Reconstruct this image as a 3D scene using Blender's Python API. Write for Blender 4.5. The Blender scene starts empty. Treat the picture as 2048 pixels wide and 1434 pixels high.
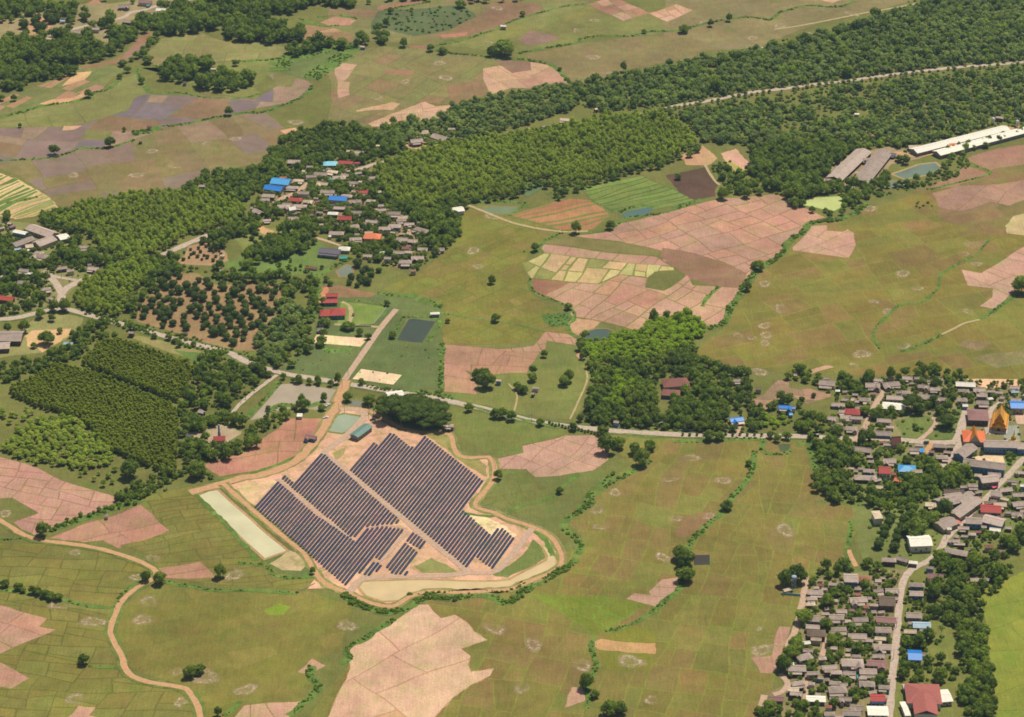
import bpy, bmesh, math, random
import numpy as np
from mathutils import Vector, Matrix

random.seed(7)
RNG = np.random.default_rng(7)
SC = bpy.context.scene
COL = SC.collection

# ------------------------------------------------------------------ camera
H = 1150.0
PITCH = math.radians(28.0)
FPX = 5200.0
CP, SP = math.cos(PITCH), math.sin(PITCH)
cam = bpy.data.cameras.new("camera"); camo = bpy.data.objects.new("camera", cam); COL.objects.link(camo)
cam.sensor_width = 36.0; cam.lens = 36.0 * FPX / 2048.0
cam.clip_start = 1.0; cam.clip_end = 40000.0
camo.location = (0, 0, H); camo.rotation_euler = (math.pi / 2 - PITCH, 0, 0)
SC.camera = camo

# frames used while measuring the place: origin and metres-free scale of each survey sheet
FR = dict(P=(0, 0, 1), A=(0, 0, .34180), B=(680, 0, .34180), C=(1348, 0, .34180), D=(0, 400, .34180), V=(500, 240, .24414),
          E=(680, 400, .34180), F=(1348, 400, .34180), G=(0, 800, .34180), S=(380, 800, .390625), H=(680, 954, .34180),
          I=(1348, 800, .34180), J=(1500, 1100, .26758), K=(0, 1000, .3125), T=(1700, 720, .16992), U=(1480, 720, .14648),
          W=(1748, 920, .14648), L=(0, 430, .12695), M=(0, 0, .16741), Q=(560, 560, .16741), X=(560, 780, .22461),
          N=(1520, 1140, .20506), Y=(600, 1020, .12695))

def ray(u, v, h=0.0):
    a = (u - 1024.0) / FPX; b = -(v - 717.0) / FPX
    d = (a, CP + b * SP, -SP + b * CP)
    t = (h - H) / d[2]
    return (d[0] * t, d[1] * t)

def pix(x, y, z=0.0):
    dz = z - H
    zc = y * CP - dz * SP
    return (1024 + FPX * x / zc, 717 - FPX * (y * SP + dz * CP) / zc)

def fp(fr, x, y):
    o = FR[fr]; return (o[0] + x * o[2], o[1] + y * o[2])

def gp(fr, x, y, h=0.0):
    u, v = fp(fr, x, y); return ray(u, v, h)

def pts(fr, s, h=0.0):
    return [gp(fr, *map(float, p.split(',')), h) for p in s.split()]

# ------------------------------------------------------------------ materials
def lin(c):
    return tuple(((x / 255.0) / 12.92 if x / 255.0 <= .04045 else ((x / 255.0 + .055) / 1.055) ** 2.4) for x in c)

KALB = 0.80
def alb(c, k=1.0):
    return tuple(min(.85, x * KALB * k * w) for x, w in zip(lin(c), (.965, .99, 1.06)))

def newmat(name):
    m = bpy.data.materials.new(name); m.use_nodes = True
    nt = m.node_tree; b = nt.nodes["Principled BSDF"]
    return m, nt, b

def noise(nt, scale, detail=3.0, vec=None, rough=.55):
    n = nt.nodes.new("ShaderNodeTexNoise"); n.inputs["Scale"].default_value = scale
    n.inputs["Detail"].default_value = detail; n.inputs["Roughness"].default_value = rough
    if vec is not None: nt.links.new(vec, n.inputs["Vector"])
    return n.outputs["Fac"]

def maprange(nt, sock, a, b, lo, hi):
    n = nt.nodes.new("ShaderNodeMapRange")
    n.inputs[1].default_value = a; n.inputs[2].default_value = b; n.inputs[3].default_value = lo; n.inputs[4].default_value = hi
    nt.links.new(sock, n.inputs[0]); return n.outputs[0]

def math2(nt, op, a, b):
    n = nt.nodes.new("ShaderNodeMath"); n.operation = op
    for i, s in enumerate((a, b)):
        if isinstance(s, (int, float)): n.inputs[i].default_value = s
        else: nt.links.new(s, n.inputs[i])
    return n.outputs[0]

def mulcol(nt, col, fac):
    n = nt.nodes.new("ShaderNodeVectorMath"); n.operation = 'SCALE'
    nt.links.new(col, n.inputs[0]); nt.links.new(fac, n.inputs["Scale"]); return n.outputs[0]

def mixcol(nt, fac, a, b):
    n = nt.nodes.new("ShaderNodeMix"); n.data_type = 'RGBA'
    if isinstance(fac, (int, float)): n.inputs[0].default_value = fac
    else: nt.links.new(fac, n.inputs[0])
    for i, s in ((6, a), (7, b)):
        if isinstance(s, tuple): n.inputs[i].default_value = (*s, 1)
        else: nt.links.new(s, n.inputs[i])
    return n.outputs[2]

def pos(nt):
    return nt.nodes.new("ShaderNodeNewGeometry").outputs["Position"]

def rgb(nt, c):
    n = nt.nodes.new("ShaderNodeRGB"); n.outputs[0].default_value = (*c, 1); return n.outputs[0]

def attr(nt, name, out="Color"):
    n = nt.nodes.new("ShaderNodeAttribute"); n.attribute_name = name; return n.outputs[out]

def spec0(b, v=.2, r=.9):
    b.inputs["Specular IOR Level"].default_value = v; b.inputs["Roughness"].default_value = r

# land: colour of each plot is stored in the mesh; soil and crop mottling is procedural
def land_mat(name, rough=.95, spec=.1, streak=True, grass=.0):
    m, nt, b = newmat(name); p = pos(nt)
    c = attr(nt, "plot")
    big = maprange(nt, noise(nt, .014, 4, p), .25, .75, .80, 1.20)
    mid = maprange(nt, noise(nt, .09, 4, p), .25, .75, .86, 1.14)
    fine = maprange(nt, noise(nt, .55, 4, p, .7), .25, .75, .76, 1.24)
    f = math2(nt, 'MULTIPLY', math2(nt, 'MULTIPLY', big, mid), fine)
    if streak:
        mp = nt.nodes.new("ShaderNodeMapping"); nt.links.new(p, mp.inputs[0])
        mp.inputs["Rotation"].default_value = (0, 0, .5); mp.inputs["Scale"].default_value = (.9, .06, 1)
        st = maprange(nt, noise(nt, .8, 2, mp.outputs[0]), .3, .7, .91, 1.09)
        f = math2(nt, 'MULTIPLY', f, st)
    c1 = mulcol(nt, c, f)
    wm = nt.nodes.new("ShaderNodeVectorMath"); wm.operation = 'MULTIPLY'; nt.links.new(c1, wm.inputs[0]); wm.inputs[1].default_value = (1.03, .985, .93); c1 = wm.outputs[0]
    # greener and browner drift of the crop itself
    hue = nt.nodes.new("ShaderNodeHueSaturation"); nt.links.new(c1, hue.inputs["Color"])
    hue.inputs["Saturation"].default_value = .97
    nt.links.new(maprange(nt, noise(nt, .03, 4, p), .3, .7, .487, .513), hue.inputs["Hue"])
    out = hue.outputs[0]
    def tinted(sock, t):
        n = nt.nodes.new("ShaderNodeVectorMath"); n.operation = 'MULTIPLY'; nt.links.new(sock, n.inputs[0]); n.inputs[1].default_value = t; return n.outputs[0]
    g1 = maprange(nt, noise(nt, .05, 6, p, .68), .50, .66, 0, .75); out = mixcol(nt, g1, out, tinted(out, (.80, .99, .72)))
    g2 = maprange(nt, noise(nt, .11, 5, p, .65), .56, .70, 0, .6); out = mixcol(nt, g2, out, tinted(out, (1.16, 1.04, 1.02)))
    g3 = maprange(nt, noise(nt, .33, 4, p, .7), .60, .72, 0, .55); out = mixcol(nt, g3, out, tinted(out, (.70, .76, .70)))
    if grass:
        gm = maprange(nt, noise(nt, .07, 5, p, .7), .50, .62, 0, grass)
        out = mixcol(nt, gm, out, alb((118, 122, 62)))
    nt.links.new(out, b.inputs["Base Color"]); spec0(b, spec, rough)
    bp = nt.nodes.new("ShaderNodeBump"); bp.inputs["Strength"].default_value = .5; bp.inputs["Distance"].default_value = .4
    nt.links.new(noise(nt, .6, 4, p), bp.inputs["Height"]); nt.links.new(bp.outputs[0], b.inputs["Normal"])
    return m

M_LAND = land_mat("land")
M_SITE = land_mat("bare_site", streak=False, grass=.45)
M_FLOOD = land_mat("flooded_plot", rough=.34, spec=.3, streak=False)

def road_mat(name, c, c2, scale=.35):
    m, nt, b = newmat(name); p = pos(nt)
    a = mixcol(nt, maprange(nt, noise(nt, scale, 5, p), .35, .65, 0, 1), alb(c), alb(c2))
    f = maprange(nt, noise(nt, 1.4, 3, p), .2, .8, .85, 1.15)
    nt.links.new(mulcol(nt, a, f), b.inputs["Base Color"]); spec0(b, .2, .9); return m
M_CONC = road_mat("concrete_road", (205, 182, 160), (182, 158, 134))
M_DIRT = road_mat("dirt_track", (212, 162, 116), (190, 146, 102))
M_PATH = road_mat("worn_path", (196, 172, 124), (168, 150, 100))
M_SITEROAD = road_mat("gravel_road", (205, 172, 142), (186, 152, 124))

def water_mat(name, c, rough=.08, spec=.5, wave=.12):
    m, nt, b = newmat(name); p = pos(nt)
    f = maprange(nt, noise(nt, .05, 4, p), .3, .7, .90, 1.10)
    nt.links.new(mulcol(nt, rgb(nt, alb(c)), f), b.inputs["Base Color"]); spec0(b, spec, rough)
    bp = nt.nodes.new("ShaderNodeBump"); bp.inputs["Strength"].default_value = wave; bp.inputs["Distance"].default_value = .1
    nt.links.new(noise(nt, .9, 3, p), bp.inputs["Height"]); nt.links.new(bp.outputs[0], b.inputs["Normal"])
    return m

def object_mat(name, c, var=.25, rough=.8, spec=.25, rnd=.18, stripe=0.0, rust=None, metal=0.0, k=1.0):
    m, nt, b = newmat(name)
    tc = nt.nodes.new("ShaderNodeTexCoord").outputs["Object"]
    oi = nt.nodes.new("ShaderNodeObjectInfo")
    f = maprange(nt, noise(nt, .55, 5, tc, .65), .25, .75, 1 - var, 1 + var)
    f = math2(nt, 'MULTIPLY', f, maprange(nt, oi.outputs["Random"], 0, 1, 1 - rnd, 1 + rnd))
    if stripe:
        w = nt.nodes.new("ShaderNodeTexWave"); w.inputs["Scale"].default_value = 1.1; w.inputs["Distortion"].default_value = .6
        nt.links.new(tc, w.inputs["Vector"])
        f = math2(nt, 'MULTIPLY', f, maprange(nt, w.outputs["Fac"], 0, 1, 1 - stripe, 1 + stripe))
    col = rgb(nt, alb(c, k))
    if rust is not None:
        ad = nt.nodes.new("ShaderNodeVectorMath"); ad.operation = 'ADD'; nt.links.new(tc, ad.inputs[0]); nt.links.new(oi.outputs["Location"], ad.inputs[1])
        g = maprange(nt, noise(nt, .22, 5, ad.outputs[0], .7), .48, .66, 0, .75)
        col = mixcol(nt, g, col, alb(rust, k))
    nt.links.new(mulcol(nt, col, f), b.inputs["Base Color"]); spec0(b, spec, rough); b.inputs["Metallic"].default_value = metal
    return m

def leaf_mat(name, c1, c2, c3, trans=.22):
    """three greens mixed by tree and by clump"""
    m, nt, b = newmat(name)
    p = pos(nt)
    r = nt.nodes.new("ShaderNodeObjectInfo").outputs["Random"]
    t = attr(nt, "tint", "Fac")
    v = math2(nt, 'FRACT', math2(nt, 'ADD', r, t), 0)
    a = mixcol(nt, v, alb(c1, 1.15), alb(c2, 1.15))
    a = mixcol(nt, maprange(nt, noise(nt, .32, 3, p), .42, .68, 0, .8), a, alb(c3, 1.15))
    f = maprange(nt, noise(nt, 1.3, 2, p), .2, .8, .78, 1.22)
    f = math2(nt, 'MULTIPLY', f, maprange(nt, noise(nt, .012, 2, p), .3, .7, .88, 1.12))
    a = mulcol(nt, a, f)
    nt.links.new(a, b.inputs["Base Color"]); spec0(b, .12, .75)
    tr = nt.nodes.new("ShaderNodeBsdfTranslucent"); nt.links.new(a, tr.inputs["Color"])
    mx = nt.nodes.new("ShaderNodeMixShader"); mx.inputs[0].default_value = trans
    nt.links.new(b.outputs[0], mx.inputs[1]); nt.links.new(tr.outputs[0], mx.inputs[2])
    nt.links.new(mx.outputs[0], nt.nodes["Material Output"].inputs["Surface"])
    return m

L_DARK = leaf_mat("broadleaf_foliage", (82, 110, 38), (136, 158, 50), (168, 178, 68), .48)
L_TEAK = leaf_mat("teak_foliage", (150, 174, 54), (186, 200, 70), (198, 206, 90), .5)
L_EUCA = leaf_mat("eucalyptus_foliage", (140, 154, 38), (154, 166, 46), (170, 178, 60), .52)
L_LIGHT = leaf_mat("bamboo_foliage", (168, 194, 44), (186, 206, 56), (136, 166, 46), .5)
L_ORCH = leaf_mat("orchard_foliage", (70, 92, 34), (90, 110, 40), (114, 130, 50), .35)
L_SHRUB = leaf_mat("shrub_foliage", (112, 140, 44), (148, 166, 56), (96, 122, 42), .45)
L_MIX = leaf_mat("woodland_foliage", (92, 126, 60), (158, 176, 82), (194, 198, 108), .48)
L_PALM = leaf_mat("palm_foliage", (88, 114, 44), (118, 140, 56), (140, 154, 70), .4)
L_RAIN = leaf_mat("rain_tree_foliage", (82, 100, 34), (94, 112, 40), (114, 128, 48), .42)
M_BARK = object_mat("bark", (112, 94, 74), .3, .95, .05)

# ------------------------------------------------------------------ mesh helpers
def link(name, me, parent=None):
    o = bpy.data.objects.new(name, me); COL.objects.link(o)
    if parent is not None: o.parent = parent
    return o

def mesh(name, verts, faces, mats, mi=None, smooth=False):
    me = bpy.data.meshes.new(name)
    me.from_pydata([tuple(v) for v in verts], [], faces)
    for m in (mats if isinstance(mats, (list, tuple)) else [mats]): me.materials.append(m)
    if mi is not None: me.polygons.foreach_set("material_index", mi)
    if smooth: me.polygons.foreach_set("use_smooth", [True] * len(me.polygons))
    me.update(); return me

class MB:
    """collects solids for one part"""
    def __init__(s): s.v = []; s.f = []
    def add(s, v, f):
        o = len(s.v); s.v += [tuple(x) for x in v]; s.f += [tuple(i + o for i in q) for q in f]; return s
    def box(s, x0, x1, y0, y1, z0, z1):
        v = [(x0, y0, z0), (x1, y0, z0), (x1, y1, z0), (x0, y1, z0), (x0, y0, z1), (x1, y0, z1), (x1, y1, z1), (x0, y1, z1)]
        return s.add(v, [(3, 2, 1, 0), (4, 5, 6, 7), (0, 1, 5, 4), (1, 2, 6, 5), (2, 3, 7, 6), (3, 0, 4, 7)])
    def prism(s, sec, x0, x1):
        n = len(sec); v = [(x0, y, z) for y, z in sec] + [(x1, y, z) for y, z in sec]
        f = [tuple(range(n))[::-1], tuple(range(n, 2 * n))] + [(i, (i + 1) % n, n + (i + 1) % n, n + i) for i in range(n)]
        return s.add(v, f)
    def prism_y(s, sec, y0, y1):
        n = len(sec); v = [(x, y0, z) for x, z in sec] + [(x, y1, z) for x, z in sec]
        f = [tuple(range(n)), tuple(range(n, 2 * n))[::-1]] + [(i, n + i, n + (i + 1) % n, (i + 1) % n) for i in range(n)]
        return s.add(v, f)
    def tube(s, p0, p1, r0, r1=None, n=6):
        r1 = r0 if r1 is None else r1
        a = Vector(p0); b = Vector(p1); d = (b - a).normalized()
        x = d.orthogonal().normalized(); y = d.cross(x)
        v = []
        for c, r in ((a, r0), (b, r1)):
            for i in range(n):
                t = 2 * math.pi * i / n; v.append(tuple(c + (x * math.cos(t) + y * math.sin(t)) * r))
        f = [(i, (i + 1) % n, n + (i + 1) % n, n + i) for i in range(n)] + [tuple(range(n))[::-1], tuple(range(n, 2 * n))]
        return s.add(v, f)
    def lathe(s, prof, n=14, c=(0, 0)):
        v = []; f = []
        for r, z in prof:
            for i in range(n):
                t = 2 * math.pi * i / n; v.append((c[0] + r * math.cos(t), c[1] + r * math.sin(t), z))
        for k in range(len(prof) - 1):
            for i in range(n):
                j = (i + 1) % n; f.append((k * n + i, k * n + j, (k + 1) * n + j, (k + 1) * n + i))
        f.append(tuple(range(n))[::-1]); f.append(tuple(range((len(prof) - 1) * n, len(prof) * n)))
        return s.add(v, f)
    def build(s, name, mat, parent=None):
        return link(name, mesh(name, s.v, s.f, mat), parent)

# ------------------------------------------------------------------ things and their labels
THINGS = []      # (object, phrase, u, v) waiting for a label
LANDMARKS = []   # (text, u, v, object)
def thing(name, cat, loc, rot=0.0, label=None, phrase=None, group=None, landmark=None):
    o = bpy.data.objects.new(name, None); COL.objects.link(o)
    o.location = loc; o.rotation_euler = (0, 0, rot); o['category'] = cat
    o.empty_display_size = 1.0
    return reg(o, cat, loc, label, phrase, group, landmark)
def reg(o, cat, loc, label=None, phrase=None, group=None, landmark=None):
    o['category'] = cat
    if group: o['group'] = group
    u, v = pix(loc[0], loc[1], 2.0)
    if label: o['label'] = label
    elif phrase: THINGS.append((o, phrase, u, v))
    if landmark: LANDMARKS.append((landmark, u, v, o))
    return o
def structure(o): o['kind'] = 'structure'; return o
def stuff(o): o['kind'] = 'stuff'; return o
ORD = ["nearest"] + [w + " nearest" for w in "second third fourth fifth sixth seventh eighth ninth tenth eleventh twelfth thirteenth fourteenth fifteenth sixteenth seventeenth eighteenth nineteenth twentieth".split()]
def ordinal(i):
    if i < len(ORD): return ORD[i]
    n = i + 1; s = 'th' if 10 <= n % 100 <= 20 else {1: 'st', 2: 'nd', 3: 'rd'}.get(n % 10, 'th')
    return "%d%s nearest" % (n, s)
def assign_labels():
    groups = {}
    for o, ph, u, v in THINGS:
        best = None
        for t, lu, lv, lo in LANDMARKS:
            if lo is o: continue
            d = math.hypot(u - lu, (v - lv) * 1.6)
            if best is None or d < best[0]: best = (d, t, lu, lv)
        d, t, lu, lv = best
        dx, dy = u - lu, v - lv
        rel = ("right of" if dx > 0 else "left of") if abs(dx) > abs(dy) * 1.3 else ("in front of" if dy > 0 else "behind")
        groups.setdefault((ph, rel, t), []).append((d, o))
    for (ph, rel, t), l in groups.items():
        l.sort(key=lambda q: q[0])
        for i, (d, o) in enumerate(l):
            o['label'] = ("%s %s the %s" % (ph, rel, t)) if len(l) == 1 else "%s, %s %s the %s" % (ph, ordinal(i), rel, t)

# ------------------------------------------------------------------ ground, fields
def warp(p, a=1.0):
    x, y = p
    return (x + a * (1.6 * math.sin(y / 27 + x / 61 + 1.3) + 1.1 * math.sin(y / 11 - x / 17)),
            y + a * (1.9 * math.sin(x / 29 - y / 57 + .4) + 1.1 * math.sin(x / 12 + y / 19 + 2)))

def rough_edge(pl, a=.45):
    r = np.random.default_rng(len(pl)); return [(x + r.normal(0, a), y + r.normal(0, a)) for x, y in pl]
def densify(poly, step=4.5):
    out = []
    for i in range(len(poly)):
        a = poly[i]; b = poly[(i + 1) % len(poly)]
        n = max(1, int(math.hypot(b[0] - a[0], b[1] - a[1]) / step))
        for k in range(n): out.append((a[0] + (b[0] - a[0]) * k / n, a[1] + (b[1] - a[1]) * k / n))
    return out

def area(poly):
    return .5 * sum(poly[i - 1][0] * poly[i][1] - poly[i][0] * poly[i - 1][1] for i in range(len(poly)))

def clip(poly, n, c):
    out = []
    for i in range(len(poly)):
        a = poly[i - 1]; b = poly[i]
        da = a[0] * n[0] + a[1] * n[1] - c; db = b[0] * n[0] + b[1] * n[1] - c
        if (da <= 0) != (db <= 0):
            t = da / (da - db); out.append((a[0] + (b[0] - a[0]) * t, a[1] + (b[1] - a[1]) * t))
        if db <= 0: out.append(b)
    return out

def split_clip(poly, n, c):
    """the pieces of a simple polygon on the side dot(n, p) <= c; a bent polygon may fall apart into several"""
    N = len(poly); d = [p[0] * n[0] + p[1] * n[1] - c for p in poly]
    d = [x if abs(x) > 1e-6 else 1e-6 for x in d]
    if all(x <= 0 for x in d): return [poly]
    if all(x > 0 for x in d): return []
    t = (-n[1], n[0]); chains = []
    for i in range(N):
        if d[i - 1] > 0 and d[i] <= 0:
            k = d[i - 1] / (d[i - 1] - d[i]); a = poly[i - 1]; b = poly[i]
            ch = [(a[0] + (b[0] - a[0]) * k, a[1] + (b[1] - a[1]) * k)]; j = i
            while d[j % N] <= 0: ch.append(poly[j % N]); j += 1
            a = poly[(j - 1) % N]; b = poly[j % N]; k = d[(j - 1) % N] / (d[(j - 1) % N] - d[j % N])
            ch.append((a[0] + (b[0] - a[0]) * k, a[1] + (b[1] - a[1]) * k)); chains.append(ch)
    ends = []
    for k, ch in enumerate(chains):
        ends.append((ch[0][0] * t[0] + ch[0][1] * t[1], k, 0)); ends.append((ch[-1][0] * t[0] + ch[-1][1] * t[1], k, 1))
    ends.sort(); mate = {}
    for i in range(0, len(ends) - 1, 2):
        a, b = ends[i], ends[i + 1]; mate[a[1:]] = b[1:]; mate[b[1:]] = a[1:]
    used = set(); out = []
    for k in range(len(chains)):
        if k in used: continue
        loop = []; cur = k
        while cur not in used:
            used.add(cur); loop += chains[cur]; m = mate.get((cur, 1))
            if m is None or m[1] != 0: break
            cur = m[0]
        out.append(loop)
    return out

def inset(poly, w):
    if area(poly) < 0: poly = poly[::-1]
    n = len(poly); out = []
    for i in range(n):
        a, b, c = poly[i - 1], poly[i], poly[(i + 1) % n]
        e1 = (b[0] - a[0], b[1] - a[1]); e2 = (c[0] - b[0], c[1] - b[1])
        l1 = math.hypot(*e1) or 1e-6; l2 = math.hypot(*e2) or 1e-6
        n1 = (-e1[1] / l1, e1[0] / l1); n2 = (-e2[1] / l2, e2[0] / l2)
        m = (n1[0] + n2[0], n1[1] + n2[1]); d = max(.35, (m[0] ** 2 + m[1] ** 2) / 2)
        out.append((b[0] + m[0] / d * w, b[1] + m[1] / d * w))
    return out

def cleanp(poly, eps=.25):
    out = []
    for p in poly:
        if not out or math.hypot(p[0] - out[-1][0], p[1] - out[-1][1]) > eps: out.append(p)
    if len(out) > 2 and math.hypot(out[0][0] - out[-1][0], out[0][1] - out[-1][1]) <= eps: out.pop()
    return out

def crosses(poly):
    """true when a polygon's outline crosses itself"""
    n = len(poly)
    o = lambda a, b, c: (b[0] - a[0]) * (c[1] - a[1]) - (b[1] - a[1]) * (c[0] - a[0])
    for i in range(n):
        a, b = poly[i], poly[(i + 1) % n]
        for j in range(i + 2, n):
            if i == 0 and j == n - 1: continue
            c, d = poly[j], poly[(j + 1) % n]
            if o(a, b, c) * o(a, b, d) < 0 and o(c, d, a) * o(c, d, b) < 0: return True
    return False

def parcels(poly, ang, su, sv, rng):
    ca, sa = math.cos(ang), math.sin(ang)
    rot = [(x * ca + y * sa, -x * sa + y * ca) for x, y in poly]
    res = []; stack = [(rot, 0)]
    while stack:
        p, dep = stack.pop()
        if len(p) < 3 or abs(area(p)) < 12: continue
        xs = [q[0] for q in p]; ys = [q[1] for q in p]
        w, h = max(xs) - min(xs), max(ys) - min(ys)
        ru, rv = w / su, h / sv
        if (max(ru, rv) < 1.45 * rng.uniform(.75, 1.25)) or dep > 12:
            res.append([(x * ca - y * sa, x * sa + y * ca) for x, y in p]); continue
        j = rng.normal(0, .12); t = rng.uniform(.32, .68)
        if ru > rv: n = (math.cos(j), math.sin(j)); c = n[0] * (min(xs) + w * t) + n[1] * (min(ys) + h / 2)
        else: n = (-math.sin(j), math.cos(j)); c = n[0] * (min(xs) + w / 2) + n[1] * (min(ys) + h * t)
        for q in split_clip(p, n, c) + split_clip(p, (-n[0], -n[1]), -c): stack.append((cleanp(q, .05), dep + 1))
    return res

LV = [0]
LAYERS = []
def layer(p):
    """stacking number of a new flat sheet: one above every sheet laid before it that it may cross"""
    x0, x1 = min(q[0] for q in p), max(q[0] for q in p); y0, y1 = min(q[1] for q in p), max(q[1] for q in p)
    n = 1 + max([l[4] for l in LAYERS if l[0] < x1 and l[1] > x0 and l[2] < y1 and l[3] > y0], default=0)
    LAYERS.append((x0, x1, y0, y1, n)); return .02 + .010 * n
def flat_mesh(name, polys, mat, mats_i=None):
    """polys: list of (points, z, colour); one mesh, the colour of every plot stored per vertex"""
    bm = bmesh.new(); lay = bm.verts.layers.float_color.new("plot")
    for k, (p, z, c) in enumerate(polys):
        p = cleanp(p)
        if len(p) < 3: continue
        if area(p) < 0: p = p[::-1]
        vs = []
        for q in p:
            v = bm.verts.new((q[0], q[1], z)); v[lay] = (*c, 1); vs.append(v)
        f = bm.faces.new(vs)
        if mats_i: f.material_index = mats_i[k]
    bm.normal_update()
    bmesh.ops.triangulate(bm, faces=[f for f in bm.faces if len(f.verts) > 4], ngon_method='EAR_CLIP')
    me = bpy.data.meshes.new(name); bm.to_mesh(me); bm.free()
    for m in (mat if isinstance(mat, list) else [mat]): me.materials.append(m)
    return link(name, me)

def pdir(fr, s):
    a, b = pts(fr, s); return math.atan2(b[1] - a[1], b[0] - a[0])

def field(name, fr, s, col, d=None, su=45, sv=28, bund=None, bw=1.0, jit=.07, alt=(), lvl=None, seed=None, flood=None, w=1.0, raw=False):
    """one tract of land; with d it is cut into plots by low bunds"""
    LV[0] += 1
    poly = pts(fr, s) if isinstance(s, str) else s
    z = layer(poly)
    rng = np.random.default_rng(seed if seed is not None else 100 + LV[0])
    wp = lambda pl: [warp(q, w) for q in densify(pl)]
    out = []; mi = []
    if d and bw < 2:
        k = .66 if name.startswith(("paddy", "flood", "meadow")) else .68
        su, sv = su * k, sv * k
    bcol = alb(tuple(.68 * a + .32 * b for a, b in zip(bund, col))) if bund and name == "ploughed_field" else (alb(bund) if bund else alb(col))
    out.append((rough_edge(wp(poly), .45 if w > .5 else .15), z, bcol)); mi.append(0)
    if d:
        ang = pdir(*d) if isinstance(d, tuple) else d
        for pl in parcels(poly, ang, su, sv, rng):
            c = col; m = 0; r = rng.random()
            for ac, pr in alt:
                if r < pr: c = ac; break
                r -= pr
            if flood and c in flood: m = 1
            if bw < 2: c = tuple(col[i] * .35 + c[i] * .65 for i in range(3)) if name.startswith('paddy') else c
            c = alb(c, 1 + rng.normal(0, jit * .75))
            c = (c[0] * (1 + rng.normal(0, jit * .35)), c[1], c[2] * (1 + rng.normal(0, jit * .6)))
            pl = cleanp(pl, .8)
            if len(pl) < 3 or abs(area(pl)) < 10: continue
            q = inset(pl, bw * rng.uniform(.35, .65))
            if area(q) < 6 or area(q) > abs(area(pl)): continue
            if crosses(q):
                q = pl
                if crosses(q): continue
            q = wp(q)
            out.append((q, z + .005, c)); mi.append(m)
    return structure(flat_mesh(name, out, [M_LAND if not raw else M_SITE, M_FLOOD], mi))

# the ground sheet reaches the horizon
gv = []
LAND0 = alb((118, 118, 58))
structure(flat_mesh("ground", [([(-26000, -3000), (26000, -3000), (26000, 30000), (-26000, 30000)], 0.0, LAND0)], M_LAND))

GR = (124, 120, 56); GR2 = (122, 120, 66); OLV = (130, 116, 66); BRN = (142, 112, 76); PINK = (188, 149, 122); PINK2 = (180, 140, 115)
LUSH = (100, 128, 56); FL = (142, 114, 102); FLP = (158, 130, 108); LPINK = (216, 170, 136); DRK = (108, 104, 48)
B_OL = (118, 114, 54); B_GR = (128, 126, 58); B_DK = (110, 106, 48)

# --- green paddies
field("paddy_field", "P", "-40,1085 100,1085 190,1100 270,1125 305,1145 300,1160 260,1185 225,1235 222,1280 245,1340 300,1365 380,1385 400,1470 -40,1470", (130, 123, 56), ("G", "0,870 600,900"), 46, 24, B_DK, 1.3, .07, [((124, 122, 58), .4)])
field("paddy_field", "P", "310,1165 620,1185 700,1215 690,1290 640,1320 600,1400 560,1470 410,1470 395,1385 310,1355 255,1335 235,1270 240,1220", (127, 121, 53), ("K", "800,900 1400,750"), 50, 30, (124, 120, 52), 1.0, .05, [((136, 124, 58), .4)])
field("paddy_field", "P", "225,1040 270,1000 385,972 530,1130 625,1160 620,1182 440,1168 320,1150 300,1115 210,1085 150,1075", (128, 122, 56), ("G", "800,840 1300,760"), 44, 18, B_DK, 1.3, .07, [((122, 122, 58), .3)])
field("paddy_field", "P", "1000,930 1120,900 1210,870 1300,880 1620,880 1640,1000 1725,1020 1690,1130 1600,1160 1590,1240 1550,1330 1530,1470 580,1470 700,1330 850,1200 1000,1190 1120,1110 1160,1080 1130,1040 1200,985 1060,1010", (131, 120, 56), ("I", "300,330 350,200"), 50, 30, (134, 134, 56), 1.1, .06, [((138, 116, 66), .3), ((126, 126, 58), .25)])
field("meadow", "P", "985,930 1005,900 1050,890 1100,905 1230,900 1260,930 1190,985 1140,1015 1120,1045 1165,1090 1150,1105 1120,1110 1130,1080 1050,1040 960,1010 990,960", (116, 122, 60), ("H", "900,120 1200,60"), 36, 24, B_OL, 1.2, .05)
field("paddy_field", "P", "928,412 1145,468 1080,488 1045,520 1060,580 1140,640 1132,660 1160,682 885,690 885,622 765,578 845,545 900,490", (127, 122, 50), ("E", "300,480 700,330"), 34, 24, (116, 114, 46), 1.1, .05, [((124, 128, 54), .3), ((136, 120, 62), .2)])
field("paddy_field", "P", "1690,435 1860,380 2090,330 2090,760 1600,745 1370,725 1455,650 1490,580 1560,515 1600,460", (132, 119, 52), ("F", "1370,160 1600,120"), 64, 42, (136, 134, 58), 1.0, .06, [((138, 112, 66), .25), ((128, 126, 56), .25)])
field("paddy_field", "P", "1860,380 1700,430 1790,400 2090,280 2090,470 1980,470 1880,440", (138, 112, 72), ("F", "1370,160 1600,120"), 60, 40, (122, 124, 58), .9, .07, [((128, 118, 62), .35)])
field("meadow", "P", "885,692 1160,680 1190,740 1150,840 1050,830 940,810 890,790", (122, 126, 62), ("E", "620,1050 1400,1000"), 90, 70, (120, 122, 60), .6, .05)
field("meadow", "P", "905,822 1060,845 1130,855 1125,868 1050,890 1000,905 970,905 915,870", (118, 124, 58), None)
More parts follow.
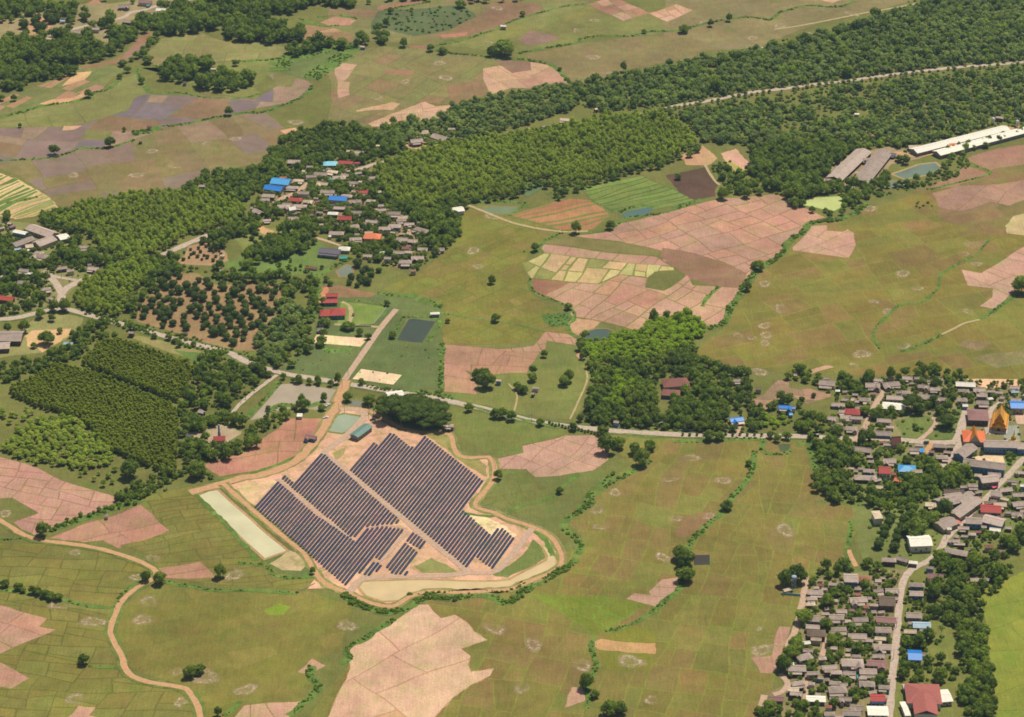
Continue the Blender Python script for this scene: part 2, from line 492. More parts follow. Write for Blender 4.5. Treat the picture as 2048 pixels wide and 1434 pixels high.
# --- far left flooded plain
field("paddy_field", "A", "-60,700 300,610 550,550 700,470 820,420 850,510 870,550 800,570 740,640 560,700 370,740 120,745 -60,760", (134, 132, 72), ("A", "150,740 600,690"), 70, 50, (104, 108, 56), .9, .05)
field("paddy_field", "A", "820,395 900,380 1000,480 1160,490 1160,540 1500,575 1530,545 1480,510 1550,450 1640,420 1650,340 1500,350 1000,390", (130, 132, 68), ("A", "850,520 1100,555"), 60, 45, (112, 112, 58), .9, .05)
field("paddy_field", "A", "830,345 950,228 1170,188 1330,240 1600,260 1700,290 1650,340 1500,350 900,385", (142, 136, 80), ("A", "1000,300 1600,300"), 80, 40, (118, 112, 62), .9, .05, [((150, 132, 86), .25)])
field("vegetable_plots", "A", "-60,520 110,530 330,470 400,420 550,390 750,390 690,440 600,530 400,600 200,630 -60,690", (124, 126, 70), ("A", "150,600 500,420"), 60, 22, (108, 116, 60), .9, .06, [((170, 132, 98), .25)])
field("paddy_field", "A", "-60,960 200,930 500,870 840,790 960,750 1330,680 1560,650 1640,720 1740,800 1640,900 1500,970 1220,1010 1050,1090 900,1140 700,1165 500,1220 330,1200 250,1120 100,1020", (140, 118, 80), ("A", "700,880 900,1130"), 75, 60, (124, 118, 66), .9, .06, [((134, 124, 72), .33), (FL, .22), (FLP, .1)], flood=(FL,))
field("flooded_field", "A", "-60,760 120,745 370,740 560,700 740,640 800,570 870,550 1000,555 1500,575 1620,500 1560,440 1640,420 1800,470 1830,500 1700,600 1500,630 1330,680 1100,720 960,750 850,800 700,850 600,870 480,860 350,910 200,930 -60,960", FL, ("A", "780,750 900,590"), 66, 62, (126, 122, 72), .9, .07, [(FLP, .26), ((140, 112, 82), .13), ((128, 124, 70), .08), ((128, 108, 108), .18)], flood=(FL, (128, 108, 108)))
field("bamboo_meadow", "A", "1640,420 1690,345 2040,280 2000,360 1830,450 1800,465", (114, 124, 66), None)
# --- far middle
field("paddy_field", "B", "-60,370 30,300 200,270 520,290 900,340 1100,360 1250,390 1340,490 1150,530 880,555 650,612 500,600 150,740 -60,760", (136, 126, 76), ("B", "50,460 300,330"), 60, 44, (106, 108, 58), .9, .06, [((128, 128, 70), .35), ((146, 114, 82), .12)])
field("paddy_field", "B", "-60,-40 1480,-40 1450,30 1060,110 900,180 620,240 560,270 200,240 -60,240", (132, 126, 74), ("B", "0,200 600,230"), 70, 50, (112, 112, 62), .9, .06, [((148, 112, 82), .2)])
field("paddy_field", "B", "620,272 900,190 1000,120 1060,108 1450,20 1640,60 2080,90 2080,190 1700,210 1500,215 1380,250 1080,305", (130, 128, 68), ("B", "1100,250 1500,120"), 80, 50, (112, 116, 60), .9, .06, [((142, 134, 62), .15)])
field("paddy_field", "B", "1080,318 1400,260 1700,215 2080,190 2080,340 1700,400 1400,495 1340,480 1250,390 1100,350", (136, 122, 76), ("B", "1100,330 1700,250"), 100, 60, (130, 120, 76), .9, .05)
field("paddy_field", "C", "-10,360 100,310 500,280 560,250 850,130 1140,70 1600,-40 -60,-40 -60,350", (138, 124, 80), ("C", "100,130 800,20"), 110, 70, (124, 122, 74), .9, .05)
field("ploughed_field", "B", "640,140 860,70 800,30 1180,20 1190,50 940,150 760,205 700,190", (142, 111, 81), ("B", "640,140 900,60"), 120, 60, (124, 116, 68), 1.0, .05)
field("scrubland", "B", "220,62 700,30 800,100 640,180 560,200 440,212 250,160 180,190", (98, 108, 68), None)
field("ploughed_field", "B", "210,65 215,40 420,0 520,5 400,35 250,60", (158, 117, 91), None)
field("ploughed_field", "B", "1450,20 1600,-20 1640,0 1820,80 1660,125", (184, 143, 118), ("B", "1450,20 1660,125"), 36, 22, (120, 112, 66), 1.2, .08, [((168, 124, 98), .4)])
field("ploughed_field", "B", "1815,80 1960,25 2070,60 1920,127", (198, 159, 128), ("B", "1820,80 1920,125"), 30, 24, (128, 112, 70), 1.2, .08, [((176, 132, 102), .3)])
field("ploughed_field", "C", "840,-10 1010,-10 930,16", (196, 158, 124), None)
for i, s in enumerate(("580,210 660,200 750,190 740,210 600,230", "390,262 520,270 510,292 400,280", "260,412 430,415 440,436 280,440", "-20,110 100,120 70,145 -20,145", "1040,225 1110,175 1290,220 1230,250 1100,262")):
    field("ploughed_field", "B", s, ((178, 126, 96), (160, 118, 88), (158, 116, 88), (192, 144, 114), (146, 116, 100))[i], None)
field("ploughed_field", "B", "-20,365 30,367 112,380 65,440 20,475 58,480 50,560 -20,580", PINK, ("B", "0,370 110,380"), 40, 40, (128, 112, 70), 1.0, .05)
field("ploughed_field", "B", "820,400 930,380 1010,430 1110,363 1220,385 1280,430 1350,495 1200,530 1060,520 1000,520 880,555", (196, 158, 124), ("B", "820,400 1000,530"), 70, 32, (150, 118, 82), 1.2, .06, [((186, 142, 114), .45)])
field("ploughed_field", "B", "900,342 1110,362 1120,410 1010,425 930,385", (142, 111, 89), None)
field("ploughed_field", "B", "640,500 830,462 880,555 800,580 640,612", (144, 113, 81), ("B", "650,500 700,600"), 60, 40, (134, 116, 74), 1.0, .05)
field("ploughed_field", "B", "168,725 320,650 490,592 550,620 650,608 652,650 600,690 400,710 270,740 200,740", (205, 166, 132), ("B", "320,650 560,620"), 55, 26, (160, 124, 86), 1.2, .06)
field("ploughed_field", "B", "95,650 300,597 350,605 300,642 240,640 100,660", (196, 159, 119), None)
field("ploughed_field", "A", "455,45 540,0 600,15 725,85 600,127 550,90", (188, 135, 106), None)
field("ploughed_field", "A", "1870,135 1960,100 2060,112 2060,150 1930,152", (179, 135, 108), None)
field("ploughed_field", "A", "1780,150 1960,165 2060,200 2060,240 1850,245 1775,235", (150, 121, 84), ("A", "1780,220 1980,180"), 60, 30, (120, 118, 66), 1, .07, [((182, 140, 104), .3)])
field("straw_strip", "A", "400,470 460,425 540,420 500,470 360,510", (212, 168, 120), None)
field("straw_strip", "A", "220,612 300,582 420,575 490,540 510,560 400,600 240,618", (204, 156, 114), None)
field("dry_plot", "A", "1645,762 1735,748 1740,775 1668,802", (206, 160, 120), None)
field("dry_plot", "A", "375,735 480,728 440,757 372,762", (204, 156, 126), None)
# --- straw-striped plots at the left edge
field("mulched_plots", "A", "-60,980 100,1045 220,1110 330,1190 340,1230 200,1250 90,1285 -60,1260", (104, 128, 58), ("A", "0,1200 200,1100"), 300, 9, (206, 178, 126), 5.0, .06)
field("mulched_plots", "A", "20,1235 250,1130 360,1215 200,1270 90,1290", (150, 150, 84), ("A", "20,1240 250,1160"), 200, 6, (206, 172, 124), 3.4, .08)
# --- centre right dry fields
field("ploughed_field", "P", "1152,470 1215,462 1245,444 1320,427 1380,412 1450,398 1560,388 1600,410 1662,437 1622,446 1600,465 1575,485 1570,503 1540,520 1508,547 1488,572 1440,572 1400,545 1330,525 1322,503 1240,482", PINK2, ("F", "0,160 260,80"), 46, 36, (118, 106, 64), 1.1, .05, [((192, 142, 116), .4)])
field("ploughed_field", "P", "1326,497 1388,505 1440,520 1497,545 1486,575 1440,572 1370,557 1350,535 1322,515", (148, 113, 86), ("F", "0,380 300,340"), 120, 30, (146, 110, 80), 1.0, .04)
field("ploughed_field", "P", "1078,487 1135,493 1190,500 1315,516 1345,535 1260,527 1190,517 1130,512 1085,505", PINK2, ("E", "1340,275 1300,320"), 30, 40, (116, 110, 58), 1.1, .05)
field("stubble_field", "P", "1040,528 1083,505 1097,505 1131,510 1186,518 1350,536 1350,543 1310,544 1292,556 1240,551 1196,568 1158,564 1062,556", (190, 176, 116), ("E", "1130,450 1220,330"), 24, 17, (132, 136, 66), 2.2, .08, [((196, 166, 118), .3), ((150, 146, 82), .2)])
field("ploughed_field", "P", "1062,557 1138,563 1200,568 1240,551 1292,557 1285,577 1325,581 1350,566 1372,550 1385,570 1440,572 1486,574 1465,605 1455,640 1430,655 1395,642 1350,640 1300,668 1190,642 1140,632 1146,615 1100,592 1065,578", (188, 147, 119), ("E", "1350,620 1540,500"), 46, 30, (122, 116, 58), 1.4, .05, [((186, 138, 110), .3)])
field("ploughed_field", "P", "1062,557 1138,563 1125,575 1090,590 1066,578", (154, 111, 83), None)
field("meadow", "P", "1310,546 1370,547 1325,580 1284,576", (118, 118, 60), None)
field("meadow", "P", "1082,485 1120,478 1160,473 1240,484 1320,503 1316,515 1200,499 1090,487", (126, 118, 66), None)
field("vegetable_plots", "P", "1022,432 1117,400 1178,400 1222,428 1192,458 1130,464", (172, 120, 82), ("E", "1100,95 1400,10"), 260, 16, (122, 128, 62), 4.4, .06)
field("vegetable_plots", "P", "1158,378 1285,349 1400,400 1310,420 1225,423 1186,403", (122, 138, 64), ("B", "1450,1120 1780,1040"), 400, 13, (92, 110, 54), 2.2, .06)
field("burned_field", "P", "1335,350 1410,333 1437,370 1435,394 1395,402 1360,385", (98, 74, 58), None)
field("sand_pit", "C", "262,895 360,868 400,910 465,990 410,1010 330,985", (204, 160, 132), None)
field("sand_pit", "C", "25,905 150,870 165,845 190,870 250,930 200,965 60,960", (196, 152, 114), None)
field("ploughed_field", "F", "680,275 740,215 810,150 900,150 890,182 985,192 1015,175 1060,200 1060,270 1010,342 950,335 690,297", (192, 151, 126), ("F", "690,290 950,180"), 60, 40, (140, 116, 78), 1.1, .05)
field("ploughed_field", "F", "1678,405 1790,432 2080,270 2080,420 1980,545 1900,645 1800,628 1870,570 1870,522 1710,500", (194, 153, 128), ("F", "1790,430 1970,500"), 60, 40, (134, 112, 72), 1.1, .05)
field("ploughed_field", "C", "1690,932 1900,860 2090,840 2090,945 1860,992", (164, 123, 99), None)
field("ploughed_field", "C", "1490,1108 1720,968 1862,1015 1650,1092", (160, 121, 93), None)
field("ploughed_field", "C", "1500,1130 1660,1090 1900,1070 2090,1050 2090,1150 1950,1205 1850,1180 1780,1200 1670,1235 1540,1215", (168, 129, 106), ("C", "1660,1230 1900,1080"), 60, 36, (138, 112, 78), 1.1, .08)
field("stubble_field", "F", "1950,195 1945,150 1980,95 2090,75 2090,215", (192, 172, 120), None)
field("ploughed_field", "E", "600,838 830,860 1160,890 1110,1020 900,1022 830,1020 740,990 815,1080 800,1142 605,1118", (182, 137, 108), ("E", "610,900 1150,960"), 44, 36, (136, 114, 70), 1.2, .05)
field("ploughed_field", "E", "920,872 1125,852 1200,775 1330,790 1400,835 1405,862 1350,857 1200,832 1185,890 990,888", (186, 141, 114), ("E", "1000,870 1180,850"), 26, 30, (124, 116, 64), 1.2, .05)
field("ploughed_field", "E", "1335,725 1380,695 1540,720 1400,805 1350,775", (186, 147, 110), None)
field("ploughed_field", "P", "1000,916 1050,905 1047,893 1130,868 1205,870 1218,920 1190,940 1120,952 1075,952 1052,936 1000,936", (190, 149, 126), ("S", "1720,330 1900,200"), 30, 26, (150, 114, 84), 1.0, .05)
field("dry_garden", "U", "310,450 380,370 490,278 640,290 630,370 810,400 900,360 1230,440 1220,480 900,600 730,500 560,500 480,570 380,660 150,700 125,560", (170, 134, 108), ("U", "310,480 720,480"), 50, 22, (142, 122, 82), 1.0, .07, [((150, 122, 96), .3)])
field("ploughed_field", "J", "240,572 328,575 290,680 225,800 180,912 65,918 5,800 160,792", (181, 139, 116), ("J", "180,680 280,680"), 30, 60, (150, 114, 88), 1.0, .04)
field("ploughed_field", "H", "440,738 510,738 580,822 660,808 740,870 780,912 866,966 720,1010 770,1052 752,1098 770,1140 912,1125 895,1166 790,1222 700,1290 520,1440 -120,1440 -40,1310 40,1180 60,1100 40,1000 160,940 300,850", (211, 172, 140), ("H", "100,1400 600,1150"), 118, 66, (176, 128, 96), 1.3, .05, [((206, 158, 126), .35)])
field("ploughed_field", "P", "450,1460 482,1412 600,1398 560,1460", (198, 159, 126), ("P", "450,1420 600,1400"), 30, 40, (150, 124, 78), 1.2, .05)
field("ploughed_field", "K", "-60,670 30,678 290,762 230,815 345,832 -60,1025", (188, 145, 118), ("K", "0,700 250,790"), 40, 34, (150, 116, 80), 1.1, .06)
field("ploughed_field", "K", "-60,1020 20,1050 182,1150 80,1210 -60,1190", (186, 141, 114), ("K", "0,1070 150,1160"), 50, 30, (140, 112, 74), 1.1, .05)
field("ploughed_field", "K", "430,1400 512,1308 618,1320 580,1370 665,1392", (188, 147, 119), None)
field("ploughed_field", "K", "1900,1100 2010,1018 2090,1060 1975,1112", (181, 141, 114), None)
field("ploughed_field", "G", "-60,310 150,380 400,480 640,540 725,568 600,640 330,730 210,785 160,780 70,715 210,655 60,575 -60,590", (188, 141, 121), ("G", "0,500 400,560"), 40, 22, (146, 114, 82), 1.3, .05)
field("ploughed_field", "G", "270,800 450,730 610,690 820,612 985,770 840,825 700,858 690,885 600,830 440,835", (182, 135, 110), ("G", "450,760 830,650"), 60, 34, (140, 110, 72), 1.2, .06)
field("ploughed_field", "G", "912,985 1165,942 1255,1032 960,1042", (182, 137, 110), ("G", "920,1010 1200,980"), 120, 24, (146, 116, 74), 1.2, .05)
field("ploughed_field", "S", "62,340 270,268 350,212 450,150 500,95 690,100 690,150 625,238 560,275 400,348 150,402", (184, 131, 104), ("S", "340,280 560,270"), 60, 46, (128, 112, 62), 1.2, .05)
field("ploughed_field", "H", "1685,712 1730,675 1820,682 1810,660 1885,588 1985,580 1970,660 1880,762", (188, 149, 126), ("H", "1700,710 1880,740"), 40, 24, (140, 118, 80), 1.0, .05)
field("ploughed_field", "H", "1378,855 1440,793 1512,830 1400,868", (174, 137, 110), None)
field("ploughed_field", "H", "1338,1345 1350,1220 1420,1220 1462,1292", (188, 149, 121), None)
field("stubble_field", "H", "1478,962 1530,940 1842,970 1830,1028 1510,1008", (188, 148, 98), None)
field("paddy_field", "H", "1530,940 1560,890 1740,862 1860,900 1840,968", (128, 126, 44), None)
field("paddy_field", "H", "1505,1012 1825,1032 1812,1135 1520,1125", (126, 124, 46), None)
field("ploughed_field", "I", "0,785 95,665 255,652 225,720 40,802", (140, 111, 73), None)
field("ploughed_field", "F", "755,1005 880,965 940,975 790,1010", (196, 155, 124), None)
field("paddy_field", "P", "1950,1190 2100,1120 2100,1470 2000,1470 1985,1330", (138, 144, 52), ("J", "1800,400 2048,350"), 90, 60, (118, 128, 48), .8, .05)
for i, s in enumerate(("1700,240 1860,235 1830,270 1720,280", "1655,860 1720,815 1850,835 1770,890", "1740,930 1830,900 2048,870 2048,950 1890,985")):
    field("fallow_plot", "F", s, ((150, 128, 84), (150, 126, 86), (140, 130, 84))[i], ("F", "1700,280 1850,180"), 20, 12, (132, 124, 68), 1.0, .1)
field("lush_patch", "E", "1170,670 1330,655 1370,690 1330,740 1230,745 1190,715", (92, 118, 52), None)
field("lush_patch", "K", "1700,720 1790,670 1870,690 1830,740 1740,750", (128, 148, 40), None)
field("lush_patch", "H", "1100,700 1500,690 1800,740 1560,890 1480,930 1250,760", (124, 134, 44), ("H", "1100,700 1400,800"), 50, 30, (116, 148, 44), 1.2, .06)
# --- yards, lawns, village soil
field("yard", "Q", "-20,1075 430,640 420,80 560,20 1180,150 1900,300 1940,740 1945,1300 1480,1300 1000,1240 800,1185 720,1190", (104, 116, 62), ("Q", "400,900 1700,1000"), 90, 90, (98, 112, 56), .8, .06)
field("yard", "Q", "420,90 540,60 700,60 1160,150 1080,190 740,200 520,260 430,330", (150, 116, 80), None)
field("soil_patch", "Q", "430,300 450,100 540,85 560,120 520,230 460,310", (208, 140, 100), None)
field("lawn", "Q", "700,260 1000,280 1285,330 1130,540 860,540 690,520", (128, 148, 66), None)
field("sand_lot", "Q", "382,750 450,650 1045,697 970,797", (236, 204, 162), None, w=.3)
field("sand_lot", "Q", "855,1188 960,1068 1465,1132 1350,1248", (240, 210, 168), None, w=.3)
field("orchard_soil", "D", "780,650 900,540 950,430 1150,420 1250,490 1640,510 1620,700 1640,760 1500,880 1330,880 1000,775 790,700", (158, 128, 88), None)
field("yard", "D", "-60,940 0,860 130,760 250,650 480,690 410,800 250,890", (150, 146, 88), None)
field("soil_patch", "D", "140,800 180,765 400,755 390,800 260,890 230,850 170,860", (214, 176, 122), None)
field("yard", "D", "-20,560 160,560 160,640 -20,640", (150, 130, 90), None)
field("yard", "D", "750,800 790,790 1210,900 1200,960 1090,930 980,900", (150, 140, 84), None)
field("lush_patch", "D", "1000,890 1210,900 1240,960 1140,960", (104, 126, 58), None)
field("yard", "D", "1080,320 1110,270 1300,230 1330,350 1270,385 1020,365", (176, 142, 104), None)
field("meadow", "D", "1280,380 1420,320 1500,340 1600,300 1850,240 2000,330 1900,400 1850,440 1700,445 1400,435", (112, 132, 62), None)
field("meadow", "D", "1390,200 1500,150 1690,170 1680,230 1560,290 1440,310", (130, 136, 68), None)
field("soil_patch", "D", "1470,155 1540,150 1640,190 1600,240 1560,200", (196, 152, 106), None)
field("village_soil", "V", "80,560 440,380 700,330 900,340 1010,430 1000,600 1140,700 1400,800 1500,900 1240,1210 1080,1180 760,950 560,900 440,800 60,760", (152, 132, 92), None, w=.6)
field("village_soil", "N", "390,120 1440,-60 1330,1500 -60,1500 60,1180 270,1100 200,1000 280,800 380,520", (140, 128, 84), None, w=.6)
field("village_soil", "J", "1120,260 1260,120 1700,60 1950,160 1700,360 1750,500 1800,1000 1830,1300 1040,1300", (120, 122, 58), None, w=.6)
field("village_soil", "T", "-120,560 150,240 1200,240 1960,220 2100,220 2100,1480 -120,1480 -300,1000", (138, 130, 84), None, w=.6)
field("village_soil", "W", "-120,-60 2120,-60 2120,980 1700,1000 1500,1300 500,1480 -120,1480 -300,700", (122, 128, 66), None, w=.6)
field("village_soil", "L", "-60,60 480,150 950,280 1200,430 1500,900 1000,1300 600,1500 -60,1600", (136, 132, 80), None, w=.6)
field("village_soil", "M", "-60,180 500,160 900,60 1300,40 2100,-60 2100,100 1500,300 1340,520 800,420 -60,520", (156, 140, 98), None, w=.6)
field("soil_patch", "M", "240,320 540,190 760,240 560,360 500,400 300,460 240,440", (190, 150, 108), None)
field("sand_lot", "T", "1380,220 1960,225 2100,300 1600,330 1460,290", (232, 190, 146), None, w=.3)
field("paved_court", "T", "1840,770 1980,765 2000,960 1800,950", (160, 160, 148), None, w=.1)
field("paved_court", "T", "1450,1140 1560,1120 1800,1130 1830,1230 1560,1230", (226, 196, 158), None, w=.2)
field("paved_court", "T", "1560,600 1660,620 1650,880 1590,870", (190, 170, 150), None, w=.1)
field("paved_court", "T", "1940,640 2100,640 2100,760 1960,750", (214, 180, 152), None, w=.1)
field("lush_patch", "T", "500,740 760,650 1010,700 1140,800 1250,560 1330,580 1240,960 960,960 800,930 640,930", (112, 124, 60), None)
field("yard", "V", "1260,150 1420,120 1600,150 1550,230 1440,260 1300,230", (196, 156, 116), None)
field("yard", "C", "840,1020 1000,900 1260,860 1440,890 1500,900 1440,940 1280,960 1240,1060 1020,1100 880,1090", (164, 142, 104), None)
field("yard", "C", "1290,895 1380,880 1960,740 2080,730 2080,760 1620,880 1520,900 1400,920", (196, 158, 116), None)
field("soil_patch", "C", "900,835 1010,815 1060,805 1060,835 940,845", (214, 162, 114), None)
field("soil_patch", "E", "1380,920 1410,870 1420,950", (206, 158, 122), None)
field("yard", "G", "1090,190 1180,170 1280,130 1420,190 1300,260 1240,300 1180,240", (178, 156, 124), None)
# small beaten-earth tracts of the solar park
SOLAR = "165,430 280,388 400,360 520,312 600,265 650,215 690,150 720,110 770,45 860,45 945,68 1020,112 1110,152 1200,167 1300,167 1338,190 1350,240 1380,287 1450,297 1530,292 1553,330 1558,380 1538,430 1488,490 1458,530 1480,557 1560,577 1620,607 1700,632 1780,662 1848,702 1893,770 1903,830 1868,870 1800,905 1720,935 1640,970 1560,975 1400,985 1240,980 1180,990 1120,1010 1060,1050 1000,1055 900,1030 800,985 700,965 600,968 640,905 580,780 480,700 330,570"
o = field("solar_park_ground", "S", SOLAR, (222, 172, 138), None, w=.2, raw=True)
field("sand_lot", "S", "1395,572 1480,580 1590,632 1680,690 1640,700 1590,655 1545,690 1480,640", (240, 210, 160), None, raw=True)
field("sand_lot", "S", "235,450 330,425 440,405 440,425 335,535 290,500", (228, 190, 144), None, raw=True)
field("lush_patch", "S", "1555,900 1640,855 1700,790 1750,712 1785,745 1825,800 1780,848 1715,878 1640,916", (118, 132, 64), None)
field("lush_patch", "S", "1160,850 1250,805 1320,830 1380,872 1200,885", (150, 150, 84), None, raw=True)
field("lush_patch", "S", "725,265 800,238 780,280 740,300", (168, 152, 96), None)
field("lush_patch", "S", "1210,172 1310,172 1330,210 1345,260 1400,300 1500,310 1530,340 1520,400 1400,320 1330,275", (158, 146, 84), None, raw=True)
field("grass_verge", "S", "30,480 150,430 180,470 500,760 580,800 640,900 600,920 450,880 380,815", (104, 118, 60), None)
field("sand_lot", "S", "400,830 500,775 560,790 600,850 560,880 470,870", (196, 172, 126), None, raw=True)

# straw rings left after threshing
def straw_mat():
    m = bpy.data.materials.new("straw_litter"); m.use_nodes = True; nt = m.node_tree; b = nt.nodes["Principled BSDF"]; p = pos(nt)
    c = mixcol(nt, maprange(nt, noise(nt, .5, 4, p), .35, .65, 0, 1), alb((184, 158, 122)), alb((224, 196, 158)))
    nt.links.new(c, b.inputs["Base Color"]); spec0(b, .1, .95)
    a = math2(nt, 'MULTIPLY', attr(nt, "cover", "Fac"), maprange(nt, noise(nt, .3, 5, p, .75), .34, .61, 0, 1.05))
    tr = nt.nodes.new("ShaderNodeBsdfTransparent"); mx = nt.nodes.new("ShaderNodeMixShader")
    nt.links.new(a, mx.inputs[0]); nt.links.new(tr.outputs[0], mx.inputs[1]); nt.links.new(b.outputs[0], mx.inputs[2])
    nt.links.new(mx.outputs[0], nt.nodes["Material Output"].inputs["Surface"]); return m
M_STRAW = straw_mat()
def straw_ring(fr, x, y, r=8.0, full=False):
    """threshing litter: a loose, broken ring or heap of straw"""
    c = gp(fr, x, y); rng = np.random.default_rng(int(x * 7 + y)); r *= 1.1
    z = layer([(c[0] - r, c[1] - r), (c[0] + r, c[1] + r)]) + .003
    N, K = 28, 7; ph = rng.uniform(0, 6.28, 4); e = rng.uniform(.75, 1.2); rot = rng.uniform(0, 3)
    V = [(c[0], c[1], z)]; Cv = [rng.uniform(.0, .7) if full else rng.uniform(0, .25)]; F = []
    for k in range(1, K + 1):
        for i in range(N):
            t = 2 * math.pi * i / N; f = 1 + .16 * math.sin(2 * t + ph[0]) + .10 * math.sin(3 * t + ph[1]) + .07 * math.sin(7 * t + ph[2])
            rr = r * f * k / K; u, v = rr * math.cos(t) * e, rr * math.sin(t) / e
            V.append((c[0] + u * math.cos(rot) - v * math.sin(rot), c[1] + u * math.sin(rot) + v * math.cos(rot), z))
            q = k / K; ring = math.exp(-((q - .62) / .24) ** 2); gap = .5 + .5 * math.sin(t * 1.0 + ph[3]); gap = min(1, .15 + 1.0 * gap + (.4 if full else 0))
            Cv.append(0.0 if k == K else min(1, ring * gap * rng.uniform(.55, 1.1) + (.35 if full else .10) * (1 - q) * rng.uniform(0, 1.6)))
    for i in range(N): F.append((0, 1 + i, 1 + (i + 1) % N))
    for k in range(K - 1):
        for i in range(N): a_, b_ = 1 + k * N + i, 1 + k * N + (i + 1) % N; F.append((a_, a_ + N, b_ + N, b_))
    me = mesh("straw_ring", V, F, M_STRAW); at = me.attributes.new("cover", 'FLOAT', 'POINT'); at.data.foreach_set("value", Cv)
    structure(link("straw_ring", me))
for q in ("K 385,665 9", "K 485,1275 8", "K 1500,480 8", "K 955,650 8", "K 910,765 8", "K 480,335 5", "K 975,375 6", "K 880,495 6", "K 600,778 9", "K 1310,1130 11", "K 1570,1215 8", "K 1160,1290 6", "K 1135,1095 5",
          "H 905,885 9", "H 1130,980 8", "H 1065,1235 7", "H 1415,1100 8", "H 1700,1080 10", "H 1525,290 6", "H 1610,90 6", "H 1890,470 7", "H 1925,15 6", "H 1965,240 6", "H 1825,1305 6", "H 40,870 8", "H 1505,190 7",
          "I 95,340 8", "I 290,470 7", "I 650,760 9", "I 210,680 6", "F 1340,430 8", "F 1425,515 6", "F 530,490 7", "F 625,635 8", "F 530,735 7", "F 375,795 6", "F 540,790 7", "F 530,838 6", "F 455,805 5", "F 1100,900 9", "F 1170,595 5", "F 1345,855 7", "F 1250,650 6", "F 1140,50 9", "F 500,1005 8", "F 1055,970 5", "F 1770,375 6", "F 1725,655 6", "F 1705,315 5",
          "E 890,100 7", "E 780,295 8", "E 810,390 6", "A 1025,970 8", "A 800,1025 8", "A 430,1025 7", "A 1380,812 7", "A 1215,840 7", "A 1730,715 9", "A 890,885 7", "B 215,570 8", "B 380,478 7", "B 1480,335 9", "B 1555,422 7", "B 865,250 7", "B 1385,180 6", "B 1490,120 6", "B 920,48 8", "B 620,455 9", "B 580,370 8", "C 180,130 7", "C 620,150 9", "C 1040,80 8", "C 780,200 8", "C 460,222 7", "J 90,750 9", "J 70,590 3", "G 30,665 6"):
    f, xy, r = q.split(); x, y = map(float, xy.split(','))
    straw_ring(f, x, y, float(r), full=(int(x) % 2 == 0))

# ------------------------------------------------------------------ water
PONDS = []
def pond(name, fr, s, col, rough=.1, spec=.5, bank=(150, 130, 84), bw=2.2, w=.3, mat=None):
    LV[0] += 1
    poly = [warp(q, w) for q in densify(pts(fr, s), 6)]
    if area(poly) < 0: poly = poly[::-1]
    PONDS.append(np.array(poly))
    bk = inset(poly, -bw)
    z = layer(bk)
    structure(flat_mesh("bank", [(bk, z - .006, alb(bank))], M_LAND))
    m = mat or water_mat(name + "_water", col, rough, spec)
    return structure(link(name, mesh(name, [(x, y, z) for x, y in poly], [tuple(range(len(poly)))], m)))
pond("pond", "S", "50,490 100,470 140,465 490,772 380,808", (212, 202, 158), .3, .25, (186, 146, 104), 2.5)
pond("pond", "S", "708,150 757,82 790,73 868,85 876,95 805,160 780,168 720,160", (160, 168, 136), .2, .35, (132, 132, 76), 3)
pond("pond", "S", "868,960 885,935 950,928 1200,922 1480,930 1560,932 1640,927 1720,882 1830,824 1835,800 1800,745 1825,765 1874,815 1874,850 1785,905 1640,965 1560,973 1400,975 1240,968 1180,978 1110,1000 1060,1022 980,1026 900,1000", (216, 188, 136), .25, .3, (176, 148, 96), 2.5)
pond("pond", "D", "1470,1290 1560,1180 1640,1080 1730,1075 1965,1112 1900,1235 1740,1215 1620,1235 1560,1270", (178, 160, 132), .2, .3, (128, 124, 74), 3)
pond("pond", "Q", "1405,722 1460,600 1530,472 1590,465 1850,500 1780,620 1700,748 1600,745", (74, 82, 66), .2, .22, (150, 122, 74), 2.0)
pond("pond", "E", "1420,800 1450,770 1500,757 1560,757 1602,775 1570,810 1500,830 1465,830", (84, 98, 82), .2, .25, (140, 124, 74), 2.5)
pond("pond", "E", "815,55 870,38 1050,42 1050,60 960,85 870,72", (124, 136, 92), .15, .4, (140, 118, 72), 2)
pond("pond", "E", "1640,88 1690,62 1815,40 1835,55 1780,85 1690,98", (92, 116, 106), .2, .25, (110, 118, 66), 2)
pond("pond", "C", "1285,1020 1440,967 1530,955 1562,985 1490,1020 1350,1047", (116, 130, 108), .2, .25, (170, 148, 100), 3)
pond("pond", "C", "1215,1088 1280,1060 1352,1065 1335,1092 1250,1100", (126, 134, 108), .2, .25, (150, 138, 90), 2)
pond("algae_pond", "C", "742,1172 800,1155 975,1148 985,1180 1005,1200 930,1238 830,1212 765,1200", (188, 194, 116), .7, .2, (110, 122, 60), 3)
pond("pond", "B", "1062,1075 1100,1070 1260,1050 1150,1120 1090,1150 1075,1120", (108, 124, 80), .3, .3, (96, 116, 58), 2)
pond("pond", "V", "720,1235 800,1188 848,1200 830,1275 740,1280", (128, 134, 112), .2, .25, (156, 130, 92), 2)
pond("pond", "I", "112,905 208,903 208,962 115,966", (74, 66, 50), .15, .5, (110, 128, 52), 2.5)
pond("pond", "U", "520,1145 700,1145 680,1235 560,1250", (86, 96, 56), .3, .4, (104, 128, 56), 2)
pond("pond", "X", "620,100 650,88 735,98 700,145 625,140", (130, 126, 102), .2, .25, (120, 124, 70), 2)
pond("pond", "C", "300,945 330,950 420,1000 370,1012 345,985", (168, 164, 62), .5, .3, (206, 160, 120), 1)
pond("river", "M", "930,800 1050,790 1200,765 1330,730 1400,690 1500,620 1560,560 1700,440 1850,358 1830,400 1760,500 1640,630 1560,690 1450,745 1250,790 1040,825", (164, 122, 88), .15, .4, (130, 128, 74), 3, 1.0)
pond("river", "M", "600,800 700,800 830,790 930,770 940,790 830,810 700,820", (88, 108, 104), .15, .4, (110, 120, 70), 2, 1.0)

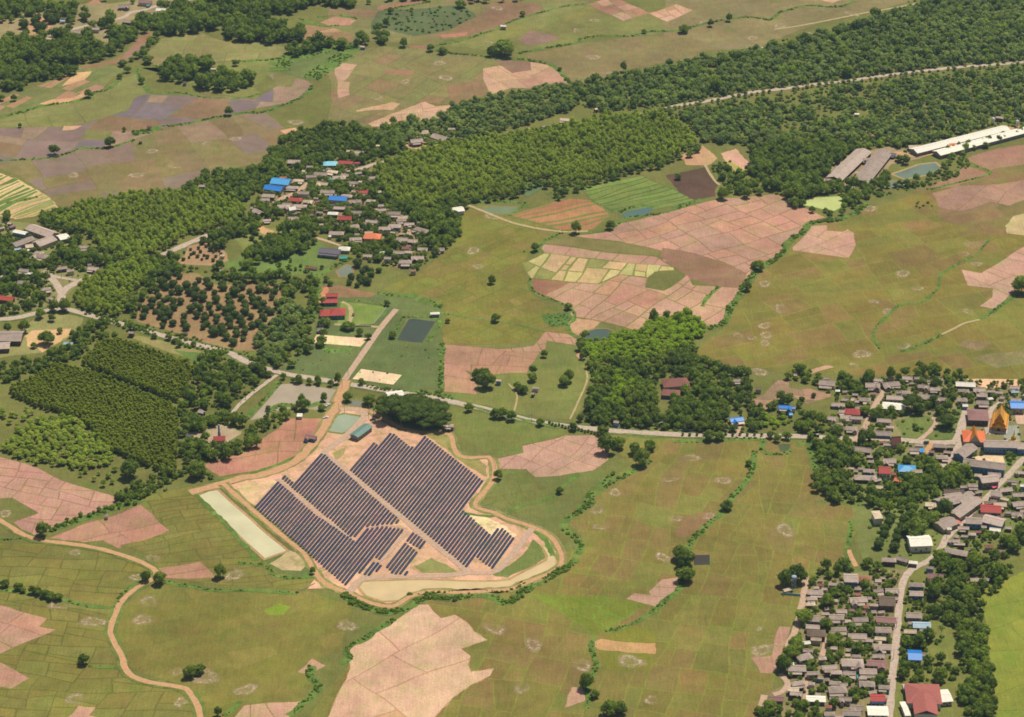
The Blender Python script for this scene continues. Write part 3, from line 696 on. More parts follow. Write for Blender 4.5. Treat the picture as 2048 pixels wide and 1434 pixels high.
# ------------------------------------------------------------------ roads
ROADS = []
def smooth_line(p, step=5.0):
    out = []
    n = len(p)
    for i in range(n - 1):
        p0 = p[max(0, i - 1)]; p1 = p[i]; p2 = p[i + 1]; p3 = p[min(n - 1, i + 2)]
        k = max(2, int(math.hypot(p2[0] - p1[0], p2[1] - p1[1]) / step))
        for j in range(k):
            t = j / k
            out.append(tuple(.5 * (2 * p1[a] + (p2[a] - p0[a]) * t + (2 * p0[a] - 5 * p1[a] + 4 * p2[a] - p3[a]) * t * t + (3 * p1[a] - p0[a] - 3 * p2[a] + p3[a]) * t ** 3) for a in (0, 1)))
    out.append(p[-1]); return out
def normals(l):
    out = []
    for i in range(len(l)):
        a = l[max(0, i - 1)]; b = l[min(len(l) - 1, i + 1)]
        d = (b[0] - a[0], b[1] - a[1]); m = math.hypot(*d) or 1; out.append((-d[1] / m, d[0] / m))
    return out
def road(name, fr, s, w, mat, rag=.1, keep=True, extra=None, verge=0.0, vcol=(118, 122, 62)):
    LV[0] += 1
    p = []
    for part in ([(fr, s)] + (extra or [])): p += pts(*part)
    l = smooth_line(p); nm = normals(l)
    if keep: ROADS.append((np.array(l), w))
    z = layer(l) + .05 + .012 * len(ROADS) / 4; v = []; f = []
    for i, (q, n) in enumerate(zip(l, nm)):
        a = w / 2 * (1 + RNG.normal(0, rag)); b = w / 2 * (1 + RNG.normal(0, rag))
        v += [(q[0] + n[0] * a, q[1] + n[1] * a, z), (q[0] - n[0] * b, q[1] - n[1] * b, z)]
        if i: f.append((2 * i - 2, 2 * i - 1, 2 * i + 1, 2 * i))
    if verge:
        vv = []; ff = []
        for i, (q, n) in enumerate(zip(l, nm)):
            a = w / 2 + verge * RNG.uniform(.5, 1.4); b = w / 2 + verge * RNG.uniform(.5, 1.4)
            vv += [(q[0] + n[0] * a, q[1] + n[1] * a), (q[0] - n[0] * b, q[1] - n[1] * b)]
        polys = [([vv[2 * i - 2], vv[2 * i - 1], vv[2 * i + 1], vv[2 * i]], z - .006, alb(vcol, RNG.uniform(.85, 1.15))) for i in range(1, len(l))]
        structure(flat_mesh("verge", polys, M_LAND))
    return structure(link(name, mesh(name, v, f, mat)))
road("road", "D", "-40,700 90,690 200,665 300,640 380,632 430,648 600,695 850,765 1100,835 1330,890 1450,950 1600,1000 1750,1030 1960,1065", 7.5, M_CONC,
     extra=[("E", "100,1085 300,1120 500,1150 700,1190 900,1235 1030,1270 1200,1305 1500,1342 1750,1360 2040,1375"), ("F", "350,1378 700,1382 850,1380"), ("U", "940,1037 1200,1060 1380,1070"), ("T", "180,935 450,928 700,950 960,972 1240,968")], verge=3, vcol=(104, 118, 58))
road("road", "C", "-300,690 -100,650 0,622 200,590 420,547 560,528 680,515 800,497 1000,475 1250,440 1500,410 1700,390 1850,380 2100,360", 7, M_CONC)
road("road", "M", "-60,484 240,466 400,455 640,410 870,350 1090,295 1300,245 1480,205 1560,150 1720,120 1860,75 2040,40 2300,-10", 6.5, M_CONC)
road("road", "D", "895,342 1000,300 1100,255 1230,200 1300,170", 8, M_CONC)
road("lane", "D", "365,640 362,555 400,510 480,470 600,430", 8, M_CONC)
road("lane", "D", "362,555 330,490 270,430 250,418", 7, M_CONC)
road("lane", "D", "270,430 350,455 450,470", 5, M_CONC)
road("lane", "Q", "770,1195 1010,850 1210,565 1390,350", 6, M_PATH if False else M_SITEROAD, .02)
road("path", "Q", "1215,565 1040,553 860,545 650,530", 4, M_PATH, .05)
road("path", "Q", "740,262 820,305 848,380 845,450 825,520", 4, M_PATH, .08)
road("dirt_road", "Q", "790,1200 760,1290 690,1434", 8, M_DIRT, extra=[("X", "530,110 500,165 440,235 400,320 330,430 250,530 130,640 0,700"), ("S", "350,388 280,395 170,428 60,458 0,475")], verge=2, vcol=(150, 138, 84))
road("dirt_road", "S", "170,430 330,570 480,702 580,782 640,882 700,945 800,985 900,1030 1000,1055 1060,1050 1120,1010 1180,990 1240,980 1400,985 1560,975 1640,970 1720,935 1800,905 1870,870 1905,830 1895,770 1850,702 1780,662 1700,632 1620,607 1560,577 1480,557 1460,530 1490,490 1540,430 1560,380 1555,330 1530,292 1450,297 1380,287 1350,240 1338,190 1300,167 1200,167 1110,152 1020,112 940,67 870,45 770,40", 4.3, M_DIRT, verge=2.5, vcol=(140, 138, 76))
road("gravel_road", "S", "770,48 850,48 890,70 880,105 780,200 690,270 760,330 1000,528 1200,696 1425,880", 6.5, M_SITEROAD)
road("gravel_road", "S", "815,985 840,955 880,920 1000,905 1200,903 1400,890 1425,885 1540,885 1600,850 1660,780 1750,660", 6, M_SITEROAD)
road("gravel_road", "S", "445,405 640,565 830,718 870,722", 4.2, M_SITEROAD)
road("gravel_road", "S", "905,655 1000,642 1110,658", 2.6, M_SITEROAD)
road("gravel_road", "S", "1112,670 1040,760 955,840 850,940", 3.5, M_SITEROAD)
road("dirt_road", "G", "-40,690 0,705 60,740 120,780 180,805 260,825 400,840 520,858 640,885 760,925 860,965 912,1005 905,1040 830,1080 760,1130 700,1195 670,1270", 4.7, M_DIRT, extra=[("K", "715,790 707,850 740,930 780,1000 800,1080 850,1130 950,1165 1100,1190 1190,1210 1230,1260 1270,1330 1285,1440")], verge=2.6, vcol=(112, 122, 56))
road("road", "N", "1445,30 1400,110 1370,240 1352,400 1335,600 1320,800 1297,1000 1278,1200 1252,1480", 5.8, M_CONC, extra=None)
road("road", "J", "1170,190 1205,150 1260,115", 5.8, M_CONC, extra=[("W", "740,1380 900,1230 1000,1060 1150,900 1350,700 1560,500 1700,340 1850,190 2000,30 2100,-60")])
road("lane", "T", "1240,968 1310,800 1375,570", 7, M_CONC)
road("lane", "T", "1310,960 1200,1130 1085,1260", 6, M_CONC)
road("lane", "T", "1640,700 1650,620 1680,560 1730,530 1800,480", 4.5, M_CONC)
road("path", "T", "820,940 960,820 1018,730 1000,695 960,690", 4.5, M_SITEROAD)
road("lane", "T", "410,365 330,480 250,620 180,780 110,880 60,960", 5.5, M_SITEROAD)
road("path", "T", "960,970 910,1060 860,1110", 5, M_DIRT)
road("path", "N", "450,60 425,250 400,380 370,500 330,620 280,720 255,800", 5, M_SITEROAD)
road("path", "N", "200,1010 255,1080 268,1130 210,1190 130,1215", 4.5, M_SITEROAD)
road("path", "N", "40,1220 10,1340", 5, M_SITEROAD)
road("path", "N", "655,650 625,760 605,840", 4.5, M_SITEROAD)
road("path", "N", "440,1040 455,1180 430,1260", 3, M_SITEROAD)
road("lane", "V", "870,415 990,370 1110,340 1160,330", 6, M_CONC)
road("lane", "V", "290,640 380,590 480,520", 7, M_SITEROAD)
road("lane", "V", "180,695 240,660 300,620", 6, M_SITEROAD)
road("path", "V", "540,965 640,995 740,1030", 4, M_SITEROAD)
road("path", "V", "1290,880 1300,930 1340,970", 4, M_SITEROAD)
road("path", "E", "735,25 860,75 1000,130 1160,168 1320,187 1450,182", 4, M_PATH)
road("path", "E", "985,1075 1030,1130 1035,1170 1020,1235", 1.8, M_PATH, keep=False)
road("path", "E", "1440,1000 1445,1060 1390,1190 1345,1285", 1.8, M_PATH, keep=False)
road("path", "F", "1565,787 1640,752 1700,722 1790,700", 3, M_PATH)
road("path", "C", "585,173 700,157 850,130 1000,100 1140,72", 3.5, M_PATH)
road("path", "C", "1140,72 1300,45 1500,5", 4.5, M_PATH)
road("path", "C", "690,925 680,895 760,862 900,840 1060,818 1200,780 1400,740 1640,705", 4, M_DIRT, keep=False)
road("path", "C", "1290,892 1340,905 1410,918 1530,897 1640,880", 5, M_DIRT)
road("path", "C", "180,960 200,1000 240,1060 270,1085", 3, M_PATH)
road("path", "J", "740,0 760,60 795,125", 4, M_DIRT)
road("path", "D", "1360,1255 1390,1210 1480,1130 1620,1025", 4, M_CONC)
road("path", "F", "370,1378 385,1330 400,1290", 4, M_SITEROAD)

# ------------------------------------------------------------------ houses
ROOFC = dict(g=((182, 160, 142), (152, 128, 108), "grey-brown"), d=((124, 102, 82), (104, 86, 70), "dark brown"), r=((182, 72, 62), None, "red"),
             b=((34, 128, 206), None, "bright blue"), c=((78, 166, 216), None, "sky blue"), k=((150, 220, 226), (90, 190, 230), "pale cyan"), w=((246, 236, 212), None, "white"),
             o=((242, 132, 88), None, "orange"), s=((112, 104, 110), None, "slate grey"), t=((60, 166, 146), None, "teal"), u=((160, 98, 76), (120, 80, 66), "rusty"),
             p=((158, 112, 104), (140, 116, 104), "dull red"), l=((218, 194, 160), (190, 160, 130), "beige"), y=((164, 190, 202), (190, 190, 180), "pale blue"),
             f=((176, 98, 84), (150, 100, 88), "faded red"), h=((104, 136, 120), None, "green"), m=((150, 92, 78), None, "reddish brown"))
ROOFM = {k: object_mat(v[2].replace(' ', '_').replace('-', '_') + "_roof", v[0], .16, .72 if k not in 'bckh' else .45, .3, .24 if k in 'gdul' else .06, .08, v[1]) for k, v in ROOFC.items()}
WALLM = [object_mat("white_wall", (226, 214, 196), .1, .85), object_mat("timber_wall", (122, 98, 76), .25, .9), object_mat("cream_wall", (206, 184, 150), .14, .85),
         object_mat("blue_wall", (118, 150, 190), .12, .85), object_mat("grey_wall", (160, 150, 140), .15, .9), object_mat("teal_wall", (120, 168, 172), .1, .85)]
M_GLASS = object_mat("dark_window", (46, 52, 60), .1, .2, .5)
M_WOOD = object_mat("dark_timber", (92, 72, 56), .25, .9)
HOUSES = []
def roof_mesh(l, w, he, zr, hip):
    mb = MB(); a, b = l / 2, w / 2; t = .22
    if hip:
        r = max(.12 * l, a - b * .9)
        v = [(-a, -b, he), (a, -b, he), (a, b, he), (-a, b, he), (-r, 0, zr), (r, 0, zr), (-a, -b, he - t), (a, -b, he - t), (a, b, he - t), (-a, b, he - t)]
        mb.add(v, [(0, 1, 5, 4), (1, 2, 5), (2, 3, 4, 5), (3, 0, 4), (9, 8, 7, 6), (0, 6, 7, 1), (1, 7, 8, 2), (2, 8, 9, 3), (3, 9, 6, 0)])
    else:
        mb.prism([(-b, he), (-b, he - t), (0, zr - t), (b, he - t), (b, he), (0, zr)], -a, a)
        mb.box(-a - .05, a + .05, -.25, .25, zr - .12, zr + .1)
    return mb
def house(fr, x1, y1, x2, y2, c, w=None, he=None, hip=None, wall=None, name="house", label=None, phrase=None, porch=None, landmark=None, cat="house", rise=None, group="village houses", hm=4.2, win=None):
    rng = np.random.default_rng(int(abs(x1 * 31 + y1 * 17 + x2 * 7)) + ord(c))
    he = he if he is not None else float(rng.choice([3.1, 3.5, 4.4]))
    A = gp(fr, x1, y1, hm); B = gp(fr, x2, y2, hm)
    l = math.hypot(B[0] - A[0], B[1] - A[1]) * (.93 if label is None else 1); ang = math.atan2(B[1] - A[1], B[0] - A[0])
    if ang > math.pi / 2 or ang < -math.pi / 2: ang += math.pi
    w = w if w is not None else min(9.5, max(4.2, l * .60)) * rng.uniform(.85, 1.12)
    if abs(ang) < .03 and c in 'gdulpw' and name == "house": ang += rng.normal(0, .13)
    hip = hip if hip is not None else bool(rng.random() < .3)
    rise = rise if rise is not None else w * .5 * rng.uniform(.42, .6)
    zr = he + rise; cx, cy = (A[0] + B[0]) / 2, (A[1] + B[1]) / 2
    size = "long " if l > 1.9 * w and l > 16 else ("small " if l < 9 else "")
    ph = phrase or ("%s%s %s house" % (size, ROOFC[c][2], "hip-roofed" if hip else "gabled"))
    t = thing(name, cat, (cx, cy, 0), ang, label, ph, group, landmark)
    roof_mesh(l, w, he, zr, hip).build("roof", ROOFM[c], t)
    wm = WALLM[wall] if wall is not None else WALLM[int(rng.choice([0, 1, 1, 2, 2, 3, 4]))]
    wl, ww = l / 2 - min(.9, l * .08), w / 2 - min(1.0, w * .12)
    mb = MB()
    if hip: mb.box(-wl, wl, -ww, ww, 0, he - .25)
    else:
        s = (w / 2 - ww) / (w / 2) * rise
        mb.prism([(-ww, 0), (ww, 0), (ww, he + s - .32), (0, zr - .34), (-ww, he + s - .32)], -wl, wl)
    mb.build("wall", wm, t)
    u, v = pix(cx, cy)
    if win is None: win = 2 if (v > 700 and l > 9) else 0
    if win:
        for k in range(win):
            xk = -wl + 2 * wl * (k + .5) / win
            f = MB().box(xk - .8, xk + .8, -ww - .07, -ww - .003, he * .38, he * .38 + 1.3).build("window", M_GLASS, t)
        xd = -wl + 2 * wl * (.5 if win == 2 else 1 / win)
        MB().box(xd - .5, xd + .5, -ww - .06, -ww - .003, .02, 2.1).build("door", M_WOOD, t)
    if porch if porch is not None else (name == "house" and rng.random() < .45 and l > 8):
        pl = l * rng.uniform(.5, .95); px = rng.uniform(-1, 1) * (l - pl) / 2; d = rng.uniform(2.2, 3.6)
        y0 = -w / 2 + .25; z0 = he - .55; z1 = z0 - d * .22
        mb = MB().prism([(y0, z0), (y0, z0 - .14), (y0 - d, z1 - .14), (y0 - d, z1)], px - pl / 2, px + pl / 2)
        pr = mb.build("porch_roof", ROOFM[c if c in 'gudlps' else ('g' if rng.random() < .6 else 'l')], t)
        for sx in (-1, 1): MB().box(px + sx * (pl / 2 - .3) - .08, px + sx * (pl / 2 - .3) + .08, y0 - d + .2, y0 - d + .36, 0, z1 - .12).build("post", M_WOOD, pr)
    if name == "house" and label is None and l > 9 and rng.random() < .42:      # a wing set across the main roof
        sx = float(rng.choice([-1, 1])); wx = sx * l * rng.uniform(.16, .3); hw = w * rng.uniform(.28, .38); ln = w * rng.uniform(.72, .95); h2 = he - .25; z2 = min(zr - .2, h2 + hw * .85)
        MB().prism_y([(wx - hw, h2), (wx - hw, h2 - .2), (wx, z2 - .2), (wx + hw, h2 - .2), (wx + hw, h2), (wx, z2)], -ln, -.15).build("wing_roof", ROOFM[c], t)
        MB().box(wx - hw * .8, wx + hw * .8, -ln + .5, -ww - .01, 0, h2 - .2).build("wing_wall", wm, t)
    HOUSES.append((cx, cy, l / 2, w / 2, ang))
    return t

HL = {
"V": """305,335,420,335,g 722,345,850,352,r 848,348,905,345,r 460,378,520,378,g 845,262,935,262,g 1030,210,1068,210,l 520,435,640,440,g 630,408,725,422,l 455,465,550,462,g 745,440,815,450,g 855,440,915,432,g
670,468,790,466,g 970,470,1060,464,g 800,505,890,510,g 355,485,445,490,l 238,462,305,462,u 290,545,400,545,g 545,518,645,528,l 572,588,700,592,g 880,590,985,582,r 740,612,840,618,g 805,660,915,655,g 390,598,490,600,g
310,640,430,648,r 100,612,210,618,g 85,655,165,652,g 260,680,350,684,g 215,708,330,712,g 350,695,470,700,g 430,668,520,668,l 680,712,785,716,g 632,758,725,762,w 540,752,600,752,g 718,796,840,798,r 820,750,920,752,g
1045,697,1100,695,g 1045,735,1118,728,g 950,650,1030,658,g 305,803,415,806,g 100,815,175,812,g 1125,765,1240,768,g 1205,792,1300,790,l 1195,818,1280,815,g 1258,845,1350,842,g 1130,860,1240,866,g 945,822,1050,832,g
775,868,900,862,g 640,918,775,920,g 1050,888,1160,890,g 810,975,920,975,g 1195,968,1300,972,g 1290,982,1380,986,g 1345,875,1470,912,g 1240,1038,1310,1040,m 1170,1086,1270,1090,g 1260,1082,1330,1085,g 1370,1058,1460,1060,g
1490,1056,1598,1052,g 1315,1120,1430,1120,g 1215,1163,1330,1165,g 925,1103,1005,1105,g 1062,1080,1125,1075,w 1095,1132,1160,1135,g 1310,1236,1362,1234,p 788,255,818,255,l 1620,66,1682,64,g 645,478,690,475,t 935,922,1010,922,l
490,768,525,770,p 1150,920,1195,925,l 0,715,25,715,g 30,735,100,770,g 1040,585,1075,580,l 425,408,455,412,l 640,945,665,940,w 690,848,725,848,g 830,575,870,580,l""",
"N": """455,212,622,212,g 518,165,580,165,g 450,266,565,266,g 445,322,545,322,l 665,140,750,140,g 745,130,820,130,g 955,72,1080,72,u 1095,190,1207,190,g 1215,188,1365,192,g 1255,266,1352,266,g 865,298,1050,286,g
1003,352,1060,350,u 1065,340,1157,345,g 740,388,855,392,g 665,458,825,462,g 825,485,890,490,g 458,470,640,482,g 900,485,1060,485,g 1125,475,1335,472,p 440,552,590,560,g 450,615,650,620,d 715,565,852,566,g 670,600,740,604,g
750,615,808,617,g 1115,583,1290,588,g 850,632,1050,638,g 1025,678,1105,682,g 1115,660,1235,662,l 340,680,430,680,g 413,697,495,697,w 490,672,605,680,l 1100,735,1290,742,g 410,776,520,778,g 350,838,520,840,g 1085,842,1222,838,g
890,830,990,834,g 568,865,652,862,g 275,907,335,905,w 265,958,455,962,g 785,902,1020,908,g 1030,905,1240,915,p 595,938,760,940,g 625,985,690,987,g 685,998,805,1002,g 805,1005,940,1010,g 960,975,1148,980,g 965,1040,1045,1042,g
448,1008,580,1008,g 560,1040,625,1046,g 295,1106,440,1108,g 465,1098,540,1104,g 630,1068,680,1072,g 670,1088,800,1092,g 780,1108,860,1112,g 660,1172,855,1166,g 960,1102,1130,1104,g 1175,1062,1280,1066,g 1150,1142,1275,1148,g
265,1164,385,1166,l 285,1202,420,1210,g 70,1246,240,1250,p 675,1250,765,1252,g 760,1258,900,1260,g 635,1334,705,1336,u 870,1330,1015,1340,g 1140,1232,1250,1240,g 795,1393,995,1400,g 620,1402,735,1408,g 730,1422,820,1424,g
220,182,305,182,l 940,1040,960,1040,t""",
"J": """1185,258,1310,264,g 1185,325,1300,328,g 1160,480,1290,484,g 1145,602,1250,605,l 1265,600,1330,603,g 1282,772,1342,776,g 1312,128,1378,138,g 1320,186,1452,196,p 1645,214,1730,216,g 1750,208,1790,215,g 1180,540,1220,540,g""",
"W": """300,1320,480,1370,g 470,1380,600,1395,w 940,1225,1290,1290,g 1010,1082,1180,1092,g 1145,1150,1245,1152,g 1280,1198,1392,1210,g 1500,1182,1632,1190,u 690,592,872,602,l 940,490,1210,490,g 940,415,1242,420,d
1372,432,1480,412,g 1170,352,1282,350,g 1275,348,1422,352,g 1545,195,1740,208,g 1370,192,1480,202,l 1810,268,1960,282,g 1925,140,2090,165,g 1700,405,1890,385,g 1720,500,1850,530,l 1880,478,2080,480,g 1870,588,2080,590,g
1500,585,1645,580,d 1620,608,1815,612,l 1350,745,1590,762,d 1570,925,1742,945,w 1780,702,1880,710,g 1868,718,2045,725,g 1150,928,1305,935,g 1285,1000,1400,1005,g 1990,350,2090,350,w 230,192,302,190,u 0,275,100,255,g
10,352,172,362,l 100,1360,312,1372,g 500,160,662,155,l 990,938,1062,940,w 1790,905,1890,915,g 0,215,40,212,g 1330,505,1478,512,u 1700,1225,1800,1235,p""",
"T": """265,222,390,230,g 170,288,360,292,g 370,282,585,262,g 610,195,745,208,g 750,205,832,205,g 790,298,942,310,g 930,343,1070,347,g 898,242,1010,238,g 1000,232,1098,230,g 592,365,720,368,g 540,385,612,382,g 418,440,650,452,g
605,560,660,565,w 790,418,990,438,g 990,445,1140,448,g 1250,468,1388,474,g 1320,525,1392,528,w 1268,345,1412,350,g 1440,345,1597,346,g 1480,415,1622,420,g 1620,440,1690,440,w 1475,503,1637,505,g 1610,368,1710,372,g
1705,373,1802,376,g 1760,426,1822,430,g 1872,312,2000,320,g 1892,362,1988,360,y 1888,458,2022,458,g 2030,400,2100,400,g 98,452,252,462,g 50,476,110,480,g 48,558,242,562,g -10,680,152,686,g 308,708,492,720,g 420,775,522,780,g
-60,795,98,800,g 160,845,500,850,g 760,985,872,990,g 690,1052,832,1058,g 970,1008,1142,1016,g 1140,1002,1227,1008,g 1100,1066,1202,1078,g 1008,1128,1162,1132,g 868,928,937,930,l 18,1035,258,1060,g 380,1172,552,1180,g
40,1372,332,1382,g 148,1290,302,1300,g 388,985,500,988,g 930,1060,1000,1070,p 10,452,50,458,l""",
"U": """515,642,712,652,b 712,655,758,655,b 668,722,722,722,c 728,195,782,195,g 1138,240,1228,245,g 1068,295,1312,315,g 1298,420,1368,422,w 1240,592,1442,600,g 1340,692,1480,695,g 1360,762,1542,770,g 1440,800,1532,804,g 1145,776,1322,786,g
1258,905,1395,860,g 205,392,297,395,d 1515,520,1575,525,l""",
"E": """912,1055,945,1057,l 1125,1093,1165,1098,g 1120,1125,1140,1128,g 1600,1297,1635,1302,g 605,1318,665,1322,g 525,660,585,658,w 535,1265,555,1262,w""",
"F": "322,1285,408,1275,b 345,1052,410,1050,g",
"L": """-40,200,70,178,g 138,178,240,145,p 530,580,695,585,l 510,625,760,672,g 1235,492,1412,488,g 300,855,470,872,g 430,908,537,912,w 272,1050,477,1058,g 640,1182,812,1155,g 890,838,1062,815,g 1045,885,1172,868,g 1375,822,1567,838,g
120,115,190,125,l 350,545,460,560,w 1375,772,1445,772,p 0,975,50,965,l 770,1305,850,1330,l 220,545,340,530,y""",
"D": "750,775,787,777,g 370,832,430,834,y 1165,1222,1195,1240,g 1785,1375,1855,1388,p 1090,1370,1130,1380,s 1285,318,1315,320,l 1285,408,1312,410,l",
"M": "1410,72,1557,72,g 1650,18,1822,30,p 1940,8,2035,14,u 1860,108,2012,116,w 1750,148,1867,155,g 1460,240,1592,255,g 1080,343,1197,347,g 880,385,1017,392,g 1240,412,1342,398,l 550,460,637,468,l 715,242,782,242,y 1745,52,1790,50,t",
"A": "1233,402,1265,404,l 860,740,885,740,d 810,820,832,820,d 1070,480,1092,480,d 1160,1085,1200,1085,g",
"B": "938,152,975,154,w 118,268,148,272,l 1285,700,1345,703,l 970,773,1020,775,g 1090,750,1110,748,l 1180,742,1230,736,g 1488,640,1505,636,l",
"C": "1100,932,1162,932,g 940,970,992,972,g 1058,1003,1112,1006,l 885,1045,932,1046,g 1880,685,1928,692,g 1238,898,1302,902,s 1055,660,1085,662,w 1590,848,1668,842,o 1368,858,1450,856,l 500,280,520,278,l",
"X": "1455,318,1500,322,l 1500,318,1550,322,g",
"K": "670,92,692,92,g",
"G": "1160,60,1195,70,g",
}
for fr, s in HL.items():
    for q in s.split():
        a = q.split(',')
        house(fr, *map(float, a[:4]), a[4])

# small sheds and kitchens crowding the yards
def sheds(fr, s, n, seed):
    poly = np.array(pts(fr, s)); rng = np.random.default_rng(seed); k = 0; o = FR[fr]
    for _ in range(4000):
        if k >= n: break
        x, y = rng.uniform(poly[:, 0].min(), poly[:, 0].max()), rng.uniform(poly[:, 1].min(), poly[:, 1].max())
        X, Y = poly[:, 0], poly[:, 1]; X2, Y2 = np.roll(X, 1), np.roll(Y, 1)
        if not (((Y > y) != (Y2 > y)) & (x < (X2 - X) * (y - Y) / (Y2 - Y + 1e-12) + X)).sum() % 2: continue
        l, w = rng.uniform(3.6, 7), rng.uniform(3, 4.4)
        if any(math.hypot(x - h[0], y - h[1]) < .75 * (h[2] + h[3]) + 2.2 for h in HOUSES): continue
        if any((np.hypot(q[:, 0] - x, q[:, 1] - y)).min() < rw / 2 + 4 for q, rw in ROADS): continue
        if min(math.hypot(x - h[0], y - h[1]) for h in HOUSES) > 17: continue
        u, v = pix(x - l / 2, y, 3.0); u2, v2 = pix(x + l / 2, y, 3.0); c = str(rng.choice(list("gggggludp")))
        house("P", float(u), float(v), float(u2), float(v2 + rng.normal(0, 1)), c, w=w, he=2.4, hip=False, rise=.8, name="shed", cat="shed", phrase="small low %s shed" % ROOFC[c][2], porch=False, hm=3.0, win=0, group="yard sheds"); k += 1
sheds("N", "390,120 1340,60 1345,400 1290,1240 400,1300 250,1000 300,700", 26, 3)
sheds("V", "100,600 330,420 620,380 900,400 1120,650 1380,760 1480,880 1430,1130 1100,1150 800,1000 560,880 300,830 80,720", 30, 5)
sheds("T", "-100,320 300,230 1230,250 1220,500 800,470 300,680 500,960 400,1240 0,1400", 16, 8)
sheds("W", "1500,420 2040,420 2040,760 1780,760 1200,1180 1050,1080", 12, 9)
# buildings that stand out
house("V", 600, 350, 714, 350, "k", w=11, hip=True, rise=3, landmark="pale cyan village house", label="pale cyan hip-roofed house beside a long red roof at the village's top", porch=False)
house("V", 180, 500, 332, 516, "c", w=16, hip=False, he=5, rise=3.0, name="hall", cat="hall", label="sky blue gabled hall behind the bright blue hall in the upper village", landmark="sky blue village hall", porch=False)
house("V", 124, 545, 270, 565, "b", w=13, hip=False, he=4, rise=2.4, name="hall", cat="hall", label="bright blue gabled hall touching the sky blue hall in the upper village", landmark="bright blue village hall", porch=False)
house("V", 650, 638, 798, 648, "b", w=12, hip=False, he=4.5, rise=2.6, name="hall", cat="hall", label="bright blue sheet-roofed house alone among grey roofs in the upper village", landmark="lone blue village roof", porch=False)
house("V", 932, 948, 1072, 955, "o", w=13, hip=True, he=4, rise=3.8, wall=2, label="salmon orange hip-roofed villa in the lower upper village", landmark="salmon orange villa", porch=False)
house("V", 570, 1068, 742, 1085, "s", w=12, hip=False, he=4.6, rise=2.8, wall=0, win=4, label="slate grey gabled villa with white walls on the open lawn", landmark="slate grey villa", porch=True)
house("V", 724, 1048, 820, 1052, "w", w=9, hip=True, he=3.6, label="cream white hip-roofed house beside the slate grey villa", porch=False)
house("V", 738, 1115, 792, 1112, "t", w=6, he=2.6, hip=False, label="small teal-roofed shed in front of the slate grey villa", name="shed", cat="shed", porch=False)
house("V", 455, 1188, 552, 1200, "u", w=4, he=2.2, hip=False, name="shed", cat="shed", label="low rusty open shed on the lawn before the slate grey villa", porch=False)
house("V", 1645, 742, 1748, 728, "w", w=12, he=4.6, hip=False, rise=1.8, wall=0, name="barn", cat="barn", label="white metal barn at the corner of the green paddies by the village", landmark="white field barn", porch=False)
house("V", 1312, 178, 1415, 168, "g", w=9, he=4.4, hip=False, label="long grey house in the clearing above the light green plantation", porch=True)
house("V", 1405, 95, 1462, 95, "l", w=9, he=3.2, hip=True, rise=3.0, label="small thatched pavilion in the clearing above the light green plantation", name="pavilion", cat="pavilion", porch=False)
house("V", 1500, 128, 1618, 165, "g", w=12, he=4.5, hip=False, name="barn", cat="barn", label="grey gabled barn on bare orange earth above the light green plantation", landmark="grey barn in the clearing", porch=False)
house("V", 315, 745, 372, 735, "w", w=8, he=6.2, hip=False, wall=0, label="tall white two-storey house at the upper village's near edge", porch=False, win=3)
house("N", 815, 88, 957, 92, "g", w=13, he=5.5, hip=False, rise=2.6, label="large grey two-storey house between the rusty shed and the tree row", landmark="large grey riverside house", porch=False, win=4)
house("N", 1155, 312, 1317, 316, "d", w=14, he=5.2, hip=False, rise=3.2, wall=1, label="big dark brown barn-like house beside the village road", landmark="big dark brown house", porch=False)
house("N", 450, 1245, 642, 1252, "w", w=8, he=3.6, hip=False, rise=1.2, label="white flat-pitched house in the lower left of the near village", landmark="white village house", porch=False)
house("N", 1070, 1278, 1217, 1278, "r", w=9, he=7.2, hip=False, rise=1.6, wall=3, label="red-roofed two-storey house behind the white flat roof", landmark="red two-storey house", porch=False, win=3)
house("N", 1045, 1368, 1252, 1372, "w", w=12, he=4.0, hip=False, rise=.8, wall=0, label="white flat-roofed house below the red two-storey house", porch=False)
house("J", 1215, 558, 1352, 562, "y", w=9, he=4.2, hip=False, rise=1.6, label="pale blue metal-roofed house beside the near village road", landmark="pale blue metal roof", porch=False)
house("J", 1178, 785, 1285, 790, "b", w=14, he=4.6, hip=False, rise=2.0, wall=0, label="bright blue roofed house right of the near village road", landmark="blue near village roof", porch=False)
house("W", 465, 1140, 775, 1128, "w", w=17, he=6.5, hip=False, rise=2.6, wall=0, win=2, name="warehouse", cat="warehouse", label="large white metal warehouse with two dark windows", landmark="white warehouse", porch=False)
house("W", 870, 905, 1085, 815, "g", w=15, he=4.4, hip=False, rise=2.2, name="shophouse", cat="shophouse", label="wide grey roadside building with a red awning beside the village road", porch=False)
house("W", 1090, 770, 1420, 535, "g", w=12, he=5, hip=False, rise=2.0, name="market_shed", cat="shed", label="very long grey gabled market shed lying along the village road", landmark="long market shed", porch=False)
house("W", 870, 610, 1110, 545, "g", w=15, he=5.5, hip=False, rise=2.4, wall=3, label="large grey hall with blue walls behind the long market shed", porch=False, name="hall", cat="hall")
house("W", 1150, 580, 1330, 455, "g", w=8, he=5, hip=False, rise=1.5, name="shophouse", cat="shophouse", label="narrow grey shed with a broken roof behind the long market shed", porch=False)
house("W", 1440, 300, 1685, 275, "g", w=12, he=6.4, hip=False, rise=2.2, wall=4, win=3, name="shophouse", cat="shophouse", label="grey two-storey shophouse at the bend of the village road", landmark="grey two-storey shophouse", porch=False)
house("W", 1212, 55, 1800, 125, "g", w=13, he=6.6, hip=False, rise=2.6, wall=3, win=10, name="school_block", cat="school", label="long grey-roofed school block in front of the pale courtyard", landmark="near school block", porch=False)
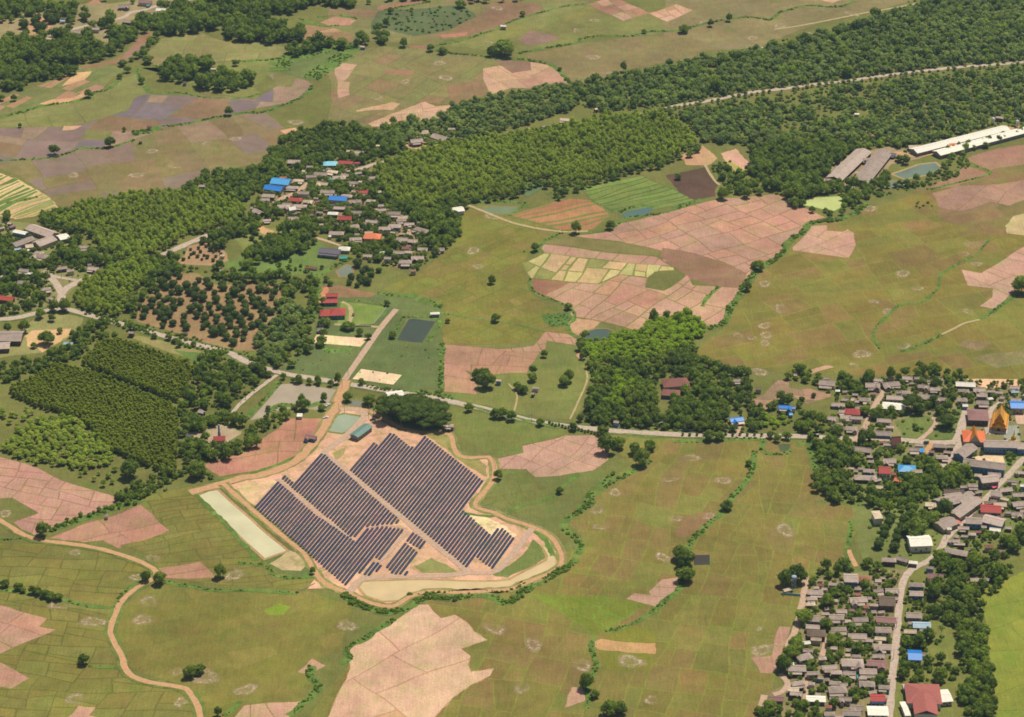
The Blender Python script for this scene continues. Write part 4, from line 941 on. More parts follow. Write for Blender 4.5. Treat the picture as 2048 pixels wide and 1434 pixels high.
house("T", 1565, 1010, 1962, 1022, "g", w=13, he=6.6, hip=False, rise=2.8, wall=3, win=9, name="school_block", cat="school", label="long grey-roofed school block behind the pale courtyard", landmark="far school block", porch=False)
house("T", 1955, 1030, 2100, 1035, "g", w=12, he=6, hip=False, rise=2.6, wall=3, name="school_block", cat="school", label="short grey roof at the right end of the far school block", porch=False)
house("T", 1275, 1135, 1440, 1015, "g", w=13, he=4.6, hip=False, rise=2.6, wall=3, name="hall", cat="hall", label="wide grey gabled hall beside the lane left of the school yard", landmark="wide grey hall", porch=False)
house("T", 380, 525, 640, 548, "w", w=13, he=3.8, hip=True, rise=2.0, name="hall", cat="hall", label="bright white hip-roofed hall between big dark trees", landmark="bright white hall", porch=False)
house("T", 1242, 278, 1478, 290, "w", w=9, he=4, hip=False, rise=2.0, name="hall", cat="hall", label="long white roof beside the pink sand lot", landmark="long white roof", porch=False)
house("T", 1878, 545, 2050, 548, "b", w=14, he=6, hip=False, rise=2.0, wall=2, label="bright blue roofed building behind the temple", landmark="blue roof behind the temple", porch=False)
house("T", 480, 975, 592, 965, "m", w=8, he=4.2, hip=False, rise=6.0, label="steep reddish brown gable rising from a grey house", porch=False)
house("T", 1380, 655, 1630, 665, "p", w=21, he=5.5, hip=True, rise=3.4, name="monks_hall", cat="hall", label="dull red and grey hip-roofed monks' hall behind the orange hall", landmark="dull red monks' hall", porch=False)
house("U", 1430, 705, 1642, 718, "r", w=11, he=4.6, hip=True, rise=3.2, label="red hip-roofed house among grey roofs beside the narrow lane", landmark="red house by the lane", porch=False)
house("W", 60, 158, 232, 168, "r", w=12, he=6.0, hip=False, rise=2.6, wall=0, win=3, label="red two-storey house with white walls beside the sky blue roof", landmark="red house in the trees", porch=False)
house("W", 328, 110, 572, 122, "c", w=12, he=4.2, hip=True, rise=2.6, label="sky blue hip-roofed house surrounded by dark trees", landmark="sky blue house", porch=False)
house("W", 280, 240, 385, 262, "o", w=6, he=2.8, hip=False, name="shed", cat="shed", label="small orange lean-to roof beside the red two-storey house", porch=False)
house("W", 1450, 665, 1735, 682, "r", w=13, he=4.8, hip=False, rise=2.6, wall=0, label="bright red roofed house right of the village road", landmark="bright red roadside roof", porch=False)
house("W", 1590, 470, 1740, 490, "g", w=10, he=6.0, hip=False, rise=1.5, wall=0, win=3, label="grey-roofed white house with three dark windows beside the village road", porch=False)
house("W", 1490, 800, 1780, 870, "g", w=14, he=5, hip=False, rise=2.0, name="hall", cat="hall", label="broad plain grey hall below the bright red roof", porch=False)
house("W", 1245, 840, 1470, 850, "g", w=11, he=5.5, hip=False, rise=1.8, wall=3, win=3, label="grey-roofed blue-walled house opposite the long market shed", porch=False)
house("W", -20, 785, 100, 785, "l", w=13, he=7.0, hip=True, rise=1.0, wall=0, label="pale flat-topped terrace house at the edge of the dark orchard", landmark="pale terrace house", porch=False)
house("U", 1430, 918, 1612, 925, "g", w=13, he=4.6, hip=False, rise=1.8, wall=0, label="square plain grey roof with white front beside the narrow lane", porch=False) if False else None
house("E", 1885, 1075, 2040, 1065, "m", w=16, he=4.6, hip=True, rise=4.6, label="large reddish brown hip-roofed house inside the woodland", landmark="reddish brown woodland house", porch=False)
house("E", 1885, 1122, 1990, 1128, "m", w=12, he=3.8, hip=True, rise=3.0, label="lower reddish brown roof in front of the woodland house", porch=False)
house("E", 275, 1145, 372, 1132, "w", w=13, he=4.4, hip=False, rise=1.4, wall=0, name="barn", cat="barn", label="white metal roof beside the spreading rain trees", landmark="white roof by the rain trees", porch=False)
house("Q", 545, 188, 695, 186, "r", w=7, he=4.6, hip=False, rise=2.0, wall=5, label="upper red gabled block of the walled villa", porch=False)
house("Q", 512, 245, 690, 240, "r", w=9, he=3.6, hip=False, rise=1.8, wall=5, win=2, label="second red gabled block of the walled villa, with teal front", porch=False)
house("Q", 472, 392, 600, 390, "r", w=14, he=4.0, hip=True, rise=3.0, wall=5, label="left red hip roof of the villa, next to a white canopy", porch=False)
house("Q", 590, 385, 785, 380, "r", w=16, he=4.4, hip=True, rise=3.6, wall=5, win=4, label="largest red hip-roofed villa house with teal walls", landmark="red walled villa", porch=False)
house("Q", 455, 490, 532, 488, "w", w=10, he=3.4, hip=False, rise=.9, wall=0, name="carport", cat="carport", label="white flat carport in front of the red villa", porch=False)
house("Q", 442, 580, 522, 578, "g", w=7, he=3.0, hip=True, rise=2.0, name="shed", cat="shed", label="small grey pavilion above the pale sand lot", porch=False)
house("Q", 862, 380, 892, 380, "u", w=3, he=2.2, hip=False, name="playhouse", cat="playhouse", label="tiny red play hut on the villa lawn", porch=False)
house("X", 655, 405, 790, 305, "h", w=10, he=4.4, hip=False, rise=1.4, wall=4, win=4, name="control_building", cat="building", label="green-roofed control building at the head of the solar park", landmark="green control building", porch=False, hm=5)
house("X", 150, 212, 200, 212, "w", w=6, he=3, hip=False, rise=.8, wall=0, name="kiosk", cat="kiosk", label="small white kiosk beside the orange dirt road", landmark="white kiosk", porch=False)
house("L", 470, 190, 860, 325, "g", w=15, he=4.6, hip=False, rise=3.0, wall=2, win=6, name="school_block", cat="school", label="long grey-brown school wing running down towards the white canopy", landmark="long grey school wing", porch=False)
house("L", 560, 470, 840, 365, "g", w=15, he=4.5, hip=False, rise=2.8, wall=2, name="school_block", cat="school", label="second school wing joining the long one at an angle", porch=False)
house("L", 200, 480, 515, 362, "g", w=11, he=4.2, hip=False, rise=2.4, wall=2, name="school_block", cat="school", label="narrow detached school wing beside the grass yard", landmark="narrow school wing", porch=False)
house("L", 395, 490, 520, 470, "l", w=8, he=3.4, hip=False, name="shed", cat="shed", label="pale lean-to linking the two school wings", porch=False)
house("L", 915, 372, 1072, 335, "w", w=13, he=5, hip=False, rise=1.6, wall=3, name="canopy", cat="canopy", label="bright white canopy at the end of the long school wing", landmark="white school canopy", porch=False)
house("L", 218, 250, 422, 290, "w", w=7, he=4.2, hip=False, rise=1.0, wall=3, name="school_block", cat="school", label="white low classroom block beside the grass yard", porch=False)
house("L", -120, 1288, 222, 1322, "r", w=9, he=4, hip=False, rise=1.6, name="barn", cat="barn", label="long red roof at the left edge beside the road", landmark="long red roof", porch=False)
house("D", -90, 800, 135, 800, "g", w=22, he=5.0, hip=False, rise=3.0, wall=1, name="barn", cat="barn", label="big dark open shed with grey roof in the grassy yard", landmark="big grey yard shed", porch=False)
house("D", -120, 860, 60, 852, "g", w=14, he=4.6, hip=False, rise=2.0, wall=1, name="barn", cat="barn", label="lower lean-to of the big grey yard shed", porch=False)
house("C", 1400, 885, 1945, 748, "w", w=15, he=4.4, hip=False, rise=2.4, wall=4, name="poultry_barn", cat="barn", label="longest white poultry barn in the far farm", landmark="longest white barn", porch=False)
house("C", 1535, 898, 2110, 745, "w", w=15, he=4.4, hip=False, rise=2.4, wall=4, name="poultry_barn", cat="barn", label="white poultry barn in front of the longest one, behind young trees", porch=False)
house("C", 935, 1048, 1112, 880, "g", w=19, he=4.2, hip=False, rise=3.0, wall=1, name="poultry_barn", cat="barn", label="long grey-brown barn left of its twin beside the woodland", landmark="left grey barn", porch=False)
house("C", 1090, 1068, 1235, 885, "g", w=19, he=4.2, hip=False, rise=3.0, wall=1, name="poultry_barn", cat="barn", label="long grey-brown barn right of its twin near the farm pond", landmark="right grey barn", porch=False)

# big red complex by the near village road
def complex_house():
    t = house("J", 1160, 1080, 1425, 1088, "f", w=26, he=5.5, hip=True, rise=4.2, wall=0, name="red_complex", cat="building", label="large red hip-roofed complex beside the near village road", landmark="large red complex", porch=False)
    l = t.children[0]
    MB().prism_y([(-9, 6.2), (-9, 5.9), (0, 9.6), (9, 5.9), (9, 6.2), (0, 9.9)], -28, -3).build("wing_roof", ROOFM["f"], t)
    MB().box(-8, 8, -27.3, -13.2, 0, 6.0).build("wing_wall", WALLM[0], t)
complex_house()
house("J", 1412, 1092, 1500, 1085, "w", w=16, he=4.2, hip=False, rise=1.0, wall=0, name="canopy", cat="canopy", label="white canopy on the right side of the red complex", porch=False)
house("J", 1142, 1020, 1205, 1015, "w", w=6, he=4, hip=False, name="canopy", cat="canopy", label="small white canopy behind the red complex", porch=False)
house("J", 1138, 1185, 1182, 1182, "w", w=18, he=4, hip=False, rise=.8, wall=0, name="canopy", cat="canopy", label="tall white lean-to on the road side of the red complex", porch=False)

# temple
M_GOLD = object_mat("gold_leaf", (236, 186, 60), .12, .4, .5, .03, metal=.1)
M_TILE1 = object_mat("yellow_roof_tile", (236, 172, 56), .12, .5, .4, .03)
M_TILE2 = object_mat("amber_roof_tile", (212, 132, 36), .12, .5, .4, .03)
M_TILE3 = object_mat("orange_roof_tile", (238, 122, 70), .10, .6, .3, .03)
M_TWALL = object_mat("temple_wall", (214, 170, 110), .15, .7)
def temple():
    base = gp("T", 1745, 850); tip = gp("T", 1762, 700, 10)
    ang = math.atan2(tip[1] - base[1], tip[0] - base[0]) - math.pi / 2
    t = thing("temple_hall", "temple", (base[0], base[1], 0), ang, "golden temple hall with steep tiered yellow roofs beside the gold stupa", landmark="golden temple hall", group=None)
    MB().box(-5.6, 5.6, .6, 25, 0, 5.2).build("wall", M_TWALL, t)
    MB().box(-7.6, 7.6, -2, 27, 0, .7).build("plinth", WALLM[0], t)
    for k, (hw, z0, z1, y0, y1, m) in enumerate(((7.6, 4.4, 9.4, -1.0, 26, M_TILE2), (6.0, 6.4, 13.2, 1.2, 24, M_TILE1), (4.4, 9.0, 16.8, 3.6, 22, M_TILE1))):
        r = MB().prism_y([(-hw, z0), (-hw + .1, z0 - .4), (-hw * .45, z0 + (z1 - z0) * .40 - .4), (0, z1 - .5), (hw * .45, z0 + (z1 - z0) * .40 - .4), (hw - .1, z0 - .4), (hw, z0), (hw * .45, z0 + (z1 - z0) * .42), (0, z1), (-hw * .45, z0 + (z1 - z0) * .42)], y0, y1)
        rr = r.build("roof", m, t)
        b = MB()
        for yy in (y0 - .25, y1 + .02):
            b.prism_y([(-hw - .2, z0 - .1), (-hw + .3, z0 - .1), (0, z1 - .6), (hw - .3, z0 - .1), (hw + .2, z0 - .1), (0, z1 + .6)], yy, yy + .22)
        b.tube((0, y0 - .1, z1 + .2), (0, y0 - .8, z1 + 2.2), .22, .04).build("gable_board", M_TILE2, rr)
        MB().prism_y([(-hw * .8, z0 + .05), (hw * .8, z0 + .05), (0, z1 - .8)], y0 + .5, y0 + .9).build("gable", M_GOLD, rr)
        if k:
            s = MB()
            for sx in (-1, 1):
                s.prism_y([(sx * hw * .5, z0 + (z1 - z0) * .375 + .12), (sx * hw * .62, z0 + (z1 - z0) * .29 + .12), (sx * hw * .62, z0 + (z1 - z0) * .29 + .3), (sx * hw * .5, z0 + (z1 - z0) * .375 + .3)][::(1 if sx < 0 else -1)], y0, y1)
            s.build("tile_band", M_TILE2, rr)
    for sx in (-1, 1):
        for yy in (-.6, 6, 12.5, 19, 25.6):
            MB().tube((sx * 6.7, yy, .7), (sx * 6.7, yy, 4.6), .3, .26, 8).build("column", M_TWALL, t)
    MB().box(-1.2, 1.2, .45, .597, .7, 3.8).build("door", M_WOOD, t)
    HOUSES.append((base[0], base[1] + 12, 9, 16, 0))
    # stupa
    s0 = gp("T", 1920, 985)
    st = thing("stupa", "stupa", (s0[0], s0[1], 0), .2, "golden bell-shaped stupa in front of the grey paved temple court", landmark="golden stupa")
    MB().box(-5, 5, -5, 5, 0, 1.2).build("plinth", WALLM[0], st)
    MB().box(-3.8, 3.8, -3.8, 3.8, 1.2, 2.6).box(-3.1, 3.1, -3.1, 3.1, 2.6, 3.8).build("base", M_GOLD, st)
    MB().lathe([(2.8, 3.8), (2.9, 4.4), (2.3, 4.8), (2.2, 5.6), (2.0, 6.8), (1.4, 7.9), (1.0, 8.2), (1.0, 8.6), (.75, 8.7), (.5, 10.2), (.3, 12), (.1, 14.5)], 18).build("bell", M_GOLD, st)
    HOUSES.append((s0[0], s0[1], 5, 5, 0))
    # orange hall
    a = gp("T", 1322, 895, 4); b = gp("T", 1592, 905, 4)
    l = math.hypot(b[0] - a[0], b[1] - a[1]); ang = math.atan2(b[1] - a[1], b[0] - a[0]); w = 21
    h = thing("orange_hall", "hall", ((a[0] + b[0]) / 2, (a[1] + b[1]) / 2, 0), ang, "orange hip-roofed temple hall with a steep amber gable", landmark="orange temple hall")
    roof_mesh(l, w, 4.2, 9.0, True).build("roof", M_TILE3, h)
    MB().box(-l / 2 + 1.2, l / 2 - 1.2, -w / 2 + 1.2, w / 2 - 1.2, 0, 3.95).build("wall", WALLM[0], h)
    g = MB().prism_y([(-4.6, 5.0), (-4.6, 4.7), (-1.8, 8.6), (0, 12.0), (1.8, 8.6), (4.6, 4.7), (4.6, 5.0), (1.9, 9.0), (0, 12.5), (-1.9, 9.0)], -w / 2 - 1.5, 5.5).build("gable_roof", M_TILE2, h)
    MB().prism_y([(-3.9, 4.9), (3.9, 4.9), (1.6, 8.4), (0, 11.6), (-1.6, 8.4)], -w / 2 - .9, -w / 2 - .5).build("gable", WALLM[0], g)
    HOUSES.append(((a[0] + b[0]) / 2, (a[1] + b[1]) / 2, l / 2, w / 2, ang))
temple()

# crematorium with its chimney
def crematorium():
    c = gp("G", 1285, 250)
    t = thing("crematorium", "crematorium", (c[0], c[1], 0), .1, "small red-roofed crematorium with a tall grey chimney among trees", landmark="crematorium chimney")
    MB().box(-4, 4, -3, 3, 0, 4.2).build("wall", WALLM[0], t)
    MB().prism([(-4.2, 4.2), (-4.2, 4.0), (0, 6.6), (4.2, 4.0), (4.2, 4.2), (0, 6.9)], -5.4, 5.4).build("roof", ROOFM["r"], t)
    MB().box(-1.2, 1.2, 3.2, 5.4, 0, 9).tube((0, 4.3, 9), (0, 4.3, 16), .95, .7, 10).build("chimney", object_mat("chimney_paint", (150, 170, 186), .1), t)
    HOUSES.append((c[0], c[1], 6, 6, 0))
crematorium()

# water towers and silos
def water_tower(fr, x, y, h, label, landmark=None):
    c = gp(fr, x, y)
    t = thing("water_tower", "water tower", (c[0], c[1], 0), .3, label, landmark=landmark)
    m = object_mat("tower_paint", (178, 196, 210), .1)
    for sx in (-1, 1):
        for sy in (-1, 1): MB().tube((sx * 1.5, sy * 1.5, 0), (sx * 1.2, sy * 1.2, h), .16, .14, 6).build("leg", m, t)
    br = MB()
    for z in (h * .35, h * .7): br.box(-1.4, 1.4, -1.42, -1.32, z, z + .12).box(-1.4, 1.4, 1.32, 1.42, z, z + .12)
    br.build("brace", m, t)
    MB().lathe([(1.9, h), (2.1, h + .3), (2.1, h + 2.6), (1.2, h + 3.2), (.2, h + 3.4)], 14).build("tank", m, t)
    HOUSES.append((c[0], c[1], 3, 3, 0))
water_tower("N", 325, 190, 10, "pale blue water tower on legs beside the near village's corner trees", "pale water tower")
def silo(fr, x, y, label):
    c = gp(fr, x, y)
    t = thing("feed_silo", "silo", (c[0], c[1], 0), 0, label, group="feed silos at the poultry farm")
    m = object_mat("silo_metal", (232, 228, 218), .06, .4, .4)
    for k in range(4):
        a = math.pi / 4 + k * math.pi / 2; MB().tube((1.5 * math.cos(a), 1.5 * math.sin(a), 0), (1.5 * math.cos(a), 1.5 * math.sin(a), 3), .12).build("leg", m, t)
    MB().lathe([(.3, 1.2), (1.7, 3), (1.7, 8), (.3, 9.4)], 14).build("tank", m, t)
silo("C", 1866, 730, "white feed silo above the far end of the longest white barn")
silo("C", 2006, 745, "white feed silo on the bare earth right of the longest barn")

# vehicles
def pickup(fr, x, y, ang, col, label, van=False):
    c = gp(fr, x, y)
    t = thing("van" if van else "pickup_truck", "van" if van else "pickup", (c[0], c[1], 0), ang, label)
    m = object_mat("car_paint_" + ("dark" if sum(col) < 300 else "light"), col, .03, .3, .5, 0)
    if van:
        MB().prism([(-1, .45), (1, .45), (1, 1.2), (.85, 2.1), (-.85, 2.1), (-1, 1.2)], -2.6, 2.4).build("body", m, t)
        MB().box(-2.0, 2.0, -1.02, -.96, 1.25, 1.8).build("side_window", M_GLASS, t)
    else:
        MB().box(-2.6, -.5, -.95, .95, .5, .75).box(-2.6, -.5, -.95, -.85, .75, 1.15).box(-2.6, -.5, .85, .95, .75, 1.15).box(-2.6, -2.5, -.84, .84, .75, 1.15).box(-.497, 1.5, -.95, .95, .5, 1.15).box(1.503, 2.6, -.9, .9, .5, 1.05).build("body", m, t)
        MB().prism_y([(-.45, 1.152), (1.6, 1.152), (.95, 1.75), (-.35, 1.75)], -.82, .82).build("cabin", m, t)
        MB().box(-.2, .8, -.86, -.822, 1.22, 1.62).build("side_window", M_GLASS, t)
    for sx in (-1.65, 1.65):
        for sy in (-.9, .9):
            MB().tube((sx, sy - .12, .4), (sx, sy + .12, .4), .4, .4, 12).build("wheel", object_mat("tyre", (30, 30, 30), .1) if "tyre" not in bpy.data.materials else bpy.data.materials["tyre"], t)
pickup("X", 428, 140, .9, (240, 238, 232), "white pickup parked beside the dirt road above the white kiosk")
pickup("X", 408, 250, .2, (236, 230, 220), "white pickup parked where the dirt track leaves the white kiosk")
pickup("X", 824, 268, .6, (70, 74, 84), "dark pickup parked at the head of the green control building")
pickup("W", 845, 752, .1, (40, 52, 84), "dark blue van in the yard beside the blue-walled hall", van=True)
pickup("W", 1240, 790, .9, (235, 232, 228), "white pickup beside the long market shed on the road")
pickup("W", 1040, 690, .8, (235, 230, 222), "white pickup parked behind the long market shed")

# walls and fences
def post_fence(name, fr, s, h, label, mcol=(170, 172, 170), step=3.5, solid=False, closed=False, cat="fence", landmark=None):
    p = smooth_line(pts(fr, s), step) if not solid else pts(fr, s)
    c = p[0]
    m = object_mat(name + "_paint", mcol, .1, .8)
    t = thing(name, cat, (c[0], c[1], 0), 0, label, landmark=landmark)
    q = [(x - c[0], y - c[1]) for x, y in p]
    if solid:
        mb = MB()
        for a, b in zip(q, q[1:]):
            d = Vector((b[0] - a[0], b[1] - a[1])); n = Vector((-d.y, d.x)).normalized() * .12
            e = d.normalized() * .1
            v = [(a[0] - e.x - n.x, a[1] - e.y - n.y), (b[0] - n.x, b[1] - n.y), (b[0] + n.x, b[1] + n.y), (a[0] - e.x + n.x, a[1] - e.y + n.y)]
            mb.add([(x, y, 0) for x, y in v] + [(x, y, h) for x, y in v], [(3, 2, 1, 0), (4, 5, 6, 7), (0, 1, 5, 4), (1, 2, 6, 5), (2, 3, 7, 6), (3, 0, 4, 7)])
        mb.build("panel", m, t)
    else:
        mp = MB(); mr = MB()
        for i, (x, y) in enumerate(q):
            mp.tube((x, y, 0), (x, y, h), .09, .09, 4)
            if i:
                for z in (h * .5, h * .95): mr.tube((q[i - 1][0], q[i - 1][1], z), (x, y, z), .035, .035, 3)
        o = mp.build("post", m, t); o['kind'] = 'stuff'
        mr.build("wire", m, t)
    return t
post_fence("perimeter_fence", "S", "770,40 870,38 945,58 1025,105 1115,145 1215,160 1345,162 1358,190 1372,245 1395,277 1450,285 1535,278 1560,320 1570,380", 2.4, "grey wire fence along the solar park's upper edge", step=3)
post_fence("perimeter_fence", "S", "1480,545 1560,565 1625,597 1700,620 1785,650 1860,700 1910,770 1918,830", 2.4, "grey wire fence along the solar park's right edge beside the track", step=3)
post_fence("concrete_channel", "S", "565,980 590,965 640,940", .8, "short grey concrete channel wall at the solar park's left corner", (190, 180, 160), solid=True, cat="wall")
post_fence("boundary_wall", "Q", "1272,340 1200,440 1120,535", 1.8, "pale wall along the right side of the villa lawn", (206, 196, 180), solid=True, cat="wall")
post_fence("boundary_wall", "Q", "865,558 960,556 1090,560", 1.5, "pale wall along the near side of the villa lawn", (196, 184, 166), solid=True, cat="wall")
post_fence("boundary_wall", "N", "205,240 300,246 395,255", 2.0, "pale blue wall below the water tower at the paddies", (150, 176, 186), solid=True, cat="wall")
post_fence("roadside_fence", "U", "30,975 110,968 260,968", 1.3, "orange picket fence beside the main road by the blue roof", (206, 110, 40), 1.5 and 2.0)
post_fence("roadside_wall", "I", "20,180 110,178", 1.2, "pale blue fence beside the main road at the woodland", (170, 190, 200), solid=True, cat="wall")
post_fence("boundary_wall", "W", "1430,900 1430,905", 1.0, "x", solid=True) if False else None
def gate():
    c = gp("E", 1885, 1330)
    t = thing("white_arch", "arch", (c[0], c[1], 0), .1, "white arched gate beside the main road at the woodland edge")
    m = object_mat("arch_paint", (236, 234, 228), .05)
    mb = MB(); pr = None
    for k in range(13):
        a = math.pi * k / 12; p = (4.2 * math.cos(a), 0, 2.2 + 3.2 * math.sin(a))
        if pr: mb.tube(pr, p, .28, .28, 6)
        pr = p
    mb.build("arch", m, t)
    for sx in (-1, 1): MB().box(sx * 4.2 - .35, sx * 4.2 + .35, -.35, .35, 0, 2.4).build("pillar", m, t)
gate()

# awnings and utility poles
def awning(fr, x, y, col, label):
    c = gp(fr, x, y, 2.5)
    t = thing("awning", "awning", (c[0], c[1], 0), .6, label)
    m = object_mat("awning_cloth", col, .06)
    MB().prism([(-2.4, 2.4), (-2.4, 2.3), (2.4, 3.1), (2.4, 3.2)], -3, 3).build("canopy", m, t)
    for sx in (-1, 1): MB().tube((sx * 2.8, -2.2, 0), (sx * 2.8, -2.2, 2.35), .06).build("post", M_WOOD, t)
awning("W", 1135, 850, (236, 96, 88), "red shop awning in front of the wide grey roadside building")
awning("W", 1640, 352, (240, 110, 120), "pink awning in front of the grey two-storey shophouse")
awning("T", 838, 1064, (40, 150, 220), "small blue tarpaulin shelter beside the grey house and dirt lane")
M_POLE = object_mat("concrete_pole", (178, 168, 152), .1)
def pole(fr, x, y, h=9.5):
    c = gp(fr, x, y)
    t = thing("utility_pole", "utility pole", (c[0], c[1], 0), random.uniform(-.4, .4), None, "thin concrete utility pole", "utility poles along roads")
    MB().tube((0, 0, 0), (0, 0, h), .2, .13, 6).build("mast", M_POLE, t)
    MB().box(-1.1, 1.1, -.06, .06, h - 1, h - .85).build("crossarm", M_POLE, t)
for q in ("X 525,200", "X 575,205", "X 790,260", "X 800,215", "X 835,262", "Q 745,1290", "Q 815,1150", "Q 455,1130", "Q 40,1075", "S 1080,135", "U 305,955", "I 62,185", "T 180,860", "N 1330,560", "N 1345,300", "N 1300,870", "W 990,1080", "W 1420,590", "D 1080,830", "D 1460,985", "E 1120,1300", "L 970,990", "L 1150,1010", "U 520,780"):
    f, xy = q.split(); pole(f, *map(float, xy.split(',')))

# ------------------------------------------------------------------ solar park
def solar_mat():
    m, nt, b = newmat("solar_glass"); p = pos(nt)
    oi = nt.nodes.new("ShaderNodeObjectInfo").outputs["Random"]
    a = mixcol(nt, oi, alb((42, 58, 82)), alb((74, 72, 82)))
    f = maprange(nt, noise(nt, .35, 3, p), .3, .7, .8, 1.2)
    nt.links.new(mulcol(nt, a, f), b.inputs["Base Color"]); spec0(b, .5, .2)
    return m
M_SOLAR = solar_mat(); M_STEEL = object_mat("galvanised_steel", (150, 150, 150), .1, .5, .4)
SOL_D = np.array([.358, .934]); SOL_D /= np.linalg.norm(SOL_D); SOL_N = np.array([SOL_D[1], -SOL_D[0]])
SOL_SP = 3.44
def solar_block(s, desc, phase=0.0):
    poly = np.array(pts("S", s)); ang = math.atan2(SOL_D[1], SOL_D[0])
    n = poly @ SOL_N; d = poly @ SOL_D
    k0, k1 = math.ceil(n.min() / SOL_SP - phase), math.floor(n.max() / SOL_SP - phase)
    rows = []
    for k in range(k0, k1 + 1):
        c = (k + phase) * SOL_SP; xs = []
        for i in range(len(poly)):
            a, b = n[i - 1] - c, n[i] - c
            if (a <= 0) != (b <= 0): xs.append(d[i - 1] + (d[i] - d[i - 1]) * a / (a - b))
        xs.sort()
        for a, b in zip(xs[::2], xs[1::2]):
            if b - a > 4: rows.append((c, a, b))
    for i, (c, a, b) in enumerate(rows):
        q = math.floor((b - a) / 2.0) * 2.0; a = (a + b - q) / 2; L = q
        o = SOL_D * (a + L / 2) + SOL_N * c
        lab = "dark blue solar row, %s from the left in the %s" % (ORD[i].replace(" nearest", "").replace("nearest", "first") if i < 20 else ordinal(i).split()[0], desc)
        t = thing("solar_panel_row", "solar panel row", (o[0], o[1], .25), ang, lab, group="solar rows in the " + desc)
        mb = MB(); x = -L / 2
        while x < L / 2 - .5:      # tables of modules with narrow gaps
            e = min(x + 12, L / 2)
            mb.prism([(-1.02, .58), (-1.02, .52), (.95, .91), (.95, .97)], x + .06, e - .06); x = e
        mb.build("panel", M_SOLAR, t)
        st = MB(); x = -L / 2 + 1.2
        while x < L / 2: st.box(x - .06, x + .06, -.06, .06, -.2, .66); x += 4
        st.box(-L / 2 + .3, L / 2 - .3, -.05, .05, .64, .70)
        st.build("support_frame", M_STEEL, t)
solar_block("328,552 450,418 640,585 846,726 904,662 1000,650 1104,667 973,826 945,806 800,958", "block by the long pale pond", .0)
solar_block("462,402 480,380 530,420 665,276 690,280 1095,634 1000,640 900,653 850,704 820,704", "block left of the site road", .3)
solar_block("817,363 944,219 973,236 1036,167 1128,242 1150,240 1197,182 1510,422 1400,565 1540,693 1592,650 1668,715 1550,870 1465,808 1412,858", "block right of the site road", .6)
solar_block("1000,855 1088,738 1110,735 1175,788 1086,898 1037,895", "small block near the tan pond", .2)
solar_block("1099,722 1138,673 1216,735 1187,771", "tiny block between two tracks", .1)
solar_block("888,898 940,833 985,839 960,878 917,901", "three-row group by tan pond", .5)
solar_block("1085,890 1110,872 1122,888 1100,902", "last group by tan pond", .5)
for txt, fr, x, y in (("long pale pond", "S", 270, 630), ("solar park's green pond", "S", 795, 120), ("tan pond", "S", 1300, 950), ("grey-brown roadside pond", "D", 1750, 1150), ("dark villa pond", "Q", 1630, 610), ("algae-covered pond", "C", 870, 1190),
                      ("farm pond", "C", 1430, 1010), ("small dark paddy pond", "I", 160, 935), ("brown river bend", "M", 1600, 590), ("round woodland pond", "E", 1510, 780), ("straw-striped plots", "A", 130, 1170),
                      ("big pale ploughed field", "H", 400, 1050), ("dirt road bend", "G", 905, 1020), ("pale upper sand lot", "Q", 700, 720), ("pale lower sand lot", "Q", 1160, 1155), ("burned brown field", "C", 130, 1080),
                      ("green striped field", "B", 1700, 1120), ("far purple flooded plots", "A", 900, 650), ("sand pit", "C", 360, 930), ("large fan of pink fields", "F", 300, 250), ("far orange ploughed field", "A", 590, 65)):
    u, v = fp(fr, x, y); LANDMARKS.append((txt, u, v, None))

# ------------------------------------------------------------------ trees
def ico(level):
    bm = bmesh.new(); bmesh.ops.create_icosphere(bm, subdivisions=level, radius=1.0)
    v = np.array([x.co[:] for x in bm.verts]); f = np.array([[q.index for q in x.verts] for x in bm.faces]); bm.free(); return v, f
ICO1, ICO2 = ico(1), ico(2)

def crown(rng, lobes, ntri, size, inner=ICO1, ishrink=.82):
    """lobes: (x, y, z, rx, rz). A leafy body of many small leaf clumps around lumpy boughs"""
    V = []; F = []; o = 0
    tot = sum(l[3] ** 2 for l in lobes)
    for (x, y, z, rx, rz) in lobes:
        v = inner[0] * (1 + rng.normal(0, .10, (len(inner[0]), 1)))
        V.append(v * np.array([rx, rx, rz]) * ishrink + np.array([x, y, z])); F.append(inner[1] + o); o += len(v)
        k = max(6, int(ntri * rx * rx / tot))
        d = rng.normal(0, 1, (k, 3)); d[:, 2] = d[:, 2] + .25; d /= np.linalg.norm(d, axis=1)[:, None]
        rr = rng.uniform(.80, 1.10, (k, 1))
        c = d * rr * np.array([rx, rx, rz]) + np.array([x, y, z])
        nrm = d + rng.normal(0, .45, (k, 3)); nrm /= np.linalg.norm(nrm, axis=1)[:, None]
        t = np.cross(nrm, rng.normal(0, 1, (k, 3))); t /= np.linalg.norm(t, axis=1)[:, None]; bt = np.cross(nrm, t)
        s = size * rng.uniform(.6, 1.35, (k, 1))
        tri = np.stack([c + t * s, c - t * s * .5 + bt * s * .87, c - t * s * .5 - bt * s * .87], 1).reshape(-1, 3)
        V.append(tri); F.append(np.arange(o, o + 3 * k).reshape(-1, 3)); o += 3 * k
    return np.concatenate(V), np.concatenate(F)

